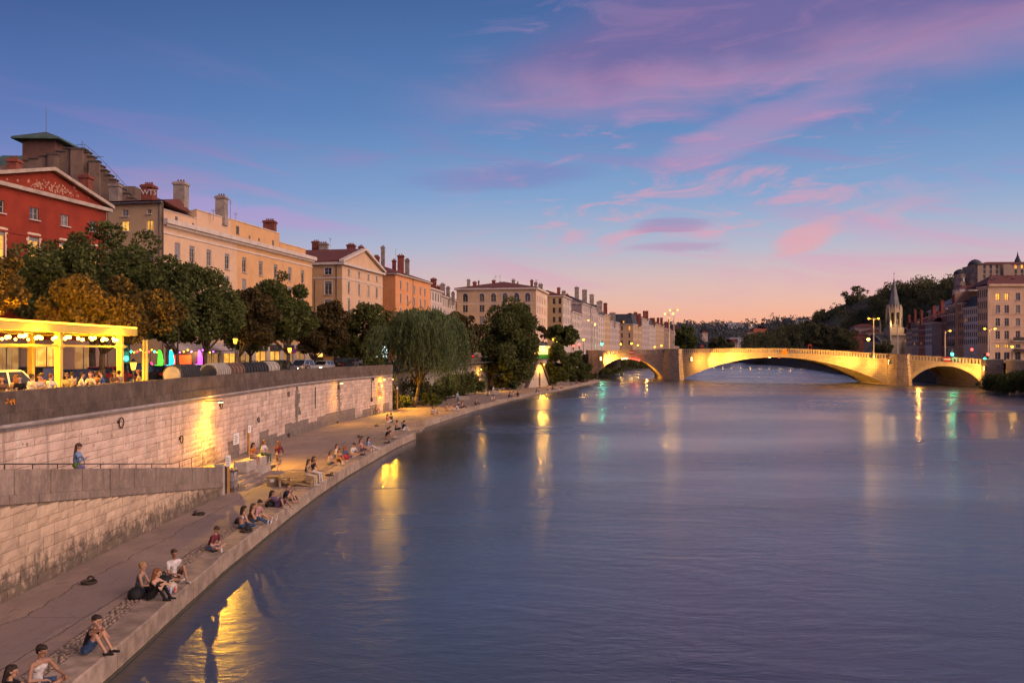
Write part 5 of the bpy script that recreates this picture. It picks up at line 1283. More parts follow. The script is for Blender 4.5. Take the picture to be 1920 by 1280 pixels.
h_ = rb_house('grey-pink house with iron balconies on the right bank quay', 1777, rY(1777), 1791.8, rY(1791.8), 20.1, PKB, 4, 5, roof='gable', rise=1.6)
for zz in (4.0,9.8,12.8): q = MB(); q.box(.2,h_.L-.2,-.35,-.02,zz,zz+.12); q.box(.2,h_.L-.2,-.35,-.31,zz+.12,zz+.9); h_.part(q, 'balcony', RAIL)
h_.chimney(1786,1798,552,575,243,BRICK,pots=4)
h_ = rb_house('narrow brick-red house squeezed between two pale houses', 1766, rY(1766)+2, 1776.8, rY(1776.8)+2, 17.7, RDB, 3, 4, roof='gable', rise=1.4)
h_ = rb_house('white four-storey house with blank grey flank facing the bridge', 1735, 253, 1747.5, 246, 15.8, WHB, 4, 4, D=3.6, roof='gable', rise=1.2)
mb = MB(); mb.quad((h_.L+.02,0,0),(h_.L+.02,3.6,0),(h_.L+.02,3.6,h_.H),(h_.L+.02,0,h_.H)); h_.part(mb, 'flank', GYB)
h_ = rb_house('house with pale slate hipped roof and brick chimneys behind the white house', 1741, 292, 1776, 272, 21.0, PKB, 5, 4, D=12, roof='hip', rise=4.2, roofm=mat('pale_slate', (0.16,0.16,0.18), (0.12,0.12,0.14), .8, .6))
for a in ((1747,1755,574,600),(1762,1770,563,586),(1757,1765,584,605)): h_.chimney(*a, 272, BRICK, pots=3)
for i, (a0, a1, ze, m, lb) in enumerate(((1722,1735,15.8,RDB,'brick-red house with brown roof near the church'),(1710,1721.8,16.4,PKB,'pinkish house between the church and the brick-red house'),(1699,1709.8,15.0,TNB,'small tan house right beside the church front'))):
    ya, yb = rY(a0), rY(a1); h_ = rb_house(lb, a0, ya, a1, yb, ze, m, 4, 4, roof='gable', rise=2.4, lit={(0,1):'o'} if i < 2 else {})
    h_.chimney(a0+3, a0+8, HZ-(ze+4-CAMH)/yb*FPX, HZ-(ze+1-CAMH)/yb*FPX, yb, BRICK, pots=2)
# hillside villas
for i, (px, py, Y, w_, h2, d2, m, lb) in enumerate(((1818,541,400,9,5,8,WHB,'pale villa on the slope below the hilltop palace'),(1829,538,400,6,4.5,7,PKB,'pink villa on the slope below the hilltop palace'),(1624,613,480,13,6,8,PKB,'low house among the trees left of the church'),(1598,628,470,16,5,8,RDB,'red-roofed house at the foot of the wooded hill'),(1640,622,470,10,6,8,TNB,'tan house tucked left of the church nave'))):
    p = at(px, py, Y); b = Bldg('villa', lb, p.x-w_/2, p.y, R(-5), p.z-h2, 'house')
    b.wall('F', w_, d2, h2, [((k+.5)*w_/3,h2*.45,.9,1.4,'far') for k in range(3)], m, zb=-6); b.wall('L', w_, d2, h2, [], m, zb=-6); b.wall('R', w_, d2, h2, [], m, zb=-6); b.hip(w_, d2, h2, 1.8, .4)
# hilltop palace -------------------------------------------------------------
PAL = DK('palace_stone', (0.30,0.22,0.17)); Y = 420; b = Bldg('palace', 'dark hilltop palace with domed towers and a few glowing windows', xat(1833,Y), Y, R(-3), zat(572,Y), 'palace')
def PX(px): return b.loc(at(px,500,Y))[0]
def PZ(py): return zat(py,Y)-b.z0
L, D, H = PX(1990), 16, PZ(496)
wins = []
for k in range(14):
    x = 3.2+k*2.9
    for r, (z, h) in enumerate(((PZ(504),1.9),(PZ(513),1.9),(PZ(522),1.9),(PZ(533),1.9))): wins.append((x, z, 1.1, h, 'far:o' if (r == 0 and k in (3,5,6,8,9)) or (r == 3 and k == 0) else 'far'))
b.wall('F', L, D, H, wins, PAL); b.wall('L', L, D, H, [], PAL); b.wall('R', L, D, H, [], PAL); b.hip(L, D, H, 2.0, .5, ROOF)
q = MB(); q.box(PX(1878),PX(1891),-1.2,-.01,0,PZ(496)); b.part(q, 'bay', PAL)
def dome(px0, px1, pyt, pye, y0, n=10):
    x0, x1 = PX(px0), PX(px1); c = ((x0+x1)/2, y0); r = (x1-x0)/2; ze = PZ(pye); zt = PZ(pyt); q = MB()
    q.lathe((c[0],c[1],0), [(r*.96,-9),(r*.96,ze),(r*1.08,ze+.02),(r*1.08,ze+.5)], n); o = b.part(q, 'tower', PAL)
    q = MB(); hh = zt-ze-.5; q.lathe((c[0],c[1],ze+.5), [(r*1.06,0),(r*1.0,hh*.28),(r*.85,hh*.55),(r*.55,hh*.82),(r*.2,hh*.96),(.15,hh)], n); q.build('dome', SLATE, o, True)
    for a in range(4):
        for rr_ in range(3):
            th = -PI*.25-a*PI*.17; z = ze-3.2-rr_*3.6; q = MB(); cx_, cy_ = c[0]+r*.975*math.cos(th), c[1]+r*.975*math.sin(th)
            t_ = Vector((-math.sin(th), math.cos(th), 0)); n_ = Vector((math.cos(th), math.sin(th), 0)); p0 = Vector((cx_,cy_,z))
            q.extr([p0-t_*.5, p0+t_*.5, p0+t_*.5+Vector((0,0,1.8)), p0-t_*.5+Vector((0,0,1.8))], n_*.03); q.build('tower_window', GLASS, o)
dome(1823,1848,484.5,498,4.0); dome(1800,1822,502,514,6.0)
q = MB(); q.lathe((PX(1922),8,PZ(494)), [(2.2,0),(1.2,2.5),(.4,4.5),(.05,6.5)], 8); b.part(q, 'turret_roof', SLATE)
# church --------------------------------------------------------------------------
CY = 400; CX = xat(1676.3, CY); CH = Bldg('church', 'gothic church with slate needle spire and floodlit belfry below the wooded hill', CX, CY, R(8), 5.4, 'church')
CST = plaster('church_stone', (0.42,0.33,0.24), (0.33,0.26,0.19), .3); HW = 13/FPX*CY      # half width of the belfry
def cz(py): return zat(py, CY)-5.4
zb0, zb1, zsp, ztip = cz(614), cz(582), cz(573), cz(519)
q = MB(); q.box(-HW*1.3,HW*1.3,-HW*1.3,HW*1.3,0,cz(629)); q.box(-HW*1.0,HW*1.0,-HW*1.0,HW*1.0,cz(629)+.002,zb0); CH.part(q, 'tower', CST)
q = MB(); n8 = 8; oc = lambda r: [(r*math.cos(PI/8+PI/4*k), r*math.sin(PI/8+PI/4*k)) for k in range(8)]
q.prism(oc(HW*.92), zb0+.003, zb1); bel = CH.part(q, 'belfry', CST)
for k in range(8):
    th = PI/4*k; r = HW*.92*math.cos(PI/8)+.04; t_ = Vector((-math.sin(th),math.cos(th),0)); n_ = Vector((math.cos(th),math.sin(th),0)); c_ = n_*r; w0 = .62; zt = zb1-1.6
    P = lambda u, z: c_+t_*u+Vector((0,0,z))
    q = MB(); q.extr([P(-w0,zb0+1.5),P(w0,zb0+1.5),P(w0,zt),P(w0*.5,zt+.8),P(0,zt+1.2),P(-w0*.5,zt+.8),P(-w0,zt)], n_*.05); q.build('lancet', DARKIN, bel)
    g0 = zb1-1.0; q = MB(); q.extr([P(-1.15,g0),P(1.15,g0),P(0,zsp+.5)], n_*.35); q.build('gable', CST, bel)
    th2 = th+PI/8; p0 = Vector((math.cos(th2),math.sin(th2),0))*HW*.98
    q = MB(); q.prism([(p0.x-.35,p0.y-.35),(p0.x+.35,p0.y-.35),(p0.x+.35,p0.y+.35),(p0.x-.35,p0.y+.35)], zb0, zb1+.6); q.add([(p0.x-.4,p0.y-.4,zb1+.6),(p0.x+.4,p0.y-.4,zb1+.6),(p0.x+.4,p0.y+.4,zb1+.6),(p0.x-.4,p0.y+.4,zb1+.6),(p0.x,p0.y,zsp+.6)], [(0,1,4),(1,2,4),(2,3,4),(3,0,4),(3,2,1,0)]); q.build('pinnacle', CST, bel)
q = MB(); lo = oc(HW*.80); q.add([(x,y,zb1) for x, y in lo]+[(x*.9,y*.9,zsp+.5) for x, y in lo]+[(x*.06,y*.06,ztip-.8) for x, y in lo]+[(0,0,ztip)], [(i,(i+1)%8,8+(i+1)%8,8+i) for i in range(8)]+[(8+i,8+(i+1)%8,16+(i+1)%8,16+i) for i in range(8)]+[(16+i,16+(i+1)%8,24) for i in range(8)]); sp = CH.part(q, 'spire', mat('spire_slate', (0.20,0.19,0.18), (0.14,0.135,0.13), .6, .6))
q = MB(); q.tube((0,0,ztip-.5),(0,0,ztip+2.2),.07,n=5); q.tube((-.5,0,ztip+1.4),(.5,0,ztip+1.4),.06,n=5); q.build('cross', RAIL, sp)
for sx in (-1,1):
    for sy in (-1,1):
        q = MB(); x, y = sx*HW*1.35, sy*HW*1.35; q.box(x-.4,x+.4,y-.4,y+.4,cz(640),cz(612)); q.add([(x-.45,y-.45,cz(612)),(x+.45,y-.45,cz(612)),(x+.45,y+.45,cz(612)),(x-.45,y+.45,cz(612)),(x,y,cz(598))], [(0,1,4),(1,2,4),(2,3,4),(3,0,4),(3,2,1,0)]); CH.part(q, 'corner_pinnacle', CST)
q = MB(); q.box(-HW*1.5,HW*1.5,-HW*1.5,HW*1.5,cz(629),cz(626.5)); CH.part(q, 'parapet', CST)
# nave with its gabled front to the right, aisle to the left
x0, x1 = (1684-1676)/FPX*CY, (1699-1676)/FPX*CY; q = MB(); q.extr([(x0,-6,0),(x1,-6,0),(x1,-6,cz(644)),((x0+x1)/2,-6,cz(627)),(x0,-6,cz(640))], (0,20,0)); CH.part(q, 'nave_front', CST)
q = MB(); xm = (x0+x1)/2; q.extr([(xm+.9*math.cos(2*PI*k/12),-6.05,cz(637)+.9*math.sin(2*PI*k/12)) for k in range(12)], (0,.05,0)); CH.part(q, 'rose_window', DARKIN)
q = MB(); q.extr([(xm-1.5,-6.05,0),(xm+1.5,-6.05,0),(xm+1.5,-6.05,cz(654)),(xm+.9,-6.05,cz(647)),(xm,-6.05,cz(644)),(xm-.9,-6.05,cz(647)),(xm-1.5,-6.05,cz(654))], (0,.05,0)); CH.part(q, 'portal', DARKIN)
xl = -(1676-1640)/FPX*CY; q = MB(); q.box(xl,-HW*1.45,-4,10,0,cz(640)); CH.part(q, 'nave_wall', CST)
q = MB(); q.extr([(xl-.3,-4.4,cz(640)),(xl-.3,10.4,cz(640)),(xl-.3,3,cz(626))], (-xl-HW*1.4+.3,0,0)); CH.part(q, 'roof', SLATE)
for k in range(4): q = MB(); x = lerp(xl+1, -HW*1.45-1, k/3); q.box(x-.5,x+.5,-4.05,-4.0,3,7.5); CH.part(q, 'nave_window', DARKIN)
for sx, sy in ((-1.6,-2.0),(1.6,-2.0)):
    w_ = Matrix.Rotation(CH.a, 3, 'Z') @ Vector((sx*HW, sy*HW, 0)); point_light('church_flood', (CX+w_.x, CY+w_.y, 5.4+cz(606)), 1300, (1.0,.62,.26), None, .2)
# far valley buildings ---------------------------------------------------------------
def block(label, px0, px1, pyt, pyb, Y, m, floors, cols, side_px=0, sm=None, roof='flat', lit=(), name='building'):
    w_ = (px1-px0)/FPX*Y; p = at(px0, pyb, Y); b = Bldg(name, label, p.x, p.y, R(-3), p.z); H = (pyb-pyt)/FPX*Y
    fh = H/floors; wins = [((c+.5)*w_/cols, r*fh+fh*.3, w_/cols*.5, fh*.5, 'far'+(':o' if (r,c) in lit else '')) for r in range(floors) for c in range(cols)] if floors*cols else []
    b.wall('F', w_, 14, H, wins, m, zb=-8); b.wall('L', w_, 14, H, [], sm or m, zb=-8); b.wall('R', w_, 14, H, [], m, zb=-8)
    if roof == 'flat': q = MB(); q.box(-.3,w_+.3,-.3,14,H,H+.5); b.part(q, 'roof', m)
    elif roof == 'gable': b.gable(w_, 14, H, 2.5, .3)
    else: b.hip(w_, 14, H, 3, .5)
    return b
block('tall blank brick-red block beyond the bridge', 1413, 1437, 616, 655, 760, DK('brick_block', (0.34,0.10,0.06)), 1, 1, roof='gable')
block('brown apartment house left of the blank brick-red block', 1401, 1412.5, 624, 655, 752, PKB, 6, 4, lit=((1,2),))
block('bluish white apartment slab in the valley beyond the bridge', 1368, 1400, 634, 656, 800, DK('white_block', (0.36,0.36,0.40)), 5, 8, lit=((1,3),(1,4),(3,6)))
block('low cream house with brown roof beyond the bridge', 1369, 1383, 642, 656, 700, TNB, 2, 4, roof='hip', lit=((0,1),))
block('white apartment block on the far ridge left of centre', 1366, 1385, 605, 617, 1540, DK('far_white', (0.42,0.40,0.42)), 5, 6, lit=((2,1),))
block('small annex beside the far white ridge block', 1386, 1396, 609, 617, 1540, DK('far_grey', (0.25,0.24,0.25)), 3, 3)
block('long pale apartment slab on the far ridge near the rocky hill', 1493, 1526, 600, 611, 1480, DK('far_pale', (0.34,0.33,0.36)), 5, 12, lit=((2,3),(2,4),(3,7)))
block('little chapel-like house with a lit window on the far ridge', 1404, 1414, 606, 614, 1500, DK('far_tan', (0.30,0.27,0.25)), 1, 3, roof='gable', lit=((0,1),))
block('pale villa low on the far wooded ridge', 1316, 1327, 623, 630, 1250, DK('far_villa', (0.42,0.30,0.24)), 2, 4, roof='hip', lit=((0,1),))
# suspension footbridge ---------------------------------------------------------------
f0, f1 = Vector((xat(1316,520),520)), Vector((xat(1518,440),440)); fd = (f1-f0); FL = fd.length; fa = math.atan2(fd.y, fd.x)
fb = thing('suspension_footbridge', 'slender suspension footbridge with red pylons seen behind the stone bridge', 'footbridge', (f0.x,f0.y,0), fa)
REDP = mat('pylon_red', (0.45,0.06,0.02), (0.38,0.05,0.02), 2, .5)
dz_ = lambda x: 4.1+1.0*(1-((x-FL/2)/(FL/2))**2)
q = MB(); n = 24
for i in range(n):
    a, c = FL*i/n, FL*(i+1)/n; q.hexa([(a,-1.6,dz_(a)),(c,-1.6,dz_(c)),(c,1.6,dz_(c)),(a,1.6,dz_(a))],[(a,-1.6,dz_(a)+.45),(c,-1.6,dz_(c)+.45),(c,1.6,dz_(c)+.45),(a,1.6,dz_(a)+.45)])
q.build('deck', REDP, fb)
for x in (0, FL):
    q = MB()
    for y in (-1.9,1.9): q.hexa([(x-.5,y-.3,0),(x+.5,y-.3,0),(x+.5,y+.3,0),(x-.5,y+.3,0)],[(x-.3,y*.5-.25,11.6),(x+.3,y*.5-.25,11.6),(x+.3,y*.5+.25,11.6),(x-.3,y*.5+.25,11.6)])
    q.box(x-.35,x+.35,-1.2,1.2,11.1,11.8); q.build('pylon', REDP, fb)
for y in (-1.2,1.2):
    q = MB(); pts = [(FL*i/24, y*(.7+.3*0), 6.0+5.4*((i-12)/12)**2) for i in range(25)]; q.path([(-22,y,5.2)]+pts+[(FL+22,y,5.2)], .07, 5); q.build('cable', STEEL, fb)
    q = MB(); q.path([(FL*i/24, y*1.25, dz_(FL*i/24)+1.5) for i in range(25)], .05, 5); q.build('handrail', STEEL, fb)
q = MB()
for i in range(1,24):
    for y in (-1.2,1.2): q.tube((FL*i/24,y,dz_(FL*i/24)),(FL*i/24,y,6.0+5.4*((i-12)/12)**2),.03,n=4)
q.build('hangers', STEEL, fb)['kind'] = 'stuff'
q = MB(); q.box(FL-1,FL+9,-3,3,-1,4.0); q.build('abutment', RB_M, fb)
for i in range(10):
    x = lerp(14, FL-4, i/9); q = MB(); q.box(x-.8,x+.8,-1.72,-1.62,dz_(x)+.1,dz_(x)+.35); q.build('deck_light', LAMP_Y, fb)
# ================================================================== trees
def tree(name, label, base, crown, Y, m, n=8000, leaf=0.32, seed=0, trunk_r=0.22, group=None, fork=0.45, clumps=46, lean=0.0, multi=1, squash=0.9, cat='tree'):
    """crown: (px0, px1, py0, py1) extents seen at depth Y; base: foot of the trunk"""
    rng = np.random.default_rng(seed); rr = random.Random(seed); n = int(n*1.7); clumps = int(clumps*1.35); leaf *= .9
    px0, px1, py0, py1 = crown; c = at((px0+px1)/2, (py0+py1)/2, Y); rx = (px1-px0)/2/FPX*Y; rz = (py1-py0)/2/FPX*Y; ry = rx*.85
    r = thing(name, label, cat, base, 0, group); b = Vector(base); ce = c-b
    cl = []
    for k in range(clumps):
        d = rng.normal(size=3); d /= np.linalg.norm(d); rad = rng.uniform(.38,1.0)**.7
        p = d*rad*np.array([rx,ry,rz]); 
        if p[2] < -rz*.55: p[2] *= .6
        cl.append((np.array(ce)+p, rng.uniform(.11,.35)*min(rx,rz*1.2)))
    C = np.concatenate([blob_points(p, q, int(n/clumps*(q/(.24*min(rx,rz*1.2)))**2), rng, squash) for p, q in cl])
    C += rng.normal(size=C.shape)*leaf*.25
    V, Q = leaves(C, leaf, rng, .75); link('crown', np_mesh('crown', V, Q, m), r)
    q = MB(); top = ce+Vector((0,0,-rz*.25))
    for s in range(multi):
        off = Vector((rr.uniform(-.3,.3), rr.uniform(-.3,.3), 0))*(s > 0)*2
        fk = off+Vector((lean*fork, 0, max(.8, (ce.z-rz)*.75+rz*.15) if ce.z-rz > .8 else ce.z*fork)); q.path([off+Vector((0,0,-.3)), off+Vector((0,0,.25)), lerp(off,fk,.55)+Vector((rr.uniform(-.08,.08),rr.uniform(-.08,.08),0)), fk], [trunk_r*1.35,trunk_r,trunk_r*.85,trunk_r*.75], 9)
        lim = rr.sample(cl, min(len(cl), 8))
        for p, _ in lim:
            e = Vector(p); mid = lerp(fk, e, .5)+Vector((rr.uniform(-.3,.3),rr.uniform(-.3,.3),.25*rz*.3)); q.path([fk, mid, e], [trunk_r*.5,trunk_r*.3,trunk_r*.08], 6)
    q.build('trunk', BARK, r, True); return r
sz = lambda Y: street_z(Y)+.13
G1 = 'trees along the quay street'
def st(px, Y): return (xat(px, Y), Y, sz(Y))
tree('street_tree', 'golden-lit tree cut off by the left picture edge beside the terrace canopy', st(-30,40), (-150,46,425,615), 40, LAMPLIT, 11000, .26, 1, .2, G1)
tree('street_tree', 'broad dark green tree in front of the deep red house', st(175,78), (22,335,432,610), 78, GREEN, 16000, .36, 2, .32, G1, clumps=70)
tree('street_tree', 'low amber-lit tree right behind the glowing terrace canopy', st(192,58), (75,325,518,655), 58, LAMPLIT, 13000, .27, 3, .24, G1, clumps=60)
tree('street_tree', 'dense green tree with forked trunk left of the russet tree', st(385,74), (285,445,498,660), 74, GREEN, 12000, .30, 4, .22, G1, clumps=55)
tree('street_tree', 'forked slim tree whose crown merges with the amber tree', st(332,69), (265,372,545,655), 69, GREEN, 6000, .28, 5, .18, G1, clumps=34)
tree('street_tree', 'narrow russet tree between two green street trees', st(449,82), (418,522,540,668), 82, RUST, 8000, .30, 6, .17, G1, clumps=40)
tree('street_tree', 'taller green tree with wide-spread limbs in front of the ochre facade', st(540,97), (476,588,514,668), 97, GREEN, 10000, .34, 7, .22, G1, clumps=46)
tree('street_tree', 'dark purple-brown tree beside the peach pediment house', st(585,112), (560,652,562,680), 112, RUST, 8500, .36, 8, .2, G1, clumps=42)
tree('street_tree', 'round dark green tree just left of the willow', st(690,130), (637,742,562,690), 130, GREEN, 9000, .42, 9, .22, G1, clumps=44)
tree('street_tree', 'brownish tree rising behind the willow crown', st(815,155), (812,902,580,672), 155, RUST, 6500, .48, 10, .22, G1)
tree('street_tree', 'small dark tree half hidden behind the willow on its left', st(745,150), (722,785,580,670), 150, GREEN, 5000, .46, 11, .2, G1)
tree('street_tree', 'green tree in the back row behind the russet tree', st(470,104), (405,530,556,668), 104, GREEN, 8000, .34, 18, .2, G1)
tree('street_tree', 'green tree in the back row between the purple-brown and round trees', st(640,145), (600,690,590,685), 145, GREEN, 6000, .42, 19, .2, G1)
tree('street_tree', 'thin red-leaved tree before the sandy corner block', st(1013,200), (1003,1028,612,668), 200, RUST, 1800, .5, 12, .12, G1, clumps=18)
tree('street_tree', 'umbrella-shaped dark tree above the green kiosk', st(1052,215), (1024,1084,609,652), 215, GREEN, 4500, .6, 13, .25, G1, clumps=30)
tree('quay_tree', 'tall full green tree on the lower quay right of the willow', (-3.6,165,QZ), (888,1012,572,742), 165, GREEN, 12000, .5, 14, .26, 'trees on the lower quay', multi=2, clumps=60)
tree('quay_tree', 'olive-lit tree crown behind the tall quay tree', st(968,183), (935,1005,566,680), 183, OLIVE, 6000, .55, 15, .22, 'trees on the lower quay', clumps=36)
tree('quay_tree', 'wide dark bushy tree beside the lamp-lit stairs', (8.2,190,QZ), (1020,1078,645,730), 190, GREEN, 8000, .5, 16, .2, 'trees on the lower quay', clumps=46)
tree('quay_tree', 'rounded tree touching the left end of the bridge', (14.2,212,QZ), (1062,1106,655,728), 212, GREEN, 6000, .55, 17, .2, 'trees on the lower quay', clumps=34)
# willow ---------------------------------------------------------------
def willow(label, base, crown, Y, seed, strands=420):
    rng = np.random.default_rng(seed); rr = random.Random(seed); px0, px1, py0, py1 = crown; zt = zat(py0,Y); zb = zat(py1,Y)
    r = thing('willow_tree', label, 'tree', base); b = Vector(base); cx = xat((px0+px1)/2,Y)-b.x; rx = (px1-px0)/2/FPX*Y; C = []
    q = MB(); fk = Vector((.5,.1,2.6)); q.path([Vector((-.15,0,-.3)),Vector((0,0,.2)),Vector((.3,.05,1.4)),fk], [.36,.27,.22,.2], 9)
    tops = []
    for k in range(26):
        a = 2*PI*k/11+rr.uniform(-.2,.2); rad = rr.uniform(.15,.95)*rx; e = Vector((cx+rad*math.cos(a), rad*.8*math.sin(a), zt-b.z-rr.uniform(.3,1.6)-1.6*(rad/rx)**2)); tops.append(e)
        q.path([fk, lerp(fk,e,.5)+Vector((0,0,.6)), e], [.13,.08,.025], 6)
    q.build('trunk', BARK, r, True)
    for k in range(strands):
        t0 = np.array(rr.choice(tops))+rng.normal(size=3)*np.array([.7,.7,.5]); out = np.array([t0[0]-cx, t0[1], 0]); nn = np.linalg.norm(out)+1e-6; out = out/nn*rng.uniform(.3,1.5)
        ln = rng.uniform(2.2, 6.4); m_ = int(ln/.105); s = np.linspace(0,1,m_)[:,None]
        P = t0+out*np.sqrt(s)*1.1+np.array([0,0,1.0])*(.35*np.sin(s*PI)*(.6)-ln*s**1.35)
        P = P[P[:,2]+b.z > zb+rng.uniform(0,1.6)]; P = P+rng.normal(size=P.shape)*.09; C.append(P)
    for e in tops: C.append(blob_points(e, 1.3, 420, rng, .7))
    V, Q = leaves(np.concatenate(C), .34, rng, .30, 1.0); link('crown', np_mesh('crown', V, Q, WILLOW), r)
    return r
willow('big weeping willow hanging over the waterside promenade', on(777,764,QZ), (708,884,584,752), 112, 31, 1800)
# shrubs -----------------------------------------------------------------
def shrub(label, base, rx, h, m, seed, n=2500, leaf=.3, ry=None):
    rng = np.random.default_rng(seed); r = thing('shrub', label, 'shrub', base); ry = ry or rx; C = []
    for k in range(16): C.append(blob_points((rng.uniform(-.7,.7)*rx, rng.uniform(-.7,.7)*ry, h*rng.uniform(.25,.72)), h*rng.uniform(.2,.34), n//16, rng))
    C = np.concatenate(C); C[:,2] = np.abs(C[:,2]); V, Q = leaves(C, leaf, rng, .6); link('foliage', np_mesh('foliage', V, Q, m), r)
    q = MB()
    for k in range(6): e = Vector((rng.uniform(-.5,.5)*rx, rng.uniform(-.5,.5)*ry, h*.6)); q.path([Vector((e.x*.3,e.y*.3,-.1)), e*.6, e], [.05,.035,.012], 5)
    q.build('stem', BARK, r)
shrub('lamp-lit shrub under the willow branches by the wall end', (-15.2,108.5,QZ), 1.5, 3.4, OLIVE, 41)
shrub('low shrub at the willow foot on the left', (-13.6,112.5,QZ), 1.0, 1.6, GREEN, 42, 1400)
shrub('low dark shrub right of the willow trunk', (-10.6,116,QZ), 1.6, 2.0, GREEN, 43)
shrub('tall shrub against the stained quay wall behind the willow', (-13.0,121,QZ), 1.8, 4.2, OLIVE, 44)
shrub('large dark shrub right of the willow by the white bench block', on(893,742,QZ)+Vector((-3.0,0,0)), 3.2, 4.0, GREEN, 45, 4200, .34, 2.2)
shrub('mid-size shrub filling the gap between the willow and the tall quay tree', (-8.2,138,QZ), 2.6, 4.6, OLIVE, 53, 4200, .34, 3.0)
shrub('dense shrub behind the seated group before the quay wall', (-9.6,128,QZ), 2.4, 4.0, GREEN, 54, 4200, .34, 3.0)
shrub('leafy shrub left of the twin trunks of the tall quay tree', (-6.4,150,QZ), 2.2, 3.6, GREEN, 55, 3200, .36, 3.0)
shrub('bright reedy shrub between the tall quay tree and the stairs', (-2.0,166,QZ), 1.6, 3.2, OLIVE, 46)
shrub('pale grassy shrub left of the lamp-lit stairs', (.2,170,QZ), 1.8, 1.8, WILLOW, 47)
shrub('small shrub on top of the quay parapet under the willow', (-16.6,104,5.9), 1.6, 1.5, GREEN, 48, 1600)
shrub('bush growing at the bridge foot left of the arch', (20.5,226,QZ), 1.4, 2.2, OLIVE, 49, 1500, .4)
shrub('big round bush at the right picture edge against the quay wall', (90.5,158,-.2), 3.4, 5.4, GREEN, 50, 5200, .4)
shrub('second bush below the right quay wall beyond the frame edge', (93.5,171,-.2), 2.2, 4.2, GREEN, 51, 3000, .4)
shrub('shrub in the water seen through the right bridge arch', (112,260,0), 2.6, 4.4, GREEN, 52, 2200, .5)
# riverside trees beyond the bridge
G3 = 'riverside trees beyond the bridge'
for i, (px0, px1, py0, Y, lb) in enumerate(((1268,1306,611,470,'dark tree right behind the twin bridge lamps'),(1322,1372,634,600,'low rounded trees behind the left footbridge pylon'),(1428,1478,628,610,'far tree at the left end of the right bank tree row'),(1470,1520,624,560,'dark tree behind the right footbridge pylon'),(1508,1562,606,500,'tall rounded tree in the middle of the right bank row'),(1550,1608,612,450,'broad tree at the right end of the right bank row'),(1640,1672,640,360,'small tree in front of the church nave'))):
    c0 = (px0+px1)/2; tree('riverside_tree', lb, (xat(c0,Y),Y,5.6), (px0,px1,py0,664), Y, WOOD_F if i else GREEN, 5000, .0022*Y, 60+i, .4, G3, clumps=36)
for i, (px0, px1, py0, py1, Y, lb) in enumerate(((1578,1606,545,572,585,'left of two lone trees on the rocky hilltop'),(1594,1628,533,570,580,'right larger of two lone trees on the rocky hilltop'))):
    c0 = (px0+px1)/2; z0 = zat(py1+3, Y); tree('hilltop_tree', lb, (xat(c0,Y),Y,z0), (px0,px1,py0,py1), Y, WOOD_F, 900, 1.0, 80+i, .35, 'lone hilltop trees', clumps=20)
# greenery along the left bank past the bridge (seen through the left arch)
pts, rad = [], []
for k in range(70):
    y = rr.uniform(285, 560); x = interp(LBANK2, y)+rr.uniform(-2,5); r = rr.uniform(1.5,3.4); pts.append((x, y, rr.uniform(.5,4.5))); rad.append(r)
wood(pts, rad, 150, .9, OLIVE, 'bank_thicket', 'thicket along the left bank seen through the left arch', 'bushes', 23)
# ================================================================== lamps
BULB = emit('warm_bulb', (1.0,0.45,0.03), 7); BULB2 = emit('canopy_bulb', (1.0,0.55,0.08), 11); LANT = emit('lantern_glass', (1.0,0.42,0.025), 6)
GRN = emit('signal_green', (0.02,1.0,0.55), 18); REDL = emit('signal_red', (1.0,0.03,0.02), 14); DKG = mat('post_green', (0.035,0.045,0.04), (0.025,0.03,0.028), 3, .5, metal=.3); MASTM = mat('mast_cream', (0.52,0.44,0.34), (0.42,0.36,0.28), 1, .6)
def wall_lamp(p, wx, label, power, aimx=-.55):
    """arm lamp jutting from the wall; p is the lamp head"""
    r = thing('wall_lamp', label, 'wall lamp', p, 0, 'lamps on the quay wall')
    q = MB(); q.tube((wx-p[0],-.5,.06),(0,0,.06),.03,n=6); q.build('arm', RAIL, r)
    q = MB(); q.hexa([(-.10,-.16,.0),(.10,-.16,.0),(.10,.16,.0),(-.10,.16,.0)],[(-.07,-.13,.10),(.07,-.13,.10),(.07,.13,.10),(-.07,.13,.10)]); q.build('housing', HOUS, r)
    q = MB(); q.box(-.085,.085,-.14,.14,-.05,-.002); q.build('lens', emit('wall_lamp_lens', (1.0,0.50,0.07), 30), r)
    point_light('lamp_light', (0,0,-.12), power*.17, SODIUM, r, .08); point_light('lamp_beam', (.1,0,-.12), power*3.2, SODIUM, r, .1, 168, (2.6,-1.0,-4.0), 1.0)
    return r
wall_lamp((-17.65,53.3,4.62), -18.55, 'bright amber wall lamp casting a yellow pool above the iron ring', 1700)
wall_lamp((-16.75,86.5,4.60), -17.55, 'small wall lamp midway along the stained quay wall', 260)
wall_lamp((-14.7,101.2,4.52), -15.3, 'wall lamp shining on a poster near the willow', 1100)
wall_lamp((-15.0,110.5,4.3), -16.8, 'hidden wall lamp glowing through the willow and shrubs', 1500)
wall_lamp((-10.6,146,4.9), -10.2, 'wall lamp beside the tall quay tree trunks', 900)
wall_lamp((-5.6,160,4.6), -6.4, 'wall lamp behind the twin trunks of the tall quay tree', 1000)
def lantern(base, h, label, power, grp='street lanterns'):
    r = thing('street_lantern', label, 'street lamp', base, 0, grp)
    q = MB(); q.lathe((0,0,0), [(.16,0),(.16,.5),(.07,.7),(.055,h-.7),(.09,h-.62)], 8); q.build('post', DKG, r)
    q = MB(); q.lathe((0,0,h-.6), [(.12,0),(.2,.42),(.2,.44)], 6); q.build('glass', LANT, r); q = MB(); q.lathe((0,0,h-.155), [(.24,0),(.1,.16),(.03,.26)], 6); q.build('cap', DKG, r)
    if power: point_light('lamp_light', (0,0,h-.95), power*3.2, WARM, r, .1)
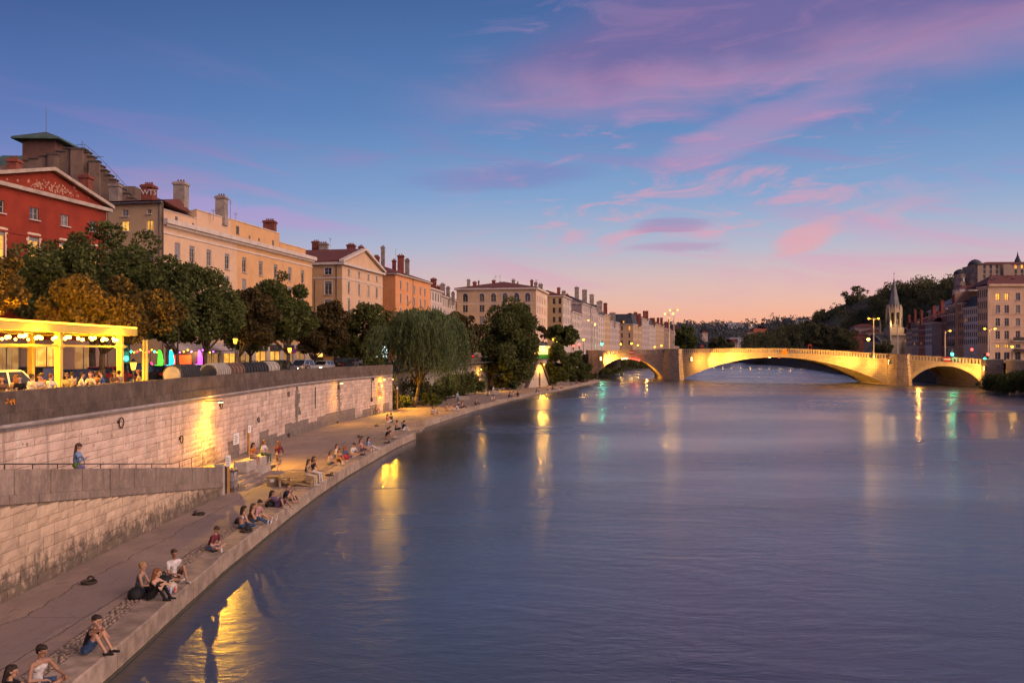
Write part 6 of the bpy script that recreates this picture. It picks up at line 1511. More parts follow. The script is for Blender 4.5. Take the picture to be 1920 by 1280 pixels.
def SP(px, Y, dz=.13): return (xat(px,Y), Y, street_z(Y)+dz)
lantern(SP(441,80), 3.8, 'lit lantern before the russet street tree', 160); lantern(SP(624,120), 3.9, 'lit lantern between the purple-brown tree and the round green tree', 190)
lantern(SP(752,150), 4.1, 'lantern glinting through the willow crown', 200); lantern(SP(836,170), 4.0, 'lantern behind the willow near the passing cars', 200); lantern(SP(543,92), 3.0, 'short lantern glowing inside the tall spread-limbed tree', 240)
lantern(SP(1000,205), 4.4, 'lantern left of the green kiosk roof', 220); lantern(SP(1037,212), 4.6, 'lantern right of the green kiosk roof', 220); lantern(SP(250,56), 1.9, 'low square lantern near the canopy end post', 130)
def mast(px, off, z0, pytop, heads, label, power, lit=True):
    t = bt(px, 0) if False else None
    k = (px-960)/FPX; o = BA+BN*off-BU*SHEAR*off; t = (o.y*k-o.x)/(BU.x-BU.y*k); p = o+BU*t; h = zat(pytop, p.y)-z0
    r = thing('bridge_lamp', label, 'street lamp', (p.x,p.y,z0), 0, 'tall lamps on the bridge')
    q = MB(); q.lathe((0,0,0), [(.26,0),(.26,.6),(.17,.8),(.13,h*.6),(.10,h)], 10); q.build('mast', MASTM, r)
    for sx in heads:
        q = MB(); q.tube((0,0,h-.2),(sx*1.0,0,h),.045,n=6); q.build('arm', MASTM, r); q = MB(); q.ball((sx*1.15,0,h-.02), .26,.26,.16, 8, 5); q.build('head', BULB if lit else HOUS, r)
        if lit: point_light('lamp_light', (sx*1.15,-.1,h-.35), power, WARM, r, .15)
    return p, h
mast(1254.5, -.4, 7.4, 588, (-1,1), 'left of the two close masts on the left pier, top glowing', 330)
mast(1263.5, 15, 7.4, 581, (-1,1), 'taller right mast of the pair on the left pier', 120)
mast(1638, -.3, 6.2, 597, (-1,1), 'mast near the right pier with a glowing top left of the spire', 330)
mast(1683, 15, 6.0, 598, (1,), 'plain mast in line with the church belfry', 60, False)
mast(1772, 2, 5.4, 620, (1,), 'mast with one lamp before the balconied house on the right bank', 260)
mast(1856, 2, 5.4, 616, (-1,1), 'double-armed mast in front of the tan corner block', 120)
mast(1116, 2, 7.2, 607, (0,), 'glowing mast at the left end of the bridge', 220); mast(1110, 14, 7.2, 600, (-1,), 'slender mast behind the glowing one at the left bridge end', 60)
for i, (px, py, Y, lb) in enumerate(((1184,645,330,'lamp on the far quay behind the left arch board'),(1164,646,350,'small quay lamp left of the mansard corner house'),(1196,648,400,'small quay lamp right of the mansard corner house'),(1228,651,420,'small quay lamp left of the twin masts'),(1240,649,440,'small quay lamp just before the twin masts'),(1094,638,262,'lantern above the bushy tree by the bridge'),(1343,607+30,640,'lamp standing among trees behind the footbridge'),(1408,646,700,'lamp in front of the brown house beyond the bridge'))):
    p = at(px, py, Y); r = thing('street_lamp', lb, 'street lamp', (p.x,p.y,6.6), 0, 'lamps on the far quay'); h = max(2.0, p.z-6.6)
    q = MB(); q.tube((0,0,0),(0,0,h),.09,.06,6); q.build('post', DKG, r); q = MB(); q.ball((0,0,h+.2), .38,.38,.3, 8, 5); q.build('globe', LANT, r); point_light('lamp_light', (0,-.6,h+.2), 420 if i else 900, WARM, r, .2)
p = at(1628,637,330); r = thing('street_lamp', 'dazzling lamp left of the church behind the bridge', 'street lamp', (p.x,p.y,5.4), 0, 'lamps on the right bank'); h = p.z-5.4
q = MB(); q.tube((0,0,0),(0,0,h),.10,.06,6); q.build('post', DKG, r); q = MB(); q.ball((0,0,h+.2), .6,.6,.5, 8, 5); q.build('globe', BULB2, r); point_light('lamp_light', (0,-.8,h), 1500, WARM, r, .2)
p = at(1897.5,651,205); r = thing('street_lamp', 'lamp before the shop awning of the tan corner block', 'street lamp', (p.x,p.y,5.4), 0, 'lamps on the right bank'); h = p.z-5.4
q = MB(); q.tube((0,0,0),(0,0,h),.07,.05,6); q.build('post', DKG, r); q = MB(); q.ball((0,0,h+.15), .28,.28,.25, 8, 5); q.build('globe', LANT, r); point_light('lamp_light', (0,-.5,h), 260, WARM, r, .2)
# traffic signals
def signal(px, py, Y, z0, colr, label, power=0, size=.3):
    p = at(px, py, Y); h = p.z-z0; r = thing('traffic_light', label, 'traffic light', (p.x,p.y,z0), 0, 'traffic lights')
    q = MB(); q.tube((0,.12,0),(0,.12,h+.5),.06,n=6); q.build('post', DKG, r); q = MB(); q.box(-.2,.2,-.05,.1,h-.75,h+.75); hd = q.build('signal_head', FASC, r)
    for k, (c, z) in enumerate((('r',.48),('a',0),('g',-.48))):
        on_ = (c == colr); q = MB(); q.ball((0,-.07,h+z), size if on_ else .14, .06, size if on_ else .14, 10, 6); q.build('lens', (GRN if c == 'g' else REDL) if on_ else FASC, hd)
    if power: point_light('signal_glow', (0,-.5,h-.48 if colr == 'g' else h+.48), power, (0.02,1,.55) if colr == 'g' else (1,.03,.02), r, .15)
signal(1128.5,642,266,7.2,'g','bright green traffic light at the left bridge end',420,.32); signal(1075,651,255,7.0,'r','left red traffic light behind the bushy tree',120); signal(1086,649,258,7.0,'r','right red traffic light behind the bushy tree',120)
signal(1785,660,198,5.4,'g','green traffic light by the balconied house',140,.34); signal(1846,669,196,5.4,'g','teal traffic light above the right abutment',70); signal(1822,659,200,5.4,'r','leaning red traffic light on the right bank',60); signal(1852,668,200,5.4,'r','small red signal beside the double-armed mast',30)
signal(237.5,659,62,5.2,'g','green traffic light beyond the canopy end',70,.16)

# ================================================================== terrace canopy
cn = thing('terrace_canopy', 'brightly lit flat terrace canopy hung with bulbs on the quay at far left', 'canopy', (-22,40,5.23))
CAN_M = mat('canopy_steel', (0.66,0.47,0.10), (0.58,0.41,0.09), 1, .5)
q = MB(); q.box(-5.5,.35,-16,10.6,3.42,3.62); q.build('roof', CAN_M, cn); q = MB(); q.box(.36,.44,-16.1,10.7,3.34,3.70); q.build('fascia', CAN_M, cn); q = MB(); q.box(-5.5,.44,10.62,10.72,3.34,3.70); q.build('fascia', CAN_M, cn)
for x in (0.0,-5.0):
    for y in (-11,-4,2.7,9.4): q = MB(); q.box(x-.14,x+.14,y-.14,y+.14,0,3.41); q.box(x-.2,x+.2,y-.2,y+.2,2.62,2.8); q.build('post', CAN_M, cn)
for x in (0.0,-5.0): q = MB(); q.box(x-.06,x+.06,-15.9,10.2,2.66,2.76); q.build('beam', CAN_M, cn)
for k in range(58):
    if k in (17,18,30,31,40,48): continue
    q = MB(); y = -15.6+k*.44; q.ball((.0 if k % 3 else -.35,y,3.10+.06*math.sin(k*1.3)), .095,n=8,k=5); q.build('bulb', BULB2, cn)
q = MB(); q.path([(0,-15.6+k*.44,3.24+.06*math.sin(k*1.3)) for k in range(58)], .012, 4); q.build('bulb_cable', RAIL, cn)
for k in range(20): q = MB(); q.ball((-4.8,-15+k*1.25,3.1), .09,n=6,k=4); q.build('bulb', BULB2, cn)
CANL = (1.0,.47,.02)
for x in (-2.5,.40): q = MB(); q.tube((x,-16,3.78),(x,10.6,3.78),.05,n=6); q.build('light_tube', LANT, cn)  # edge tube, plus one added mid-roof for the uplights
for y in (-14,-9,-4,1,5,9): point_light('canopy_light', (-.6,y,2.9), 900, CANL, cn, .3)
for y in (-8,0,8): point_light('canopy_light', (.75,y,3.15), 420, CANL, cn, .2); point_light('canopy_light', (-2.5,y,3.85), 7000, CANL, cn, .3)  # upper row over the roof added to warm the tree crowns
for k, (y0, y1) in enumerate(((26.5,34.5),(35.5,43.5),(44.5,52))):
    r = thing('terrace_bench', ('terrace bench at the near end of the canopy','terrace bench under the middle of the canopy','terrace bench by the canopy end post')[k], 'bench', (-20.6,(y0+y1)/2,5.23))
    q = MB(); q.box(-.25,.25,-(y1-y0)/2,(y1-y0)/2,.40,.46); q.build('seat', mat('bench_wood', (0.22,0.13,0.07), (0.16,0.09,0.05), 2, .7), r)
    for yy in (-.45,0,.45): q = MB(); q.box(-.2,.2,yy*(y1-y0)-.04,yy*(y1-y0)+.04,0,.398); q.build('leg', RAIL, r)
# posters behind the canopy, glowing flags of the bars
for px, Y, m_, col_, lb in ((296,84,emit('banner_green',(0.10,1.0,0.03),1.5),(.1,1,.03),'glowing green feather flag outside the bars'),(317,84,emit('banner_cyan',(0.02,0.75,1.0),1.5),(.02,.75,1),'glowing cyan feather flag outside the bars'),(371,92,emit('banner_magenta',(0.85,0.05,1.0),1.5),(.85,.05,1),'glowing magenta feather flag outside the bars'),(282,90,emit('banner_pink',(1.0,0.06,0.25),2.2),(1,.06,.25),'small pink lit flag left of the green one')):
    x, y, z = SP(px, Y); r = thing('feather_flag', lb, 'flag', (x,y,z)); q = MB(); q.tube((0,0,0),(0,0,2.7),.03,n=6); q.build('pole', RAIL, r)
    s_ = .55 if px == 282 else 1.0
    q = MB(); q.extr([(0,-.02,.7*s_),(.42*s_,-.02,.75*s_),(.5*s_,-.02,1.6*s_),(.40*s_,-.02,2.3*s_),(.2*s_,-.02,2.65*s_),(.03,-.02,2.6*s_)], (0,.03,0)); q.build('cloth', m_, r); point_light('flag_glow', (.25,-.6,1.6*s_), 60, col_, r, .3)
x, y, z = SP(340,92); r = thing('bar_sign', 'red lit bar front panel between the flags', 'sign', (x,y,z)); q = MB(); q.box(-1.0,1.0,0,.1,.9,2.1); q.build('panel', emit('bar_red',(1.0,0.10,0.02),.5), r); q = MB(); q.box(-1.7,1.7,.1,.16,0,2.5); q.build('back', FASC, r); point_light('bar_glow', (0,-1.2,1.5), 90, (1,.12,.03), r, .3)
x, y, z = SP(655,150); r = thing('bar_sign', 'teal and amber stacked lit shop sign by the street', 'sign', SP(597,125))
for k, c in enumerate((BULB,GRN,BULB,GRN)): q = MB(); q.box(-.55,.55,0,.12,1.6+k*.75,2.1+k*.75); q.build('panel', emit('sign_teal',(0.05,0.8,0.7),1.6) if c is GRN else emit('sign_amber',(1.0,0.55,0.12),1.8), r)
q = MB(); q.box(-.65,.65,.125,.2,0,4.6); q.build('frame', RAIL, r)
r = thing('lit_kiosk_panel', 'white glowing advertising panel left of the willow', 'sign', SP(716,150)); q = MB(); q.box(-.9,.9,0,.12,.8,3.4); q.build('panel', emit('panel_white',(0.75,1.0,0.95),3.0), r); q = MB(); q.box(-1,1,.125,.22,0,3.5); q.build('frame', RAIL, r)
# bulb garlands added to give the bar fronts more coloured light
for gx, (p0, p1, cols, lb) in enumerate(((SP(240,82),SP(300,88),(LANT,GRN,LANT,REDL),'coloured bulb garland along the left bar awning'),(SP(322,88),SP(400,96),(LANT,LANT,emit('bulb_violet',(0.7,0.15,1.0),4)),'warm bulb garland along the right bar awning'))):
    r = thing('added_garland', lb, 'garland', p0); d_ = Vector(p1)-Vector(p0); pts = [d_*(k/11)+Vector((0,0,2.75-.25*math.sin(PI*(k%4)/4))) for k in range(12)]
    q = MB(); q.path(pts, .015, 4); q.tube((0,0,0),(0,0,2.8),.03,n=5); q.tube(d_,d_+Vector((0,0,2.8)),.03,n=5); q.build('cable', RAIL, r)
    for k, pt in enumerate(pts): q = MB(); q.ball(pt-Vector((0,0,.1)), .09, n=6, k=5); q.build('bulb', cols[k % len(cols)], r)
    point_light('garland_fill_light', d_*.5+Vector((0,-.8,2.4)), 260, WARM, r, .3)
# banner poles near the canopy end
for px, lb in ((269,'left of two pale posts beside the canopy end'),(275,'right of two pale posts beside the canopy end')):
    r = thing('post', lb, 'post', SP(px,57)); q = MB(); q.lathe((0,0,0), [(.10,0),(.10,2.0),(.08,2.05),(.07,3.1)], 8); q.build('shaft', CAN_M, r); q = MB(); q.ball((0,0,3.12),.09,n=8,k=5); q.build('cap', CAN_M, r)
# round no-parking sign, delivery board, mobile frame by the trees
r = thing('no_parking_sign', 'round blue and red no-parking sign before the dark shop fascias', 'sign', SP(550,110)); q = MB(); q.tube((0,.06,0),(0,.06,2.9),.04,n=6); q.build('post', STEEL, r)
q = MB(); q.tube((0,0,2.6),(0,.03,2.6),.36,n=16); q.build('rim', RED, r); q = MB(); q.tube((0,-.01,2.6),(0,.002,2.6),.28,n=16); q.build('face', mat('sign_blue',(0.03,0.07,0.40),(0.03,0.06,0.35),2,.5), r); q = MB(); q.hexa([(-.22,-.015,2.36),(-.16,-.015,2.3),(-.16,-.012,2.3),(-.22,-.012,2.36)],[(.16,-.015,2.9-.0),(.22,-.015,2.84),(.22,-.012,2.84),(.16,-.012,2.9)]); q.build('bar', RED, r)

# ================================================================== cars
CG = mat('car_glass', (0.015,0.016,0.018), (0.02,0.02,0.022), 3, .06, spec=.9); TYRE = mat('tyre', (0.018,0.018,0.018), (0.012,0.012,0.012), 6, .9); RIM = mat('wheel_rim', (0.35,0.35,0.36), (0.28,0.28,0.28), 6, .35, metal=.8)
HEADL = emit('headlight', (1.0,0.82,0.55), 6); TAILL = emit('taillight', (1.0,0.04,0.02), 3)
def paint(nm, c):
    if nm in MATS: return MATS[nm]
    m = mat(nm, c, tuple(x*.9 for x in c), 1, .28, spec=.5); m.node_tree.nodes['Principled BSDF'].inputs['Coat Weight'].default_value = .5; return m
def car(label, p, rot, m, kind='hatch', lit=0):
    r = thing('parked_car' if not lit else 'car', label, 'car', p, rot, 'cars along the quay street')
    Lh, Wh = 2.1, .88
    roofz = {'hatch':1.46,'suv':1.68,'van':1.95}[kind]
    prof = [(-Lh,.32),(-Lh,.78),(-Lh+.12,.92),(-Lh+.35,.97),(.95,.95),(1.75,.82),(Lh,.66),(Lh,.32)]
    q = MB(); n = len(prof); A = [(x,-Wh*(.93 if abs(x) > 1.9 else 1),z) for x, z in prof]; B = [(x,-y,z) for x, y, z in A]
    q.add(A+B, [tuple(range(n)), tuple(range(2*n-1,n-1,-1))]+[((i+1)%n,i,n+i,n+(i+1)%n) for i in range(n)]); q.build('body', m, r)
    xr, xf = (-1.95, .35) if kind != 'hatch' else (-1.7,.25); lo = [(xr-.12 if kind != 'van' else -2.05,.955),(xf+.75,.955)]; hi = [(xr+.2,roofz),(xf,roofz)]
    q = MB(); w0, w1 = Wh*.96, Wh*.78
    q.hexa([(lo[0][0],-w0,.955),(lo[1][0],-w0,.955),(lo[1][0],w0,.955),(lo[0][0],w0,.955)],[(hi[0][0],-w1,roofz-.07),(hi[1][0],-w1,roofz-.07),(hi[1][0],w1,roofz-.07),(hi[0][0],w1,roofz-.07)]); q.build('windows', CG, r)
    q = MB(); q.hexa([(hi[0][0]-.05,-w1-.02,roofz-.068),(hi[1][0]+.06,-w1-.02,roofz-.068),(hi[1][0]+.06,w1+.02,roofz-.068),(hi[0][0]-.05,w1+.02,roofz-.068)],[(hi[0][0]+.1,-w1+.08,roofz),(hi[1][0]-.08,-w1+.08,roofz),(hi[1][0]-.08,w1-.08,roofz),(hi[0][0]+.1,w1-.08,roofz)]); q.build('roof', m, r)
    for sy in (-1,1):
        q = MB()
        for xa, xb in ((lo[0][0],hi[0][0]),(-.62,-.62),(lo[1][0],hi[1][0])): q.hexa([(xa-.06,sy*(w0+.004),.95),(xa+.06,sy*(w0+.004),.95),(xa+.06,sy*(w0-.06),.95),(xa-.06,sy*(w0-.06),.95)],[(xb-.05,sy*(w1+.004),roofz-.06),(xb+.05,sy*(w1+.004),roofz-.06),(xb+.05,sy*(w1-.05),roofz-.06),(xb-.05,sy*(w1-.05),roofz-.06)])
        q.build('pillars', m, r); q = MB(); q.hexa([(.72,sy*(w0+.02),.98),(.9,sy*(w0+.02),.98),(.9,sy*(w0+.2),.98),(.72,sy*(w0+.2),.98)],[(.74,sy*(w0+.02),1.12),(.86,sy*(w0+.02),1.12),(.86,sy*(w0+.18),1.12),(.74,sy*(w0+.18),1.12)]); q.build('mirror', m, r)
        for x in (-1.3,1.3):
            q = MB(); q.tube((x,sy*(Wh-.16),.32),(x,sy*(Wh+.02),.32),.33,n=14); w_ = q.build('wheel', TYRE, r); q = MB(); q.tube((x,sy*(Wh+.005),.32),(x,sy*(Wh+.03),.32),.20,n=10); q.build('rim', RIM, w_)
        q = MB(); q.box(Lh-.02,Lh+.02,sy*.62-.17,sy*.62+.17,.58,.70); q.build('headlight', HEADL if lit > 0 else RIM, r); q = MB(); q.box(-Lh-.02,-Lh+.02,sy*.68-.12,sy*.68+.12,.66,.86); q.build('taillight', TAILL if lit else RED, r)
    return r
PB, PW, PG, PS, PR, PN = paint('paint_black',(0.015,0.015,0.018)), paint('paint_white',(0.6,0.58,0.56)), paint('paint_grey',(0.10,0.10,0.11)), paint('paint_silver',(0.34,0.34,0.35)), paint('paint_red',(0.30,0.02,0.015)), paint('paint_navy',(0.02,0.03,0.07))
def CP(px, Y): x, y, z = SP(px, Y, .01); return (x, y, z)
hd = TH; GA = R(90)
for px, Y, m_, k, l_, ro, lb in ((8,41,PW,'suv',0,hd,'white car at far left seen between terrace heads'),(85,52,PB,'suv',0,hd+.25,'black car behind the canopy post'),(150,56,PN,'hatch',0,hd,'dark navy car seen under the canopy between its posts'),(205,66,PR,'hatch',0,hd,'red car behind the canopy end post'),(262,70,PB,'suv',0,hd,'black car behind the two pale posts'),(315,73,PB,'hatch',0,hd,'dark low car below the glowing flags'),(372,80,PW,'hatch',0,hd,'white car behind the forked tree trunk'),(515,92,PB,'suv',-1,hd,'dark car beside the tall spread-limbed tree'),(530,100,PG,'suv',-1,hd,'grey car half hidden by the trunk of the tall tree'),(565,106,PS,'suv',1,hd+PI,'silver car facing us right of the tall tree trunk'),(605,112,PW,'hatch',1,hd+PI,'pale car beside the lantern post'),(643,122,PB,'suv',0,hd,'black car left of the round green tree'),(665,128,PG,'hatch',0,hd,'grey car under the round green tree'),(702,138,PS,'hatch',0,hd,'silver car right of the round green tree trunk'),(862,180,PR,'van',-1,hd,'red van behind the willow'),(885,190,PR,'hatch',-1,hd,'red car between the willow and the tall quay tree')):
    car(lb, CP(px,Y), ro, m_, k, l_)

# ================================================================== things on the promenade above the wall
def roll(label, px0, px1, X, m, n, hoop):
    y0, y1 = X*FPX/(px0-960), X*FPX/(px1-960); r = thing('ribbed_roll', label, 'roll', (X,(y0+y1)/2,5.23), 0, 'ribbed rolls behind the parapet'); L = (y1-y0)
    for k in range(n):
        y = -L/2+L*(k+.5)/n; q = MB(); q.torus((0,y,1.05), .56, .07, 'y', 18, 6); q.build('hoop', m, r)
    q = MB(); q.tube((0,-L/2,1.05),(0,L/2,1.05),.50,n=16); q.build('core', hoop, r)
    for y in (-L/2+.15,L/2-.15): q = MB(); q.box(-.45,.45,y-.05,y+.05,0,.7); q.build('cradle', RAIL, r)
HP, HK, HB = mat('hoop_pale',(0.42,0.38,0.32),(0.32,0.29,0.25),3,.6), mat('hoop_dark',(0.03,0.03,0.035),(0.045,0.045,0.05),3,.6), mat('hoop_brown',(0.20,0.12,0.09),(0.15,0.09,0.07),3,.7)
roll('pale and black ribbed roll nearest the glowing flags', 322, 360, -20.2, HK, 9, HP); roll('grey ribbed roll right of the pale forked trunk', 390, 418, -20.0, HP, 7, HK); roll('brown ribbed roll in the middle of the row', 420, 447, -20.0, HB, 4, HB)
roll('black corrugated roll beside the brown one', 449, 492, -20.0, HK, 8, HK); roll('pale end roll of the row by the spread-limbed tree', 494, 514, -20.0, HP, 3, HP)
for px, lb in ((455,'left metal frame rising among the ribbed rolls'),(478,'right metal frame rising among the ribbed rolls')):
    x = -19.9; y = x*FPX/(px-960); r = thing('metal_frame', lb, 'frame', (x,y,5.23)); q = MB(); q.tube((0,-.7,0),(0,-.7,1.75),.03,n=5); q.tube((0,.7,0),(0,.7,1.75),.03,n=5); q.tube((0,-.7,1.75),(0,.7,1.75),.03,n=5); q.build('tubes', RAIL, r)
r = thing('tree_guard', 'orange wooden guard frame near the lantern', 'frame', SP(616,114)); q = MB(); WOODO = mat('guard_wood',(0.42,0.22,0.07),(0.34,0.17,0.05),3,.8)
for x in (-.6,0.1,.6): q.box(x-.06,x+.06,-.06,.06,0,1.6 if x != .1 else 1.3)
q.box(-.7,.7,-.05,.05,1.602,1.85); q.build('posts', WOODO, r)

# ================================================================== kiosk and lamp-lit stairs
KY = 192; x0, x1 = xat(1001,KY), xat(1028,KY); zk = street_z(KY)+.13; r = thing('kiosk', 'small green kiosk with pale roof and a row of bulbs', 'kiosk', ((x0+x1)/2,KY,zk)); w_ = (x1-x0)/2
KG = mat('kiosk_green',(0.02,0.22,0.05),(0.015,0.17,0.04),2,.5)
q = MB(); q.box(-w_,w_,-1.3,1.3,0,.95); q.build('counter', KG, r); q = MB(); q.box(-w_+.1,w_-.1,-1.2,1.2,.951,2.3); q.build('interior', emit('kiosk_lit',(1.0,0.62,0.30),.9), r)
for x in (-w_+.06,-.1,w_-.06): q = MB(); q.box(x-.07,x+.07,-1.33,-1.2,.952,2.4); q.build('post', KG, r)
q = MB(); q.box(-w_-.5,w_+.5,-1.8,1.6,2.42,2.75); q.build('fascia', WHT, r); q = MB(); q.add([(-w_-.6,-1.9,2.76),(w_+.6,-1.9,2.76),(w_+.6,1.7,2.76),(-w_-.6,1.7,2.76),(-.4,0,3.4),(.4,0,3.4)], [(0,1,5,4),(1,2,5),(2,3,4,5),(3,0,4),(3,2,1,0)]); q.build('roof', mat('kiosk_roof',(0.20,0.20,0.22),(0.15,0.15,0.17),2,.6), r)
for k in range(8): q = MB(); q.ball((lerp(-w_,w_,k/7),-1.86,2.5),.11,n=8,k=5); q.build('bulb', BULB2, r)
point_light('kiosk_light', (0,-2.2,2.3), 600, WARM, r, .2)
# stair block with two lamps
s0, s1 = on(985,727,QZ), on(1032,722,QZ); r = thing('quay_stairs', 'stone double stair block with two glowing lamps and a niche', 'stairs', (s0.x,s0.y,QZ), math.atan2(s1.y-s0.y, s1.x-s0.x)); Ls = (s1-s0).length; ht = 4.6
STM = ashlar('stair_masonry', (0.46,0.39,0.33), (0.38,0.32,0.27), (0.2,0.16,0.13), .9, .38, axis=(.7,.7), grime=.3)
xm = Ls*.55
q = MB(); q.extr([(.9,0,0),(Ls*.93,0,0),(xm+.9,0,ht),(xm-1.5,0,ht)], (0,3,0)); q.build('block', STM, r)
q = MB(); q.hexa([(-.1,-.3,0),(.85,-.3,0),(.85,.4,0),(-.1,.4,0)],[(xm-2.1,-.3,ht+.4),(xm-1.3,-.3,ht+.4),(xm-1.3,.4,ht+.4),(xm-2.1,.4,ht+.4)]); q.build('left_string', PARA, r); q = MB(); q.hexa([(Ls*.94,-.3,0),(Ls,-.3,0),(Ls,.4,0),(Ls*.94,.4,0)],[(xm+.95,-.3,ht+.4),(xm+1.5,-.3,ht+.4),(xm+1.5,.4,ht+.4),(xm+.95,.4,ht+.4)]); q.build('right_string', PARA, r)
q = MB(); q.extr([(xm-.5,-.02,.1),(xm+.5,-.02,.1),(xm+.5,-.02,2.6),(xm,-.02,3.1),(xm-.5,-.02,2.6)], (0,.3,0)); q.build('niche', DARKIN, r)
q = MB(); q.box(xm-2.2,xm+1.6,-.2,3.2,ht+.41,ht+.75); q.build('landing', PARA, r)
for k in range(11): q = MB(); q.box(-.6+ (xm-1.6)*k/11,.2+(xm-1.6)*(k+1)/11,.42,2.6,0,ht*(k+1)/12); q.build('step', KERB_M, r)
for x in (xm-.75,xm+.75): q = MB(); q.ball((x,-.25,3.35),.16,n=8,k=5); q.build('lamp', LANT, r); q = MB(); q.box(x-.03,x+.03,-.2,.0,3.4,3.5); q.build('bracket', RAIL, r); point_light('stair_light', (x,-.55,3.3), 240, SODIUM, r, .1)
q = MB(); q.ball((xm+1.9,-.3,4.5),.18,n=8,k=5); q.build('lamp', LANT, r); point_light('stair_light', (xm+2.1,-.8,4.4), 300, SODIUM, r, .1)

# ================================================================== fittings on the wall and the quay
IRON = mat('rusty_iron', (0.07,0.045,0.035), (0.04,0.03,0.026), 6, .7, .3, metal=.4)
def wall_ring(px, py, label, Rr=.2):
    Yw = 18.42*FPX/(960-px)
    for _ in range(4): Yw = -(interp(WALL, Yw)+.10)*FPX/(960-px)
    z = zat(py, Yw); r = thing('mooring_ring', label, 'mooring ring', (interp(WALL,Yw)+.085,Yw,z), 0, 'iron rings on the quay wall')
    q = MB(); q.torus((.06,0,-.0), Rr, .028, 'x', 18, 6); q.build('ring', IRON, r); q = MB(); q.ball((.02,-Rr*.8,.05), .075,.09,.09, 8, 5); q.build('boss', IRON, r)
for a in ((226,792,'largest iron ring high on the wall left of the amber lamp',.24),(339,823,'iron ring low on the wall left of the amber lamp',.2),(414,760,'iron ring lit yellow just under the amber lamp',.2),(541,739,'iron ring high on the wall right of the amber lamp',.21),(484,787,'dark ring with bracket midway between the lamps',.18),(632,726,'ring under the small middle wall lamp',.2),(706,719,'ring left of the poster under the lamp by the willow',.2),(541,816,'ring at the foot of the wall near the gauge boards',.18),(631,792,'ring at the foot of the wall right of the gauge boards',.17)): wall_ring(*a)
def ground_ring(px, py, label, rot=.4):
    p = on(px, py, QZ); r = thing('mooring_ring', label, 'mooring ring', (p.x,p.y,QZ+.02), rot, 'iron rings lying on the quay')
    q = MB(); q.torus((0,0,.045), .2, .04, 'z', 18, 6); q.build('ring', IRON, r); q = MB(); q.torus((.2,0,.07), .09, .03, 'x', 10, 5); q.build('shackle', IRON, r); q = MB(); q.box(.12,.32,-.06,.06,-.02,.02); q.build('plate', IRON, r)
for px, py, lb in ((167,1094,'iron ring lying mid-quay near the rubble wall'),(374,965,'iron ring lying mid-quay left of the reading boy'),(462,998,'ring on the kerb beside the woman in the white bandeau'),(548,938,'ring on the kerb by the reclining pair'),(617,892,'ring on the kerb right of the low platform'),(678,853,'ring on the kerb beside the group of five'),(725,831,'ring on the kerb near the couple in dark clothes'),(676,820,'ring lying mid-quay behind the group of five'),(706,799,'ring lying near the red-shirted woman')): ground_ring(px, py, lb, random.uniform(0,3))
# conduit along the top of the wall and drain pipes
r = thing('conduit', 'thin grey conduit running under the coping of the tall quay wall', 'pipe', (0,0,0)); q = MB(); q.path([(QL.at(QL.L*k/30)[0].x+.13, QL.at(QL.L*k/30)[0].y, 4.80) for k in range(31)], .03, 5); q.build('pipe', STEEL, r)
for px, pa, pb, lb in ((591,725,765,'vertical pipe on the wall above the gauge boards'),(667,700,747,'vertical pipe with small lantern on the wall near the poster')):
    Yw = 18.3*FPX/(960-px)
    for _ in range(4): Yw = -(interp(WALL, Yw)+.1)*FPX/(960-px)
    r = thing('drainpipe', lb, 'pipe', (interp(WALL,Yw)+.12,Yw,0)); q = MB(); q.tube((0,0,zat(pb,Yw)),(0,0,zat(pa,Yw)),.04,n=6); q.build('pipe', RAIL, r)
    if px == 667: q = MB(); q.lathe((.1,.5,zat(714,Yw)), [(.1,0),(.14,.25),(.04,.42)], 8); q.build('lantern', RAIL, r); q = MB(); q.lathe((0.02,0,zat(753,Yw)), [(.08,0),(.13,.1),(.13,.4),(.06,.5)], 8); q.build('weight', RAIL, r)
# flood gauge boards
for px, lb in ((572,'left of three tall flood gauge boards against the wall'),(580.5,'middle of three tall flood gauge boards against the wall'),(588,'right of three tall flood gauge boards against the wall')):
    p = on(px, 806-(px-572)*.25, QZ); r = thing('gauge_board', lb, 'board', (p.x,p.y,QZ), .15, 'flood gauge boards'); q = MB(); q.box(-.17,.17,0,.28,0,2.75); q.build('post', mat('gauge_wood',(0.30,0.25,0.22),(0.22,0.18,0.16),2,.8), r); q = MB(); q.box(-.15,.15,-.03,-.002,1.2,2.6); f = q.build('scale_plate', WHT, r)
    q = MB()
    for k in range(9): q.box(-.10,.10 if k % 2 else .0,-.034,-.031,1.3+k*.14,1.34+k*.14)
    q.build('scale_marks', FASC, f)['kind'] = 'stuff'
def panel(name, label, p, rot, w, h, z, m, post=True, marks=True):
    r = thing(name, label, 'sign', p, rot)
    if post: q = MB(); q.box(-.06,.06,.0,.12,0,z+h); q.build('post', WOODO if name == 'sign_post' else STEEL, r)
    q = MB(); q.box(-w/2,w/2,-.03,-.002,z,z+h); pn = q.build('plate', m, r)
    if marks:
        q = MB()
        for k in range(5): q.box(-w*.38,w*(.1+.06*(k % 4)),-.034,-.031,z+h*(.15+.15*k),z+h*(.2+.15*k))
        q.build('print', FASC, pn)['kind'] = 'stuff'
panel('notice_panel', 'white notice panel on the wall right of the yellow light pool', (-18.38,58.6,1.5), R(86), .95, .75, 0, WHT, False)
panel('sign_post', 'orange wooden post with small white sign against the wall', (-18.1,60.6,QZ), R(60), .26, .5, 1.5, WHT)
panel('sign_post', 'post with white sign at the end of the ramp parapet', (-14.12,43.8,QZ), R(15), .24, .55, 1.35, WHT)
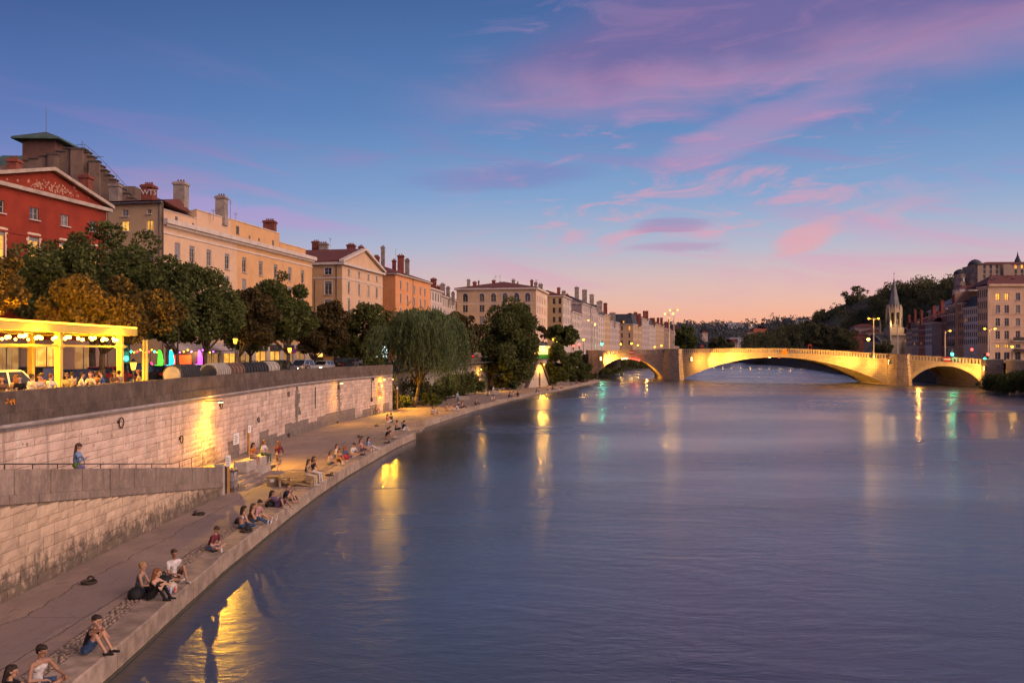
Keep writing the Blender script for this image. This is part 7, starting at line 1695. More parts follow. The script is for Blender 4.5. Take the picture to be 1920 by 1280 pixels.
panel('poster', 'tilted red and white poster on the wall under the lamp by the willow', (-15.05,100.4,2.6), R(68), .9, 1.6, 0, mat('poster_red',(0.50,0.10,0.04),(0.62,0.55,0.45),1.2,.7), False)
panel('sign_post', 'weathered post where the wall ends by the willow', on(745,770,QZ), 0, .2, .3, 2.6, WHT, True, False)
# graffiti scrawls are faint paint on the stone
PSC = mat('pale_scrawl',(0.66,0.58,0.56),(0.5,0.42,0.40),3,.9)
for px, py, L_, h_2, sd in ((467,800,3.2,.45,1),(467,807,1.6,.4,2),(605,771,2.6,.55,3),(625,766,1.8,.5,4),(643,760,1.0,.4,5),(510,798,.5,.9,6)):
    Yw = 18.3*FPX/(960-px)
    for _ in range(4): Yw = -(interp(WALL, Yw)+.1)*FPX/(960-px)
    scribble(qw, (interp(WALL,Yw)+.105,Yw,zat(py,Yw)), (.13 if Yw > 76 else 0,1,0), (0,0,1), L_, h_2, PSC, sd, .05)
scribble(kerb, (-9.9,25.0,QZ+.045), (0,1,0), (-1,0,0), 1.7, .35, mat('chalk',(0.60,0.52,0.48),(0.45,0.38,0.35),3,.9), 9, .03)
scribble(qw, (-18.465,32.0,5.62), (0,1,0), (0,0,1), .75, .34, mat('orange_spray',(0.75,0.25,0.02),(0.6,0.2,0.02),3,.8), 12, .05); scribble(qw, (-18.46,32.1,5.66), (0,1,0), (0,0,1), .6, .26, mat('orange_spray',(0.75,0.25,0.02),(0.6,0.2,0.02),3,.8), 13, .06)
# bicycle leaning on the wall -----------------------------------------------
p = on(708,777,QZ); r = thing('bicycle', 'bicycle leaning against the wall below the poster', 'bicycle', (p.x-.1,p.y,QZ), R(75))
for x, nm in ((-.52,'rear'),(.52,'front')): q = MB(); q.torus((x,0,.34), .32, .022, 'y', 20, 5); w_ = q.build('wheel', TYRE, r); q = MB(); [q.tube((x,0,.34),(x+.3*math.cos(k*PI/4),0,.34+.3*math.sin(k*PI/4)),.006,n=3) for k in range(8)]; q.build('spokes', STEEL, w_)
q = MB(); q.path([(-.52,0,.34),(-.18,0,.82),(.36,0,.80),(-.05,0,.32),(-.18,0,.82)], .02, 6); q.path([(-.52,0,.34),(-.05,0,.32)], .018, 6); q.path([(.52,0,.34),(.36,0,.80),(.33,0,1.0)], .02, 6); q.build('frame', mat('bike_red',(0.25,0.03,0.03),(0.2,0.02,0.02),2,.4), r)
q = MB(); q.path([(.30,-.26,1.02),(.36,-.1,1.02),(.33,0,1.0),(.36,.1,1.02),(.30,.26,1.02)], .016, 5); q.build('handlebar', RAIL, r); q = MB(); q.ball((-.22,0,.88), .14,.07,.04, 8, 5); q.build('saddle', TYRE, r)
# bin with sack, low platform, box, bench blocks
p = on(436,921,QZ); r = thing('litter_bin', 'wire litter bin with bulging sack beside the ramp end post', 'bin', (p.x,p.y,QZ))
q = MB(); q.lathe((0,0,.12), [(.20,0),(.27,.2),(.30,.45),(.27,.75),(.20,.95)], 12); q.build('sack', mat('bin_sack',(0.28,0.24,0.22),(0.14,0.12,0.12),5,.6,.5,8), r, True); q = MB(); q.torus((0,0,1.06), .27,.02,'z',16,5); [q.tube((.27*math.cos(a),.27*math.sin(a),.05),(.27*math.cos(a),.27*math.sin(a),1.06),.012,n=4) for a in (0,1.05,2.1,3.14,4.2,5.2)]; q.build('cage', RAIL, r)
rr2 = random.Random(8); q = MB(); [q.ball((rr2.uniform(-.18,.18),rr2.uniform(-.18,.18),1.1+rr2.uniform(0,.1)), .09,.07,.07,6,4) for _ in range(6)]; q.build('rubbish', mat('litter',(0.5,0.45,0.35),(0.5,0.3,0.05),8,.7), r)['kind'] = 'stuff'
PLW = mat('platform_wood', (0.34,0.23,0.12), (0.25,0.165,0.09), 2, .7, .4, 12, stretch=(1,.15,1))
pa, pb = on(548,917,QZ), on(578,899,QZ); r = thing('low_platform', 'low wooden slatted platform where two women sit by the kerb', 'platform', (-11.3,46.8,QZ), R(2)); 
for k in range(6): q = MB(); q.box(-.9+k*.30,-.62+k*.30,-1.0,1.25,.44,.50); q.build('slat', PLW, r)
for x, y in ((-.82,-.92),(.82,-.92),(-.82,1.15),(.82,1.15)): q = MB(); q.box(x-.05,x+.05,y-.05,y+.05,0,.438); q.build('leg', PLW, r)
q = MB(); q.hexa([(-.75,-.95,.40),(-.75,-.89,.40),(-.75,-.89,.30),(-.75,-.95,.30)],[(.78,-.95,.12),(.78,-.89,.12),(.78,-.89,.02),(.78,-.95,.02)]); q.build('brace', PLW, r)
q = MB(); q.box(-.3,.3,-.25,.25,0,.45); q.box(-.33,.33,-.28,.28,.452,.50); o = tag(q.build('crate', PLW, None, False, (-12.6,46.5,QZ)), 'small wooden box left of the low platform', 'box'); q = MB(); q.box(-.1,.1,-.285,-.255,.2,.36); q.build('label_plate', WHT, o)
r_ = random.Random(4)
for a in ((868,749,1.9,.55,'pale bench block by the large dark shrub'),(928,738,1.6,.5,'pale bench block by the twin tree trunks'),(1066,713,2.4,.5,'pale bench block near the bridge foot')):
    p = on(a[0],a[1],QZ); q = MB(); q.box(-a[2]/2,a[2]/2,-.3,.3,0,a[3]-.1); q.box(-a[2]/2-.03,a[2]/2+.03,-.33,.33,a[3]-.098,a[3]); tag(q.build('bench_block', CONC, None, False, (p.x,p.y,QZ)), a[4], 'bench')
# cans, bottles and bags ------------------------------------------------------
def can(px, py, m, label, h=.13, rr_=.034, dz=.0):
    p = on(px, py, QZ); r = thing('drink_can', label, 'can', (p.x,p.y,QZ+.022+dz), 0, 'drink cans on the kerb'); q = MB(); q.lathe((0,0,0), [(rr_*.8,0),(rr_,.01),(rr_,h*.88),(rr_*.75,h)], 10); q.build('body', m, r); q = MB(); q.tube((0,0,h),(0,0,h+.004),rr_*.7,n=10); q.build('lid', STEEL, r)
CBL, CRD, CWH = mat('can_blue',(0.03,0.06,0.35),(0.5,0.5,0.55),14,.35), mat('can_red',(0.5,0.03,0.03),(0.55,0.5,0.45),14,.35), mat('can_white',(0.6,0.58,0.55),(0.45,0.45,0.45),9,.35)
for a in ((328.5,1111,CRD,'red can standing nearest the kerb edge',.17,.04),(319.5,1113,CBL,'tall blue can in front of the picnic heap',.17,.04),(316,1107,CRD,'red can beside the plastic bag of the picnic',.16,.04),(311.5,1109,CBL,'blue can behind the black-clad woman feet',.16,.04),(324,1103,CBL,'blue can at the back of the picnic heap',.15,.04),(415,1036,CWH,'pale can in front of the reading boy',.17,.036),(489,974,CWH,'white can between the seated boy legs',.17,.036),(475,978,CWH,'white cup beside the boy in the pale shirt',.15,.036)): can(*a)
def bag(px, py, m, label, s=.22, name='bag'):
    p = on(px, py, QZ); r = thing(name, label, 'bag', (p.x,p.y,QZ+.01), random.uniform(0,3)); q = MB(); q.lathe((0,0,0), [(s*.9,0),(s*1.05,s*.4),(s*.95,s*.9),(s*.55,s*1.3),(s*.15,s*1.42)], 10); q.build('body', m, r, True); q = MB(); q.path([(-s*.5,0,s*1.2),(-s*.35,0,s*1.7),(s*.3,0,s*1.75),(s*.5,0,s*1.2)], .015, 5); q.build('strap', m, r)
BK, RDC, PLB = mat('bag_black',(0.012,0.012,0.014),(0.02,0.02,0.02),6,.7), mat('bag_red',(0.28,0.03,0.04),(0.2,0.02,0.03),6,.8), mat('plastic_bag',(0.45,0.42,0.46),(0.55,0.35,0.12),9,.3,.6,14)
bag(308,1101,BK,'dark rucksack behind the picnic cans',.26); bag(321.5,1106,PLB,'crumpled colourful plastic bag among the cans',.17); bag(506,950,BK,'black bag beside the reclining person',.22); bag(648,861,RDC,'red bag at the back of the person in blue',.28); bag(464,995,BK,'flat dark bag next to the woman in jeans',.16); bag(446,981,BK,'thin dark bag behind the woman in the white bandeau',.14)
bag(256,1122,BK,'black shoulder bag behind the person in the grey vest',.24)
# ================================================================== people
def cloth(nm, c): return mat('cloth_'+nm, c, tuple(x*.62 for x in c), 9, .9, .9, 14, bdist=.03)
K = dict(black=cloth('black',(0.014,0.013,0.014)), white=cloth('white',(0.66,0.60,0.58)), cream=cloth('cream',(0.55,0.45,0.33)), denim=cloth('denim',(0.045,0.085,0.17)), pale_denim=cloth('pale_denim',(0.16,0.22,0.33)), red=cloth('red',(0.48,0.02,0.02)),
    grey=cloth('grey',(0.13,0.13,0.14)), blue=cloth('blue',(0.06,0.10,0.26)), lightblue=cloth('lightblue',(0.22,0.33,0.52)), green=cloth('green',(0.10,0.14,0.09)), brown=cloth('brown',(0.13,0.07,0.045)), purple=cloth('purple',(0.13,0.09,0.17)), pink=cloth('pink',(0.48,0.26,0.27)), orange=cloth('orange',(0.5,0.17,0.04)),
    tan=cloth('tan',(0.38,0.26,0.17)), navy=cloth('navy',(0.018,0.022,0.05)), yellow=cloth('yellow',(0.55,0.42,0.12)), maroon=cloth('maroon',(0.16,0.03,0.04)), stripe=mat('cloth_stripe',(0.6,0.56,0.52),(0.05,0.09,0.08),1.2,.9,stretch=(.2,.2,16)), limegreen=cloth('limegreen',(0.14,0.22,0.03)))
SKIN = [mat('skin_%d' % i, c, tuple(x*.86 for x in c), 12, .55, .1, 60, spec=.35) for i, c in enumerate(((0.52,0.30,0.20),(0.44,0.24,0.15),(0.34,0.18,0.11),(0.56,0.34,0.24)))]
HAIR = dict(dark=mat('hair_dark',(0.018,0.011,0.008),(0.03,0.018,0.012),30,.6,.6,60,stretch=(1,1,.2)), brown=mat('hair_brown',(0.07,0.035,0.018),(0.04,0.02,0.012),30,.6,.6,60,stretch=(1,1,.2)), red=mat('hair_auburn',(0.22,0.08,0.02),(0.14,0.05,0.015),30,.6,.6,60,stretch=(1,1,.2)), blond=mat('hair_blond',(0.36,0.22,0.09),(0.24,0.14,0.06),30,.6,.6,60,stretch=(1,1,.2)))
SHOE = dict(black=cloth('shoe_black',(0.02,0.018,0.02)), white=cloth('shoe_white',(0.6,0.56,0.54)))
EYE = mat('eye_dark',(0.015,0.01,0.008),(0.02,0.015,0.01),5,.3); LIP = mat('lips',(0.30,0.10,0.08),(0.25,0.08,0.07),5,.5)
V3 = lambda *a: Vector(a)
def capsule(mb_, p0, p1, r0, r1, n=9):
    p0, p1 = Vector(p0), Vector(p1); d = p1-p0; L = d.length; d = d/L if L > 1e-6 else V3(0,0,1); a = d.orthogonal().normalized(); b = d.cross(a); rings = []
    for k in (-80,-50,-20): rings.append((p0+d*(r0*math.sin(R(k))), r0*math.cos(R(k))))
    for k in (20,50,80): rings.append((p1+d*(r1*math.sin(R(k))), r1*math.cos(R(k))))
    vs_ = [c+(a*math.cos(2*PI*i/n)+b*math.sin(2*PI*i/n))*r for c, r in rings for i in range(n)]; m = len(rings)
    fs = [(k*n+i, k*n+(i+1)%n, (k+1)*n+(i+1)%n, (k+1)*n+i) for k in range(m-1) for i in range(n)]+[tuple(range(n-1,-1,-1)), tuple(range((m-1)*n, m*n))]
    mb_.add(vs_, fs)
def ik(a, c, l1, l2, pole):
    a, c, pole = Vector(a), Vector(c), Vector(pole); d = c-a; L = min(max(d.length,1e-4), (l1+l2)*.995); u = d.normalized(); x = (l1*l1-l2*l2+L*L)/(2*L); h = math.sqrt(max(0, l1*l1-x*x))
    p = pole-u*pole.dot(u); p = p.normalized() if p.length > 1e-5 else u.orthogonal().normalized(); return a+u*x+p*h, a+u*L
_rem = bpy.data.objects.new('remesh_tool', bpy.data.meshes.new('t')); _scn = bpy.data.scenes.new('tool_scene'); _scn.collection.objects.link(_rem); _mod = _rem.modifiers.new('r', 'REMESH'); _mod.mode = 'VOXEL'; _sm = _rem.modifiers.new('s', 'SMOOTH'); _sm.iterations = 3; _sm.factor = .45
def fuse(mb_, voxel):
    old = _rem.data; _rem.data = mb_.mesh('fuse', []) if False else mb_.mesh('fuse', SKIN[0]); bpy.data.meshes.remove(old); _mod.voxel_size = voxel
    _scn.view_layers[0].update(); dg = _scn.view_layers[0].depsgraph; return bpy.data.meshes.new_from_object(_rem.evaluated_get(dg))
NPERS = [0]
def person(label, p, face, kind='cross', top=('tee','white'), bot=('jeans','denim'), hair=('dark','short'), arms=('lap','lap'), lean=.15, s=1.0, seat=.45, skin=0, look=0.0, pitch=.15, shoes='white', fem=False, grp='people sitting along the quay', cap=None):
    NPERS[0] += 1; p = Vector(p); dist = (p-Vector((0,0,CAMH))).length; vox = .013 if dist < 38 else .018 if dist < 75 else .03
    r = thing('person', label, 'person', p, R(face), grp); r.scale = (s,s,s)
    P = []      # primitives: ('c', p0, p1, r0, r1, mat) / ('e', centre, radii, mat)
    sk, tm, bm = 'skin', 'top', 'bot'; tt, bt_ = top[0], bot[0]; shw = .165 if fem else .185; hw = .10
    pz = {'cross':.115,'knees':.115,'out':.115,'oneknee':.115,'side':.115,'recline':.115,'bench':seat+.10,'dangle':seat+.10,'stand':.90,'chair':seat+.1}[kind]
    pel = V3(0,0,pz); lean_ = -.85 if kind == 'recline' else lean
    nk = pel+V3(math.sin(lean_)*.50,0,math.cos(lean_)*.50); mid = lerp(pel,nk,.45)+V3(-.03 if lean_ >= 0 else .02,0,0)
    ch = lerp(mid,nk,.55); up = (nk-mid).normalized()
    tk = .008 if tt != 'none' else 0; top_m = tm if tt in ('tee','long','tank','dress') else sk
    P.append(('c', mid, ch, .105+tk, .115+tk, top_m)); P.append(('c', ch+V3(0,.055,0), ch+V3(0,-.055,0), .105+tk, .105+tk, tm)); P.append(('c', pel+V3(0,.05,.02), pel+V3(0,-.05,.02), .118,.118, bm)); P.append(('c', pel+V3(0,0,.05), mid, .118 if not fem else .105, .10+tk, top_m if tt != 'bandeau' else sk))
    P.append(('c', nk+V3(0,shw-.05,-.045), nk+V3(0,-shw+.05,-.045), .058+tk,.058+tk, tm if tt in ('tee','long','dress') else sk))
    if tt == 'tank': P.append(('c', ch+V3(0,.07,.06), nk+V3(0,.075,-.01), .05,.035,tm)); P.append(('c', ch+V3(0,-.07,.06), nk+V3(0,-.075,-.01), .05,.035,tm))
    if fem and tt != 'none': P.append(('e', ch+V3(.09,.065,.0), V3(.06,.06,.06), tm)); P.append(('e', ch+V3(.09,-.065,.0), V3(.06,.06,.06), tm))
    hy = R(look); hf = V3(math.cos(hy)*math.cos(pitch), math.sin(hy)*math.cos(pitch), -math.sin(pitch)); hup = (V3(0,0,1)-hf*hf.z).normalized(); hl = hup.cross(hf)
    hc = nk+up*.06+V3(.012,0,.135); P.append(('c', nk+V3(0,0,-.03), hc+hup*-.05-hf*.015, .052,.048, sk))
    P.append(('c', hc+hup*.035-hf*.02, hc+hup*.03+hf*.02, .092,.084, sk)); P.append(('c', hc-hup*.035+hf*.02, hc-hup*.085+hf*.045, .068,.042, sk)); P.append(('c', hc+hf*.098+hup*.0, hc+hf*.112-hup*.028, .012,.016, sk))
    for sg in (-1,1): P.append(('e', hc+hl*sg*.086-hup*.01-hf*.005, V3(.022,.014,.032), sk))
    kn_all = {}
    for sg, side in ((1,'L'),(-1,'R')):
        hip = pel+V3(.02,sg*hw,0)
        kd = kind
        if kind == 'oneknee': kd = 'knees' if sg > 0 else 'cross'
        if kd == 'cross': an, pole = V3(.27+.03*sg, -sg*.09, .075), V3(.35,sg*1.0,.25)
        elif kd == 'knees': an, pole = V3(.50+.02*sg, sg*.10, .085), V3(.1,sg*.1,1)
        elif kd == 'out': an, pole = V3(.78+.05*sg, sg*.10, .08), V3(0,sg*.15,1)
        elif kd == 'side': an, pole = V3(.20+.06*sg, -.38+.04*sg, .075), V3(1,sg*.2-.2,.3)
        elif kd == 'recline': an, pole = V3(.62+.14*sg, sg*.10, .085), V3(.1,0,1)
        elif kd in ('bench','chair'): an, pole = V3(.48+.03*sg, sg*.09, .085), V3(1,0,.6)
        elif kd == 'dangle': an, pole = V3(.44+.04*sg, sg*.08, seat-.36), V3(1,0,.6)
        else: an, pole = V3(.02*sg, sg*.10, .085), V3(1,0,0)
        kn, an = ik(hip, an, .43, .43, pole); kn_all[sg] = kn
        if bt_ in ('jeans','pants'): P += [('c',hip,kn,.088,.062,bm),('c',kn,an,.060,.046,bm)]
        elif bt_ == 'shorts': m1 = lerp(hip,kn,.62); P += [('c',hip,m1,.092,.082,bm),('c',m1,kn,.068,.055,sk),('c',kn,an,.054,.034,sk)]
        else: P += [('c',hip,kn,.095,.075,bm),('c',kn,lerp(kn,an,.4),.062,.055,bm if bt_ == 'long_skirt' else sk),('c',lerp(kn,an,.4),an,.054,.034,sk)]
        fd = V3(1,0,0) if kd in ('stand','bench','chair','knees','out','recline','dangle') else (an-kn).normalized(); fd = V3(fd.x,fd.y,0).normalized() if fd.xy.length > .05 else V3(1,0,0)
        zf = max(an.z-.035,.045) if kd != 'dangle' else an.z-.045
        if kd == 'out': P.append(('c', an+V3(.02,0,-.01), an+V3(.06,sg*.03,.13), .045,.036,'shoe'))
        else: P.append(('c', V3(an.x,an.y,zf)-fd*.03, V3(an.x,an.y,zf-.004)+fd*.16, .043,.034,'shoe'))
        # arm
        sh = nk+V3(0,sg*shw,-.05); am = arms[0] if sg > 0 else arms[1]; kz = kn
        tg, pole = {'lap':(pel+V3(.30,sg*.07,.14),V3(-.4,sg*1,-.4)), 'knee':(kz+V3(.03,-sg*.01,.075),V3(-.2,sg*.8,-1)), 'shin':(lerp(kz,an,.35)+V3(.03,0,.06),V3(-.1,sg*.8,-.6)), 'phone':(nk+V3(.30,sg*.05,-.20),V3(-.2,sg*.6,-1)), 'ear':(hc+hl*sg*.10-hup*.03+hf*.02,V3(.8,sg*.9,-.6)), 'mouth':(hc+hf*.13-hup*.05+hl*sg*.03,V3(.2,sg*.9,-.7)),
                    'back':(V3(-.30+math.sin(lean_)*.1,sg*.26,max(.05,pz-.10)),V3(-1,sg*.3,.2)), 'side':(pel+V3(.05,sg*.27,.02),V3(-.6,sg*1,0)), 'wrap':(kn_all.get(1,kz)*.5+kz*.5+V3(.06,sg*.03-kz.y*.9,.0),V3(0,sg*1,-.3)), 'hang':(pel+V3(.06,sg*.25,-.10),V3(-1,sg*.3,0)), 'bag':(pel+V3(.12,sg*.22,.10),V3(-1,sg*.4,0))}[am]
        if am == 'back' and kind in ('bench','chair','dangle'): tg = V3(-.2,sg*.27,seat+.02)
        el_, ha = ik(sh, tg, .285, .25, pole)
        if tt in ('long',): P += [('c',sh,el_,.056,.046,tm),('c',el_,lerp(el_,ha,.92),.044,.034,tm)]
        elif tt in ('tee',): m1 = lerp(sh,el_,.6); P += [('c',sh,m1,.060,.058,tm),('c',m1,el_,.044,.040,sk),('c',el_,ha,.039,.027,sk)]
        else: P += [('c',sh,el_,.048,.040,sk),('c',el_,ha,.039,.027,sk)]
        hd_ = (ha-el_).normalized(); P.append(('c', ha, ha+hd_*.055, .030,.033, sk)); kn_all[('h',sg)] = (ha, hd_)
    if bt_ in ('skirt','long_skirt','dress'): P.append(('c', pel+V3(.04,.06,0), lerp(kn_all[1],kn_all[-1],.5)*.55+pel*.45, .13,.12, bm))
    mb_ = MB()
    for q in P:
        if q[0] == 'c': capsule(mb_, *q[1:5])
        else: mb_.ball(q[1], *q[2], n=9, k=6)
    me = fuse(mb_, vox); n = len(me.polygons); cen = np.empty(n*3); me.polygons.foreach_get('center', cen); cen = cen.reshape(-1,3); best = np.full(n, 1e9); mi = np.zeros(n, np.int32); order = ['skin','top','bot','shoe']
    for q in P:
        if q[0] == 'c':
            a, b_ = np.array(q[1]), np.array(q[2]); ab = b_-a; L2 = max(1e-9, ab@ab); t = np.clip((cen-a)@ab/L2, 0, 1); dd = np.linalg.norm(cen-(a+t[:,None]*ab), axis=1)-(q[3]+(q[4]-q[3])*t); m_ = q[5]
        else: rr_ = np.array(q[2]); dd = (np.linalg.norm((cen-np.array(q[1]))/rr_, axis=1)-1)*rr_.min(); m_ = q[3]
        w_ = dd < best; best[w_] = dd[w_]; mi[w_] = order.index(m_)
    if tt == 'bandeau': pass
    me.materials.clear()
    for m_ in (SKIN[skin], K[top[1]], K[bot[1]], SHOE[shoes] if shoes in SHOE else SKIN[skin]): me.materials.append(m_)
    me.polygons.foreach_set('material_index', mi); me.polygons.foreach_set('use_smooth', [True]*n); body = link('body', me, r)
    fx = MB()      # fingers, eyes and mouth
    if dist < 60:
        for sg in (-1,1):
            ha, hd_ = kn_all[('h',sg)]; sd = hd_.cross(V3(0,0,1)); sd = sd.normalized() if sd.length > .05 else V3(0,1,0); dn = V3(0,0,-1)-hd_*V3(0,0,-1).dot(hd_); dn = dn.normalized() if dn.length > .05 else V3(1,0,0)
            for k, ln in enumerate((.070,.080,.074,.058)):
                b0 = ha+hd_*.075+sd*(k-1.5)*.019; b1 = b0+hd_*ln*.5+dn*.012; capsule(fx, b0, b1, .0095,.009, 6); capsule(fx, b1, b1+hd_*ln*.35+dn*.030, .009,.0075, 6)
            b0 = ha+hd_*.025+sd*sg*.032; capsule(fx, b0, b0+sd*sg*.022+hd_*.032, .011,.010, 6); capsule(fx, b0+sd*sg*.022+hd_*.032, b0+sd*sg*.026+hd_*.06+dn*.012, .010,.008, 6)
        link('hand', fx.mesh('hand', SKIN[skin], True), r)
        fx = MB()
        for sg in (-1,1): fx.ball(hc+hf*.088+hl*sg*.033+hup*.012, .011,.011,.009, 6, 4)
        link('eye', fx.mesh('eye', EYE, True), r); fx = MB(); capsule(fx, hc+hf*.094-hup*.058+hl*.02, hc+hf*.094-hup*.058-hl*.02, .008,.008, 6); link('mouth', fx.mesh('mouth', LIP, True), r)
    h = MB(); hb = -hf
    capsule(h, hc+hup*.048+hb*.034, hc+hup*.058+hf*.018, .094,.080, 10); capsule(h, hc+hup*.01+hb*.048, hc-hup*.02+hb*.050, .080,.062, 10)
    for sg in (-1,1): capsule(h, hc+hup*.05+hl*sg*.045, hc+hl*sg*.068+hb*.012-hup*(.01 if hair[1] == 'short' else .05), .052,.026, 8)
    if hair[1] in ('long','mid'):
        ln = .34 if hair[1] == 'long' else .16
        for sg in (-1,0,1): e = hc+hb*.075+hl*sg*.065-hup*.05; capsule(h, e+hup*.06, e+V3(0,0,-ln)+hb*(.02+.03*abs(lean_))+V3(-math.sin(max(0,lean_))*ln*.6,0,0), .058,.034, 8)
    if hair[1] == 'bun': h.ball(hc+hup*.11+hb*.07, .055, n=8, k=6)
    hm = fuse(h, max(vox*.8,.012)); hm.materials.clear(); hm.materials.append(HAIR[hair[0]]); hm.polygons.foreach_set('use_smooth', [True]*len(hm.polygons)); link('hair', hm, r)
    return r
def Q_(px, py, z=QZ+.01): v = on(px, py, z); return v
def PP(label, px, py, *a, z=QZ+.01, **k): return person(label, Q_(px,py,z), *a, **k)
# nearest sitters
PP('person with dark hair cut off at the lower left corner', 2, 1335, 20, 'knees', ('tee','black'), ('pants','black'), ('dark','mid'), ('wrap','wrap'), .3, fem=True, skin=1)
PP('person in a white vest sitting cross-legged at the bottom left', 68, 1292, -25, 'cross', ('tank','white'), ('shorts','denim'), ('dark','short'), ('knee','lap'), .25, 1.05, skin=2, pitch=.3, look=25)
PP('young man in a black vest holding a phone to his ear, knees drawn up', 163, 1226, -2, 'knees', ('tank','black'), ('shorts','denim'), ('dark','short'), ('knee','ear'), .38, 1.03, shoes='black', skin=1)
PP('person in a grey vest with cropped blond hair behind the long-haired woman', 262, 1113, 5, 'cross', ('tank','grey'), ('pants','black'), ('blond','short'), ('lap','lap'), .12, 1.0, skin=1)
PP('woman with long auburn hair all in black hugging her knees', 283, 1124, -8, 'knees', ('tank','black'), ('pants','black'), ('red','long'), ('wrap','wrap'), .32, 1.0, shoes='black', fem=True, look=25)
PP('man in a white shirt with one knee up beside the picnic cans', 326, 1089, -38, 'oneknee', ('tee','white'), ('shorts','brown'), ('brown','short'), ('back','lap'), .0, 1.05, skin=2, look=-10)
PP('boy in a dark tee and denim shorts reading his phone cross-legged', 394, 1032, -10, 'cross', ('tee','maroon'), ('shorts','pale_denim'), ('brown','short'), ('lap','lap'), .42, 1.0, shoes='black', skin=1, pitch=.75)
PP('woman in a white bandeau and jeans with her back to us', 453, 992, 40, 'cross', ('bandeau','white'), ('jeans','denim'), ('dark','mid'), ('lap','lap'), .15, 1.0, fem=True, shoes='black', skin=1)
PP('woman with brown hair between the bandeau woman and the boy', 468, 984, 5, 'out', ('tank','brown'), ('jeans','denim'), ('brown','mid'), ('lap','phone'), .25, .97, fem=True, skin=1)
PP('boy in a pale pink shirt with white trainers stretched out', 480, 977, -12, 'out', ('tee','pink'), ('shorts','white'), ('dark','short'), ('lap','lap'), .28, 1.0, pitch=.6, skin=0)
PP('person reclining in a purple dress by the black bag', 522, 951, -35, 'recline', ('dress','purple'), ('skirt','purple'), ('dark','mid'), ('back','back'), 0, 1.0, fem=True, skin=2, look=30)
PP('barefoot person in a dark top with knees up behind the reclining one', 534, 943, -8, 'knees', ('tee','navy'), ('shorts','tan'), ('brown','short'), ('knee','knee'), .25, 1.0, shoes='bare', skin=1)
person('woman in a green top and pale trousers on the low platform', Vector((-10.82,46.35,QZ)), -5, 'bench', ('tank','green'), ('pants','cream'), ('brown','long'), ('phone','lap'), .18, 1.0, .5, 1, 20, .3, 'white', True, 'people sitting along the quay')
person('woman in white trousers sitting on the right end of the platform', Vector((-10.75,47.45,QZ)), -15, 'bench', ('tank','navy'), ('pants','white'), ('brown','long'), ('lap','mouth'), .12, 1.0, .5, 1, -10, .1, 'white', True, 'people sitting along the quay')
# plinth group
person('woman in an orange top seated at the left of the plinth', Vector((-14.75,49.9,0)), -25, 'dangle', ('tee','orange'), ('shorts','tan'), ('dark','mid'), ('phone','lap'), .15, 1.0, 1.6, 1, 15, .2, 'white', True, 'people at the plinth')
person('woman in a white tee sitting at the right of the plinth', Vector((-14.65,51.7,0)), -15, 'dangle', ('tee','white'), ('pants','green'), ('red','mid'), ('lap','lap'), .2, 1.0, 1.57, 0, -20, .3, 'white', True, 'people at the plinth')
person('standing woman in a dark jacket with a shoulder bag by the plinth', Vector((-13.95,52.6,QZ)), 100, 'stand', ('long','maroon'), ('long_skirt','tan'), ('red','mid'), ('phone','bag'), .05, 1.0, .45, 0, 30, .3, 'white', True, 'people at the plinth')
# woman on the ramp
person('woman in a blue jacket reading her phone on the ramp', Vector((-15.9,32.1,rfl(32.1))), 10, 'stand', ('long','lightblue'), ('long_skirt','limegreen'), ('brown','long'), ('phone','phone'), .12, 1.0, .45, 0, 0, .65, 'black', True, 'people on the ramp')
r = thing('handbag', 'lavender handbag hanging at the side of the woman on the ramp', 'bag', (-15.62,31.9,rfl(31.9)+.72)); q = MB(); q.hexa([(-.15,-.06,0),(.15,-.06,0),(.15,.06,0),(-.15,.06,0)],[(-.12,-.03,.2),(.12,-.03,.2),(.12,.03,.2),(-.12,.03,.2)]); q.build('body', cloth('lavender',(0.22,0.18,0.34)), r); q = MB(); q.path([(-.12,0,.26),(-.08,0,.48),(.08,0,.48),(.12,0,.26)], .012, 5); q.build('strap', K['brown'], r)
# group of five and onwards
PP('woman in a cream top and denim shorts, left of the group of five', 617, 872, -20, 'out', ('tank','cream'), ('shorts','pale_denim'), ('brown','long'), ('lap','lap'), .2, fem=True, skin=1)
PP('woman in a white top at the back of the group of five', 630, 858, -5, 'cross', ('tee','white'), ('jeans','denim'), ('brown','long'), ('lap','lap'), .1, fem=True)
PP('dark-haired woman facing us in the group of five', 635, 866, -50, 'out', ('tank','tan'), ('shorts','brown'), ('dark','long'), ('lap','lap'), .15, .96, fem=True, skin=2)
PP('person in a blue jacket with back turned in the group of five', 645, 861, 60, 'cross', ('long','blue'), ('jeans','denim'), ('red','mid'), ('lap','lap'), .2, .98, fem=True)
PP('man in a white shirt cross-legged at the right of the group of five', 659, 856, -30, 'cross', ('tee','white'), ('shorts','tan'), ('dark','short'), ('knee','lap'), .35, 1.05, pitch=.6, skin=1)
PP('woman in a patterned pink top leaning on her hand', 678, 846, -12, 'out', ('tank','pink'), ('shorts','purple'), ('brown','long'), ('lap','back'), -.1, fem=True, skin=1)
PP('woman in a pale blue tee with legs stretched to the water', 689, 843, -8, 'out', ('tee','lightblue'), ('pants','white'), ('dark','long'), ('lap','lap'), .15, fem=True)
PP('man in a dark shirt and khaki trousers hugging his knees', 724, 823, -5, 'knees', ('tee','black'), ('pants','tan'), ('dark','short'), ('wrap','wrap'), .3, 1.05, shoes='black', skin=1)
PP('woman close behind the man in khaki trousers', 728, 819, -5, 'knees', ('tee','brown'), ('pants','tan'), ('dark','mid'), ('wrap','wrap'), .25, .98, fem=True, skin=1)
PP('woman in a tan top and black trousers near the slip', 742, 807, -5, 'side', ('tank','tan'), ('pants','black'), ('dark','bun'), ('lap','lap'), .2, fem=True, skin=1)
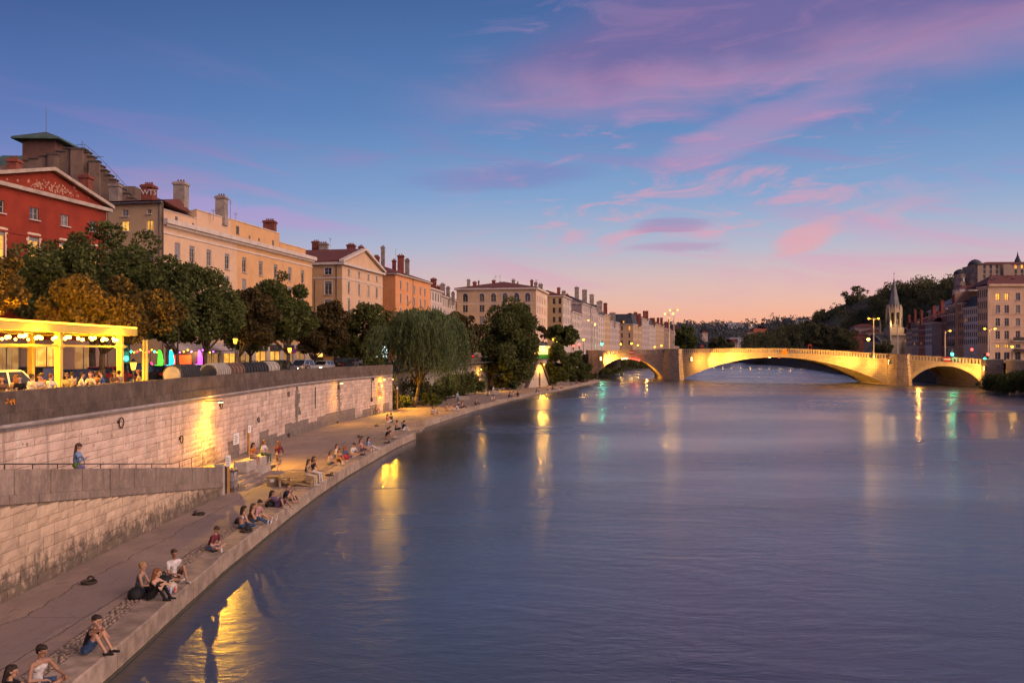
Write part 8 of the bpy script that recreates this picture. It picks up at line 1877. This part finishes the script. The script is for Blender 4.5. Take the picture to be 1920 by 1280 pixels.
PP('person in a black tee looking at the water near the slip', 755, 808, 25, 'knees', ('tee','navy'), ('pants','white'), ('dark','short'), ('wrap','wrap'), .25, 1.05)
PP('woman in a bright red top sitting with a friend', 726, 792, -10, 'side', ('tank','red'), ('pants','white'), ('brown','long'), ('lap','lap'), .1, fem=True, skin=1)
PP('friend in a grey tee beside the red-topped woman', 735, 791, -130, 'cross', ('tee','grey'), ('shorts','brown'), ('dark','short'), ('lap','lap'), .25, skin=1)
PP('person in a striped shirt leaning to a friend past the slip', 809, 778, -20, 'cross', ('tee','stripe'), ('shorts','tan'), ('dark','short'), ('lap','lap'), .3, skin=1)
PP('friend in white next to the striped shirt', 816, 776, -60, 'cross', ('tank','white'), ('shorts','tan'), ('dark','short'), ('lap','lap'), .2, skin=2)
for i, (px, py, fc, kd, tp, bo, ha, lb) in enumerate((
    (836,771,10,'cross',('tank','tan'),('shorts','tan'),('dark','bun'),'sunlit bare-shouldered person right of the striped pair'),(844,770,-10,'out',('tank','pink'),('pants','white'),('brown','mid'),'person in pink with white trousers in the willow-side group'),(853,768,-15,'knees',('tee','brown'),('pants','white'),('dark','short'),'person in brown at the centre of the willow-side group'),
    (859,765,-60,'cross',('tee','blue'),('jeans','denim'),('dark','short'),'person in blue turned to the willow-side group'),(865,765,-8,'out',('tee','tan'),('pants','black'),('dark','mid'),'person with black trousers at the right of the willow-side group'),(891,759,-8,'out',('tank','black'),('pants','black'),('dark','short'),'lone figure in black lounging past the willow'),
    (921,752,-10,'out',('tee','white'),('shorts','cream'),('dark','short'),'person in white with tanned legs near the bench block'),(925,751,-10,'out',('tee','white'),('shorts','tan'),('brown','mid'),'second person in white near the bench block'),
    (954,746,0,'knees',('tee','navy'),('jeans','navy'),('dark','short'),'left dark figure of the trio before the tall quay tree'),(961,744,-20,'cross',('tank','cream'),('shorts','tan'),('dark','bun'),'middle pale figure of the trio before the tall quay tree'),(971,744,-100,'cross',('tee','black'),('shorts','orange'),('dark','mid'),'right dark figure of the trio before the tall quay tree'),
    (1005,736,0,'knees',('tee','grey'),('jeans','denim'),('dark','short'),'left figure of a couple below the lamp-lit stairs'),(1010.5,735,-30,'knees',('tee','cream'),('shorts','tan'),('brown','mid'),'right figure of a couple below the lamp-lit stairs'),(1026,732,-20,'cross',('tank','red'),('shorts','brown'),('dark','short'),'lone figure in dark red right of the stairs'),
    (1035,731,-10,'cross',('tee','brown'),('jeans','denim'),('dark','mid'),'brown-clad figure in the far group by the bushes'),(1041,730,-20,'out',('tee','white'),('pants','white'),('dark','short'),'white-clad figure in the far group by the bushes'),(1051,728,-20,'cross',('tee','white'),('jeans','navy'),('dark','short'),'dark-haired figure in white sitting apart by the bushes'),
    (1071,723,-40,'out',('tee','grey'),('pants','white'),('dark','short'),'figure in grey near the end of the quay'),(1080,720,-10,'cross',('tee','red'),('jeans','denim'),('dark','short'),'figure in bright red near the end of the quay'),(1091,717,0,'cross',('tee','black'),('jeans','navy'),('dark','short'),'left dark figure at the very end of the quay'),(1096,716.5,-30,'cross',('tee','purple'),('jeans','navy'),('brown','mid'),'middle figure at the very end of the quay'),(1102,716,20,'cross',('tee','black'),('shorts','tan'),('dark','short'),'right dark figure at the very end of the quay'))):
    PP(lb, px, py, fc, kd, tp, bo, ha, ('lap','lap'), .22, skin=(1,0,2,1)[i % 4], fem=i % 2 == 1)
PP('person sitting on the pale block at the twin tree trunks', 924, 739, -20, 'bench', ('tee','white'), ('pants','cream'), ('dark','short'), ('lap','lap'), .15, seat=.5)
PP('person on the ground left of the pale block at the twin trunks', 914, 742, -30, 'cross', ('tee','grey'), ('jeans','denim'), ('dark','short'), ('lap','lap'), .15)
PP('person seated on the pale bench block near the bridge foot', 1064, 714, -30, 'bench', ('tank','pink'), ('shorts','brown'), ('dark','short'), ('lap','lap'), .15, seat=.5)
PP('figure in a white shirt standing behind the willow-side group', 857.5, 757, -40, 'stand', ('tee','lightblue'), ('jeans','denim'), ('dark','short'), ('hang','hang'), .03)
PP('figure in orange resting at the foot of the stair niche', 1011, 724, -40, 'cross', ('tank','orange'), ('shorts','brown'), ('dark','short'), ('lap','lap'), .15)
# terrace guests, seen over the parapet
G4 = 'guests on the lit terrace'
for i, (px, py, X, fc, tp, ha, lb) in enumerate(((4,704,-20.6,-60,'brown',('dark','mid'),'terrace guest cut by the left picture edge'),(30,700,-20.9,100,'tan',('red','mid'),'terrace guest in tan with auburn hair at the left'),(38,712,-20.3,-80,'black',('dark','short'),'dark-clad terrace guest low behind the parapet'),(56,696,-21.2,60,'white',('dark','short'),'broad white-shirted terrace guest near the left'),(72,706,-20.4,-30,'cream',('brown','mid'),'cream-clad terrace guest right of the broad white shirt'),(80,697,-21.4,150,'orange',('brown','short'),'terrace guest in orange behind the cream one'),(93,700,-20.6,80,'white',('red','short'),'white-shirted terrace guest left of the canopy post'),
    (125,700,-20.6,-60,'yellow',('brown','short'),'terrace guest in yellow right of the first post'),(135,696,-21.3,120,'tan',('dark','short'),'terrace guest in tan second right of the first post'),(151,701,-20.5,30,'white',('dark','short'),'white-clad terrace guest midway between the posts'),(171,702,-20.5,-90,'cream',('red','long'),'long-haired terrace guest midway between the posts'),(179,697,-21.2,60,'orange',('brown','short'),'terrace guest in orange before the second post'),(193,699,-20.8,200,'blue',('dark','short'),'dark curly-haired terrace guest in blue'),(213,703,-20.4,-40,'brown',('dark','mid'),'brown-clad terrace guest at the second post'),(224,703,-20.5,140,'tan',('dark','short'),'terrace guest at the right side of the second post'),(262,703,-20.3,200,'yellow',('red','short'),'golden-lit guest alone between the canopy and the pale posts'))):
    Y = X*FPX/(px-960); person(lb, Vector((X,Y,5.23)), fc, 'chair', ('tee',tp), ('jeans','denim'), ha, ('lap','phone') if i % 3 else ('lap','lap'), .12, 1.05, .46, (0,1,3,2)[i % 4], 0, .15, 'white', i % 2 == 0, G4)
person('woman in white with a red bag walking on the promenade', Vector((xat(676,112),112,street_z(112)+.13)), 100, 'stand', ('tee','white'), ('jeans','denim'), ('dark','mid'), ('hang','bag'), .04, 1.0, .45, 1, 0, .1, 'black', True, 'passers-by above the wall')
person('man in a pale shirt stooping over the parapet', Vector((-19.4,80.5,5.23)), 80, 'stand', ('tee','cream'), ('pants','black'), ('dark','short'), ('phone','phone'), 1.15, 1.0, .45, 1, 0, .3, 'black', False, 'passers-by above the wall')
person('dark-clad man bending beside the stooping man', Vector((-19.5,83.0,5.23)), 70, 'stand', ('tee','brown'), ('pants','black'), ('dark','short'), ('phone','phone'), 1.0, 1.0, .45, 2, 0, .3, 'black', False, 'passers-by above the wall')
bpy.data.objects.remove(_rem); bpy.data.scenes.remove(_scn)
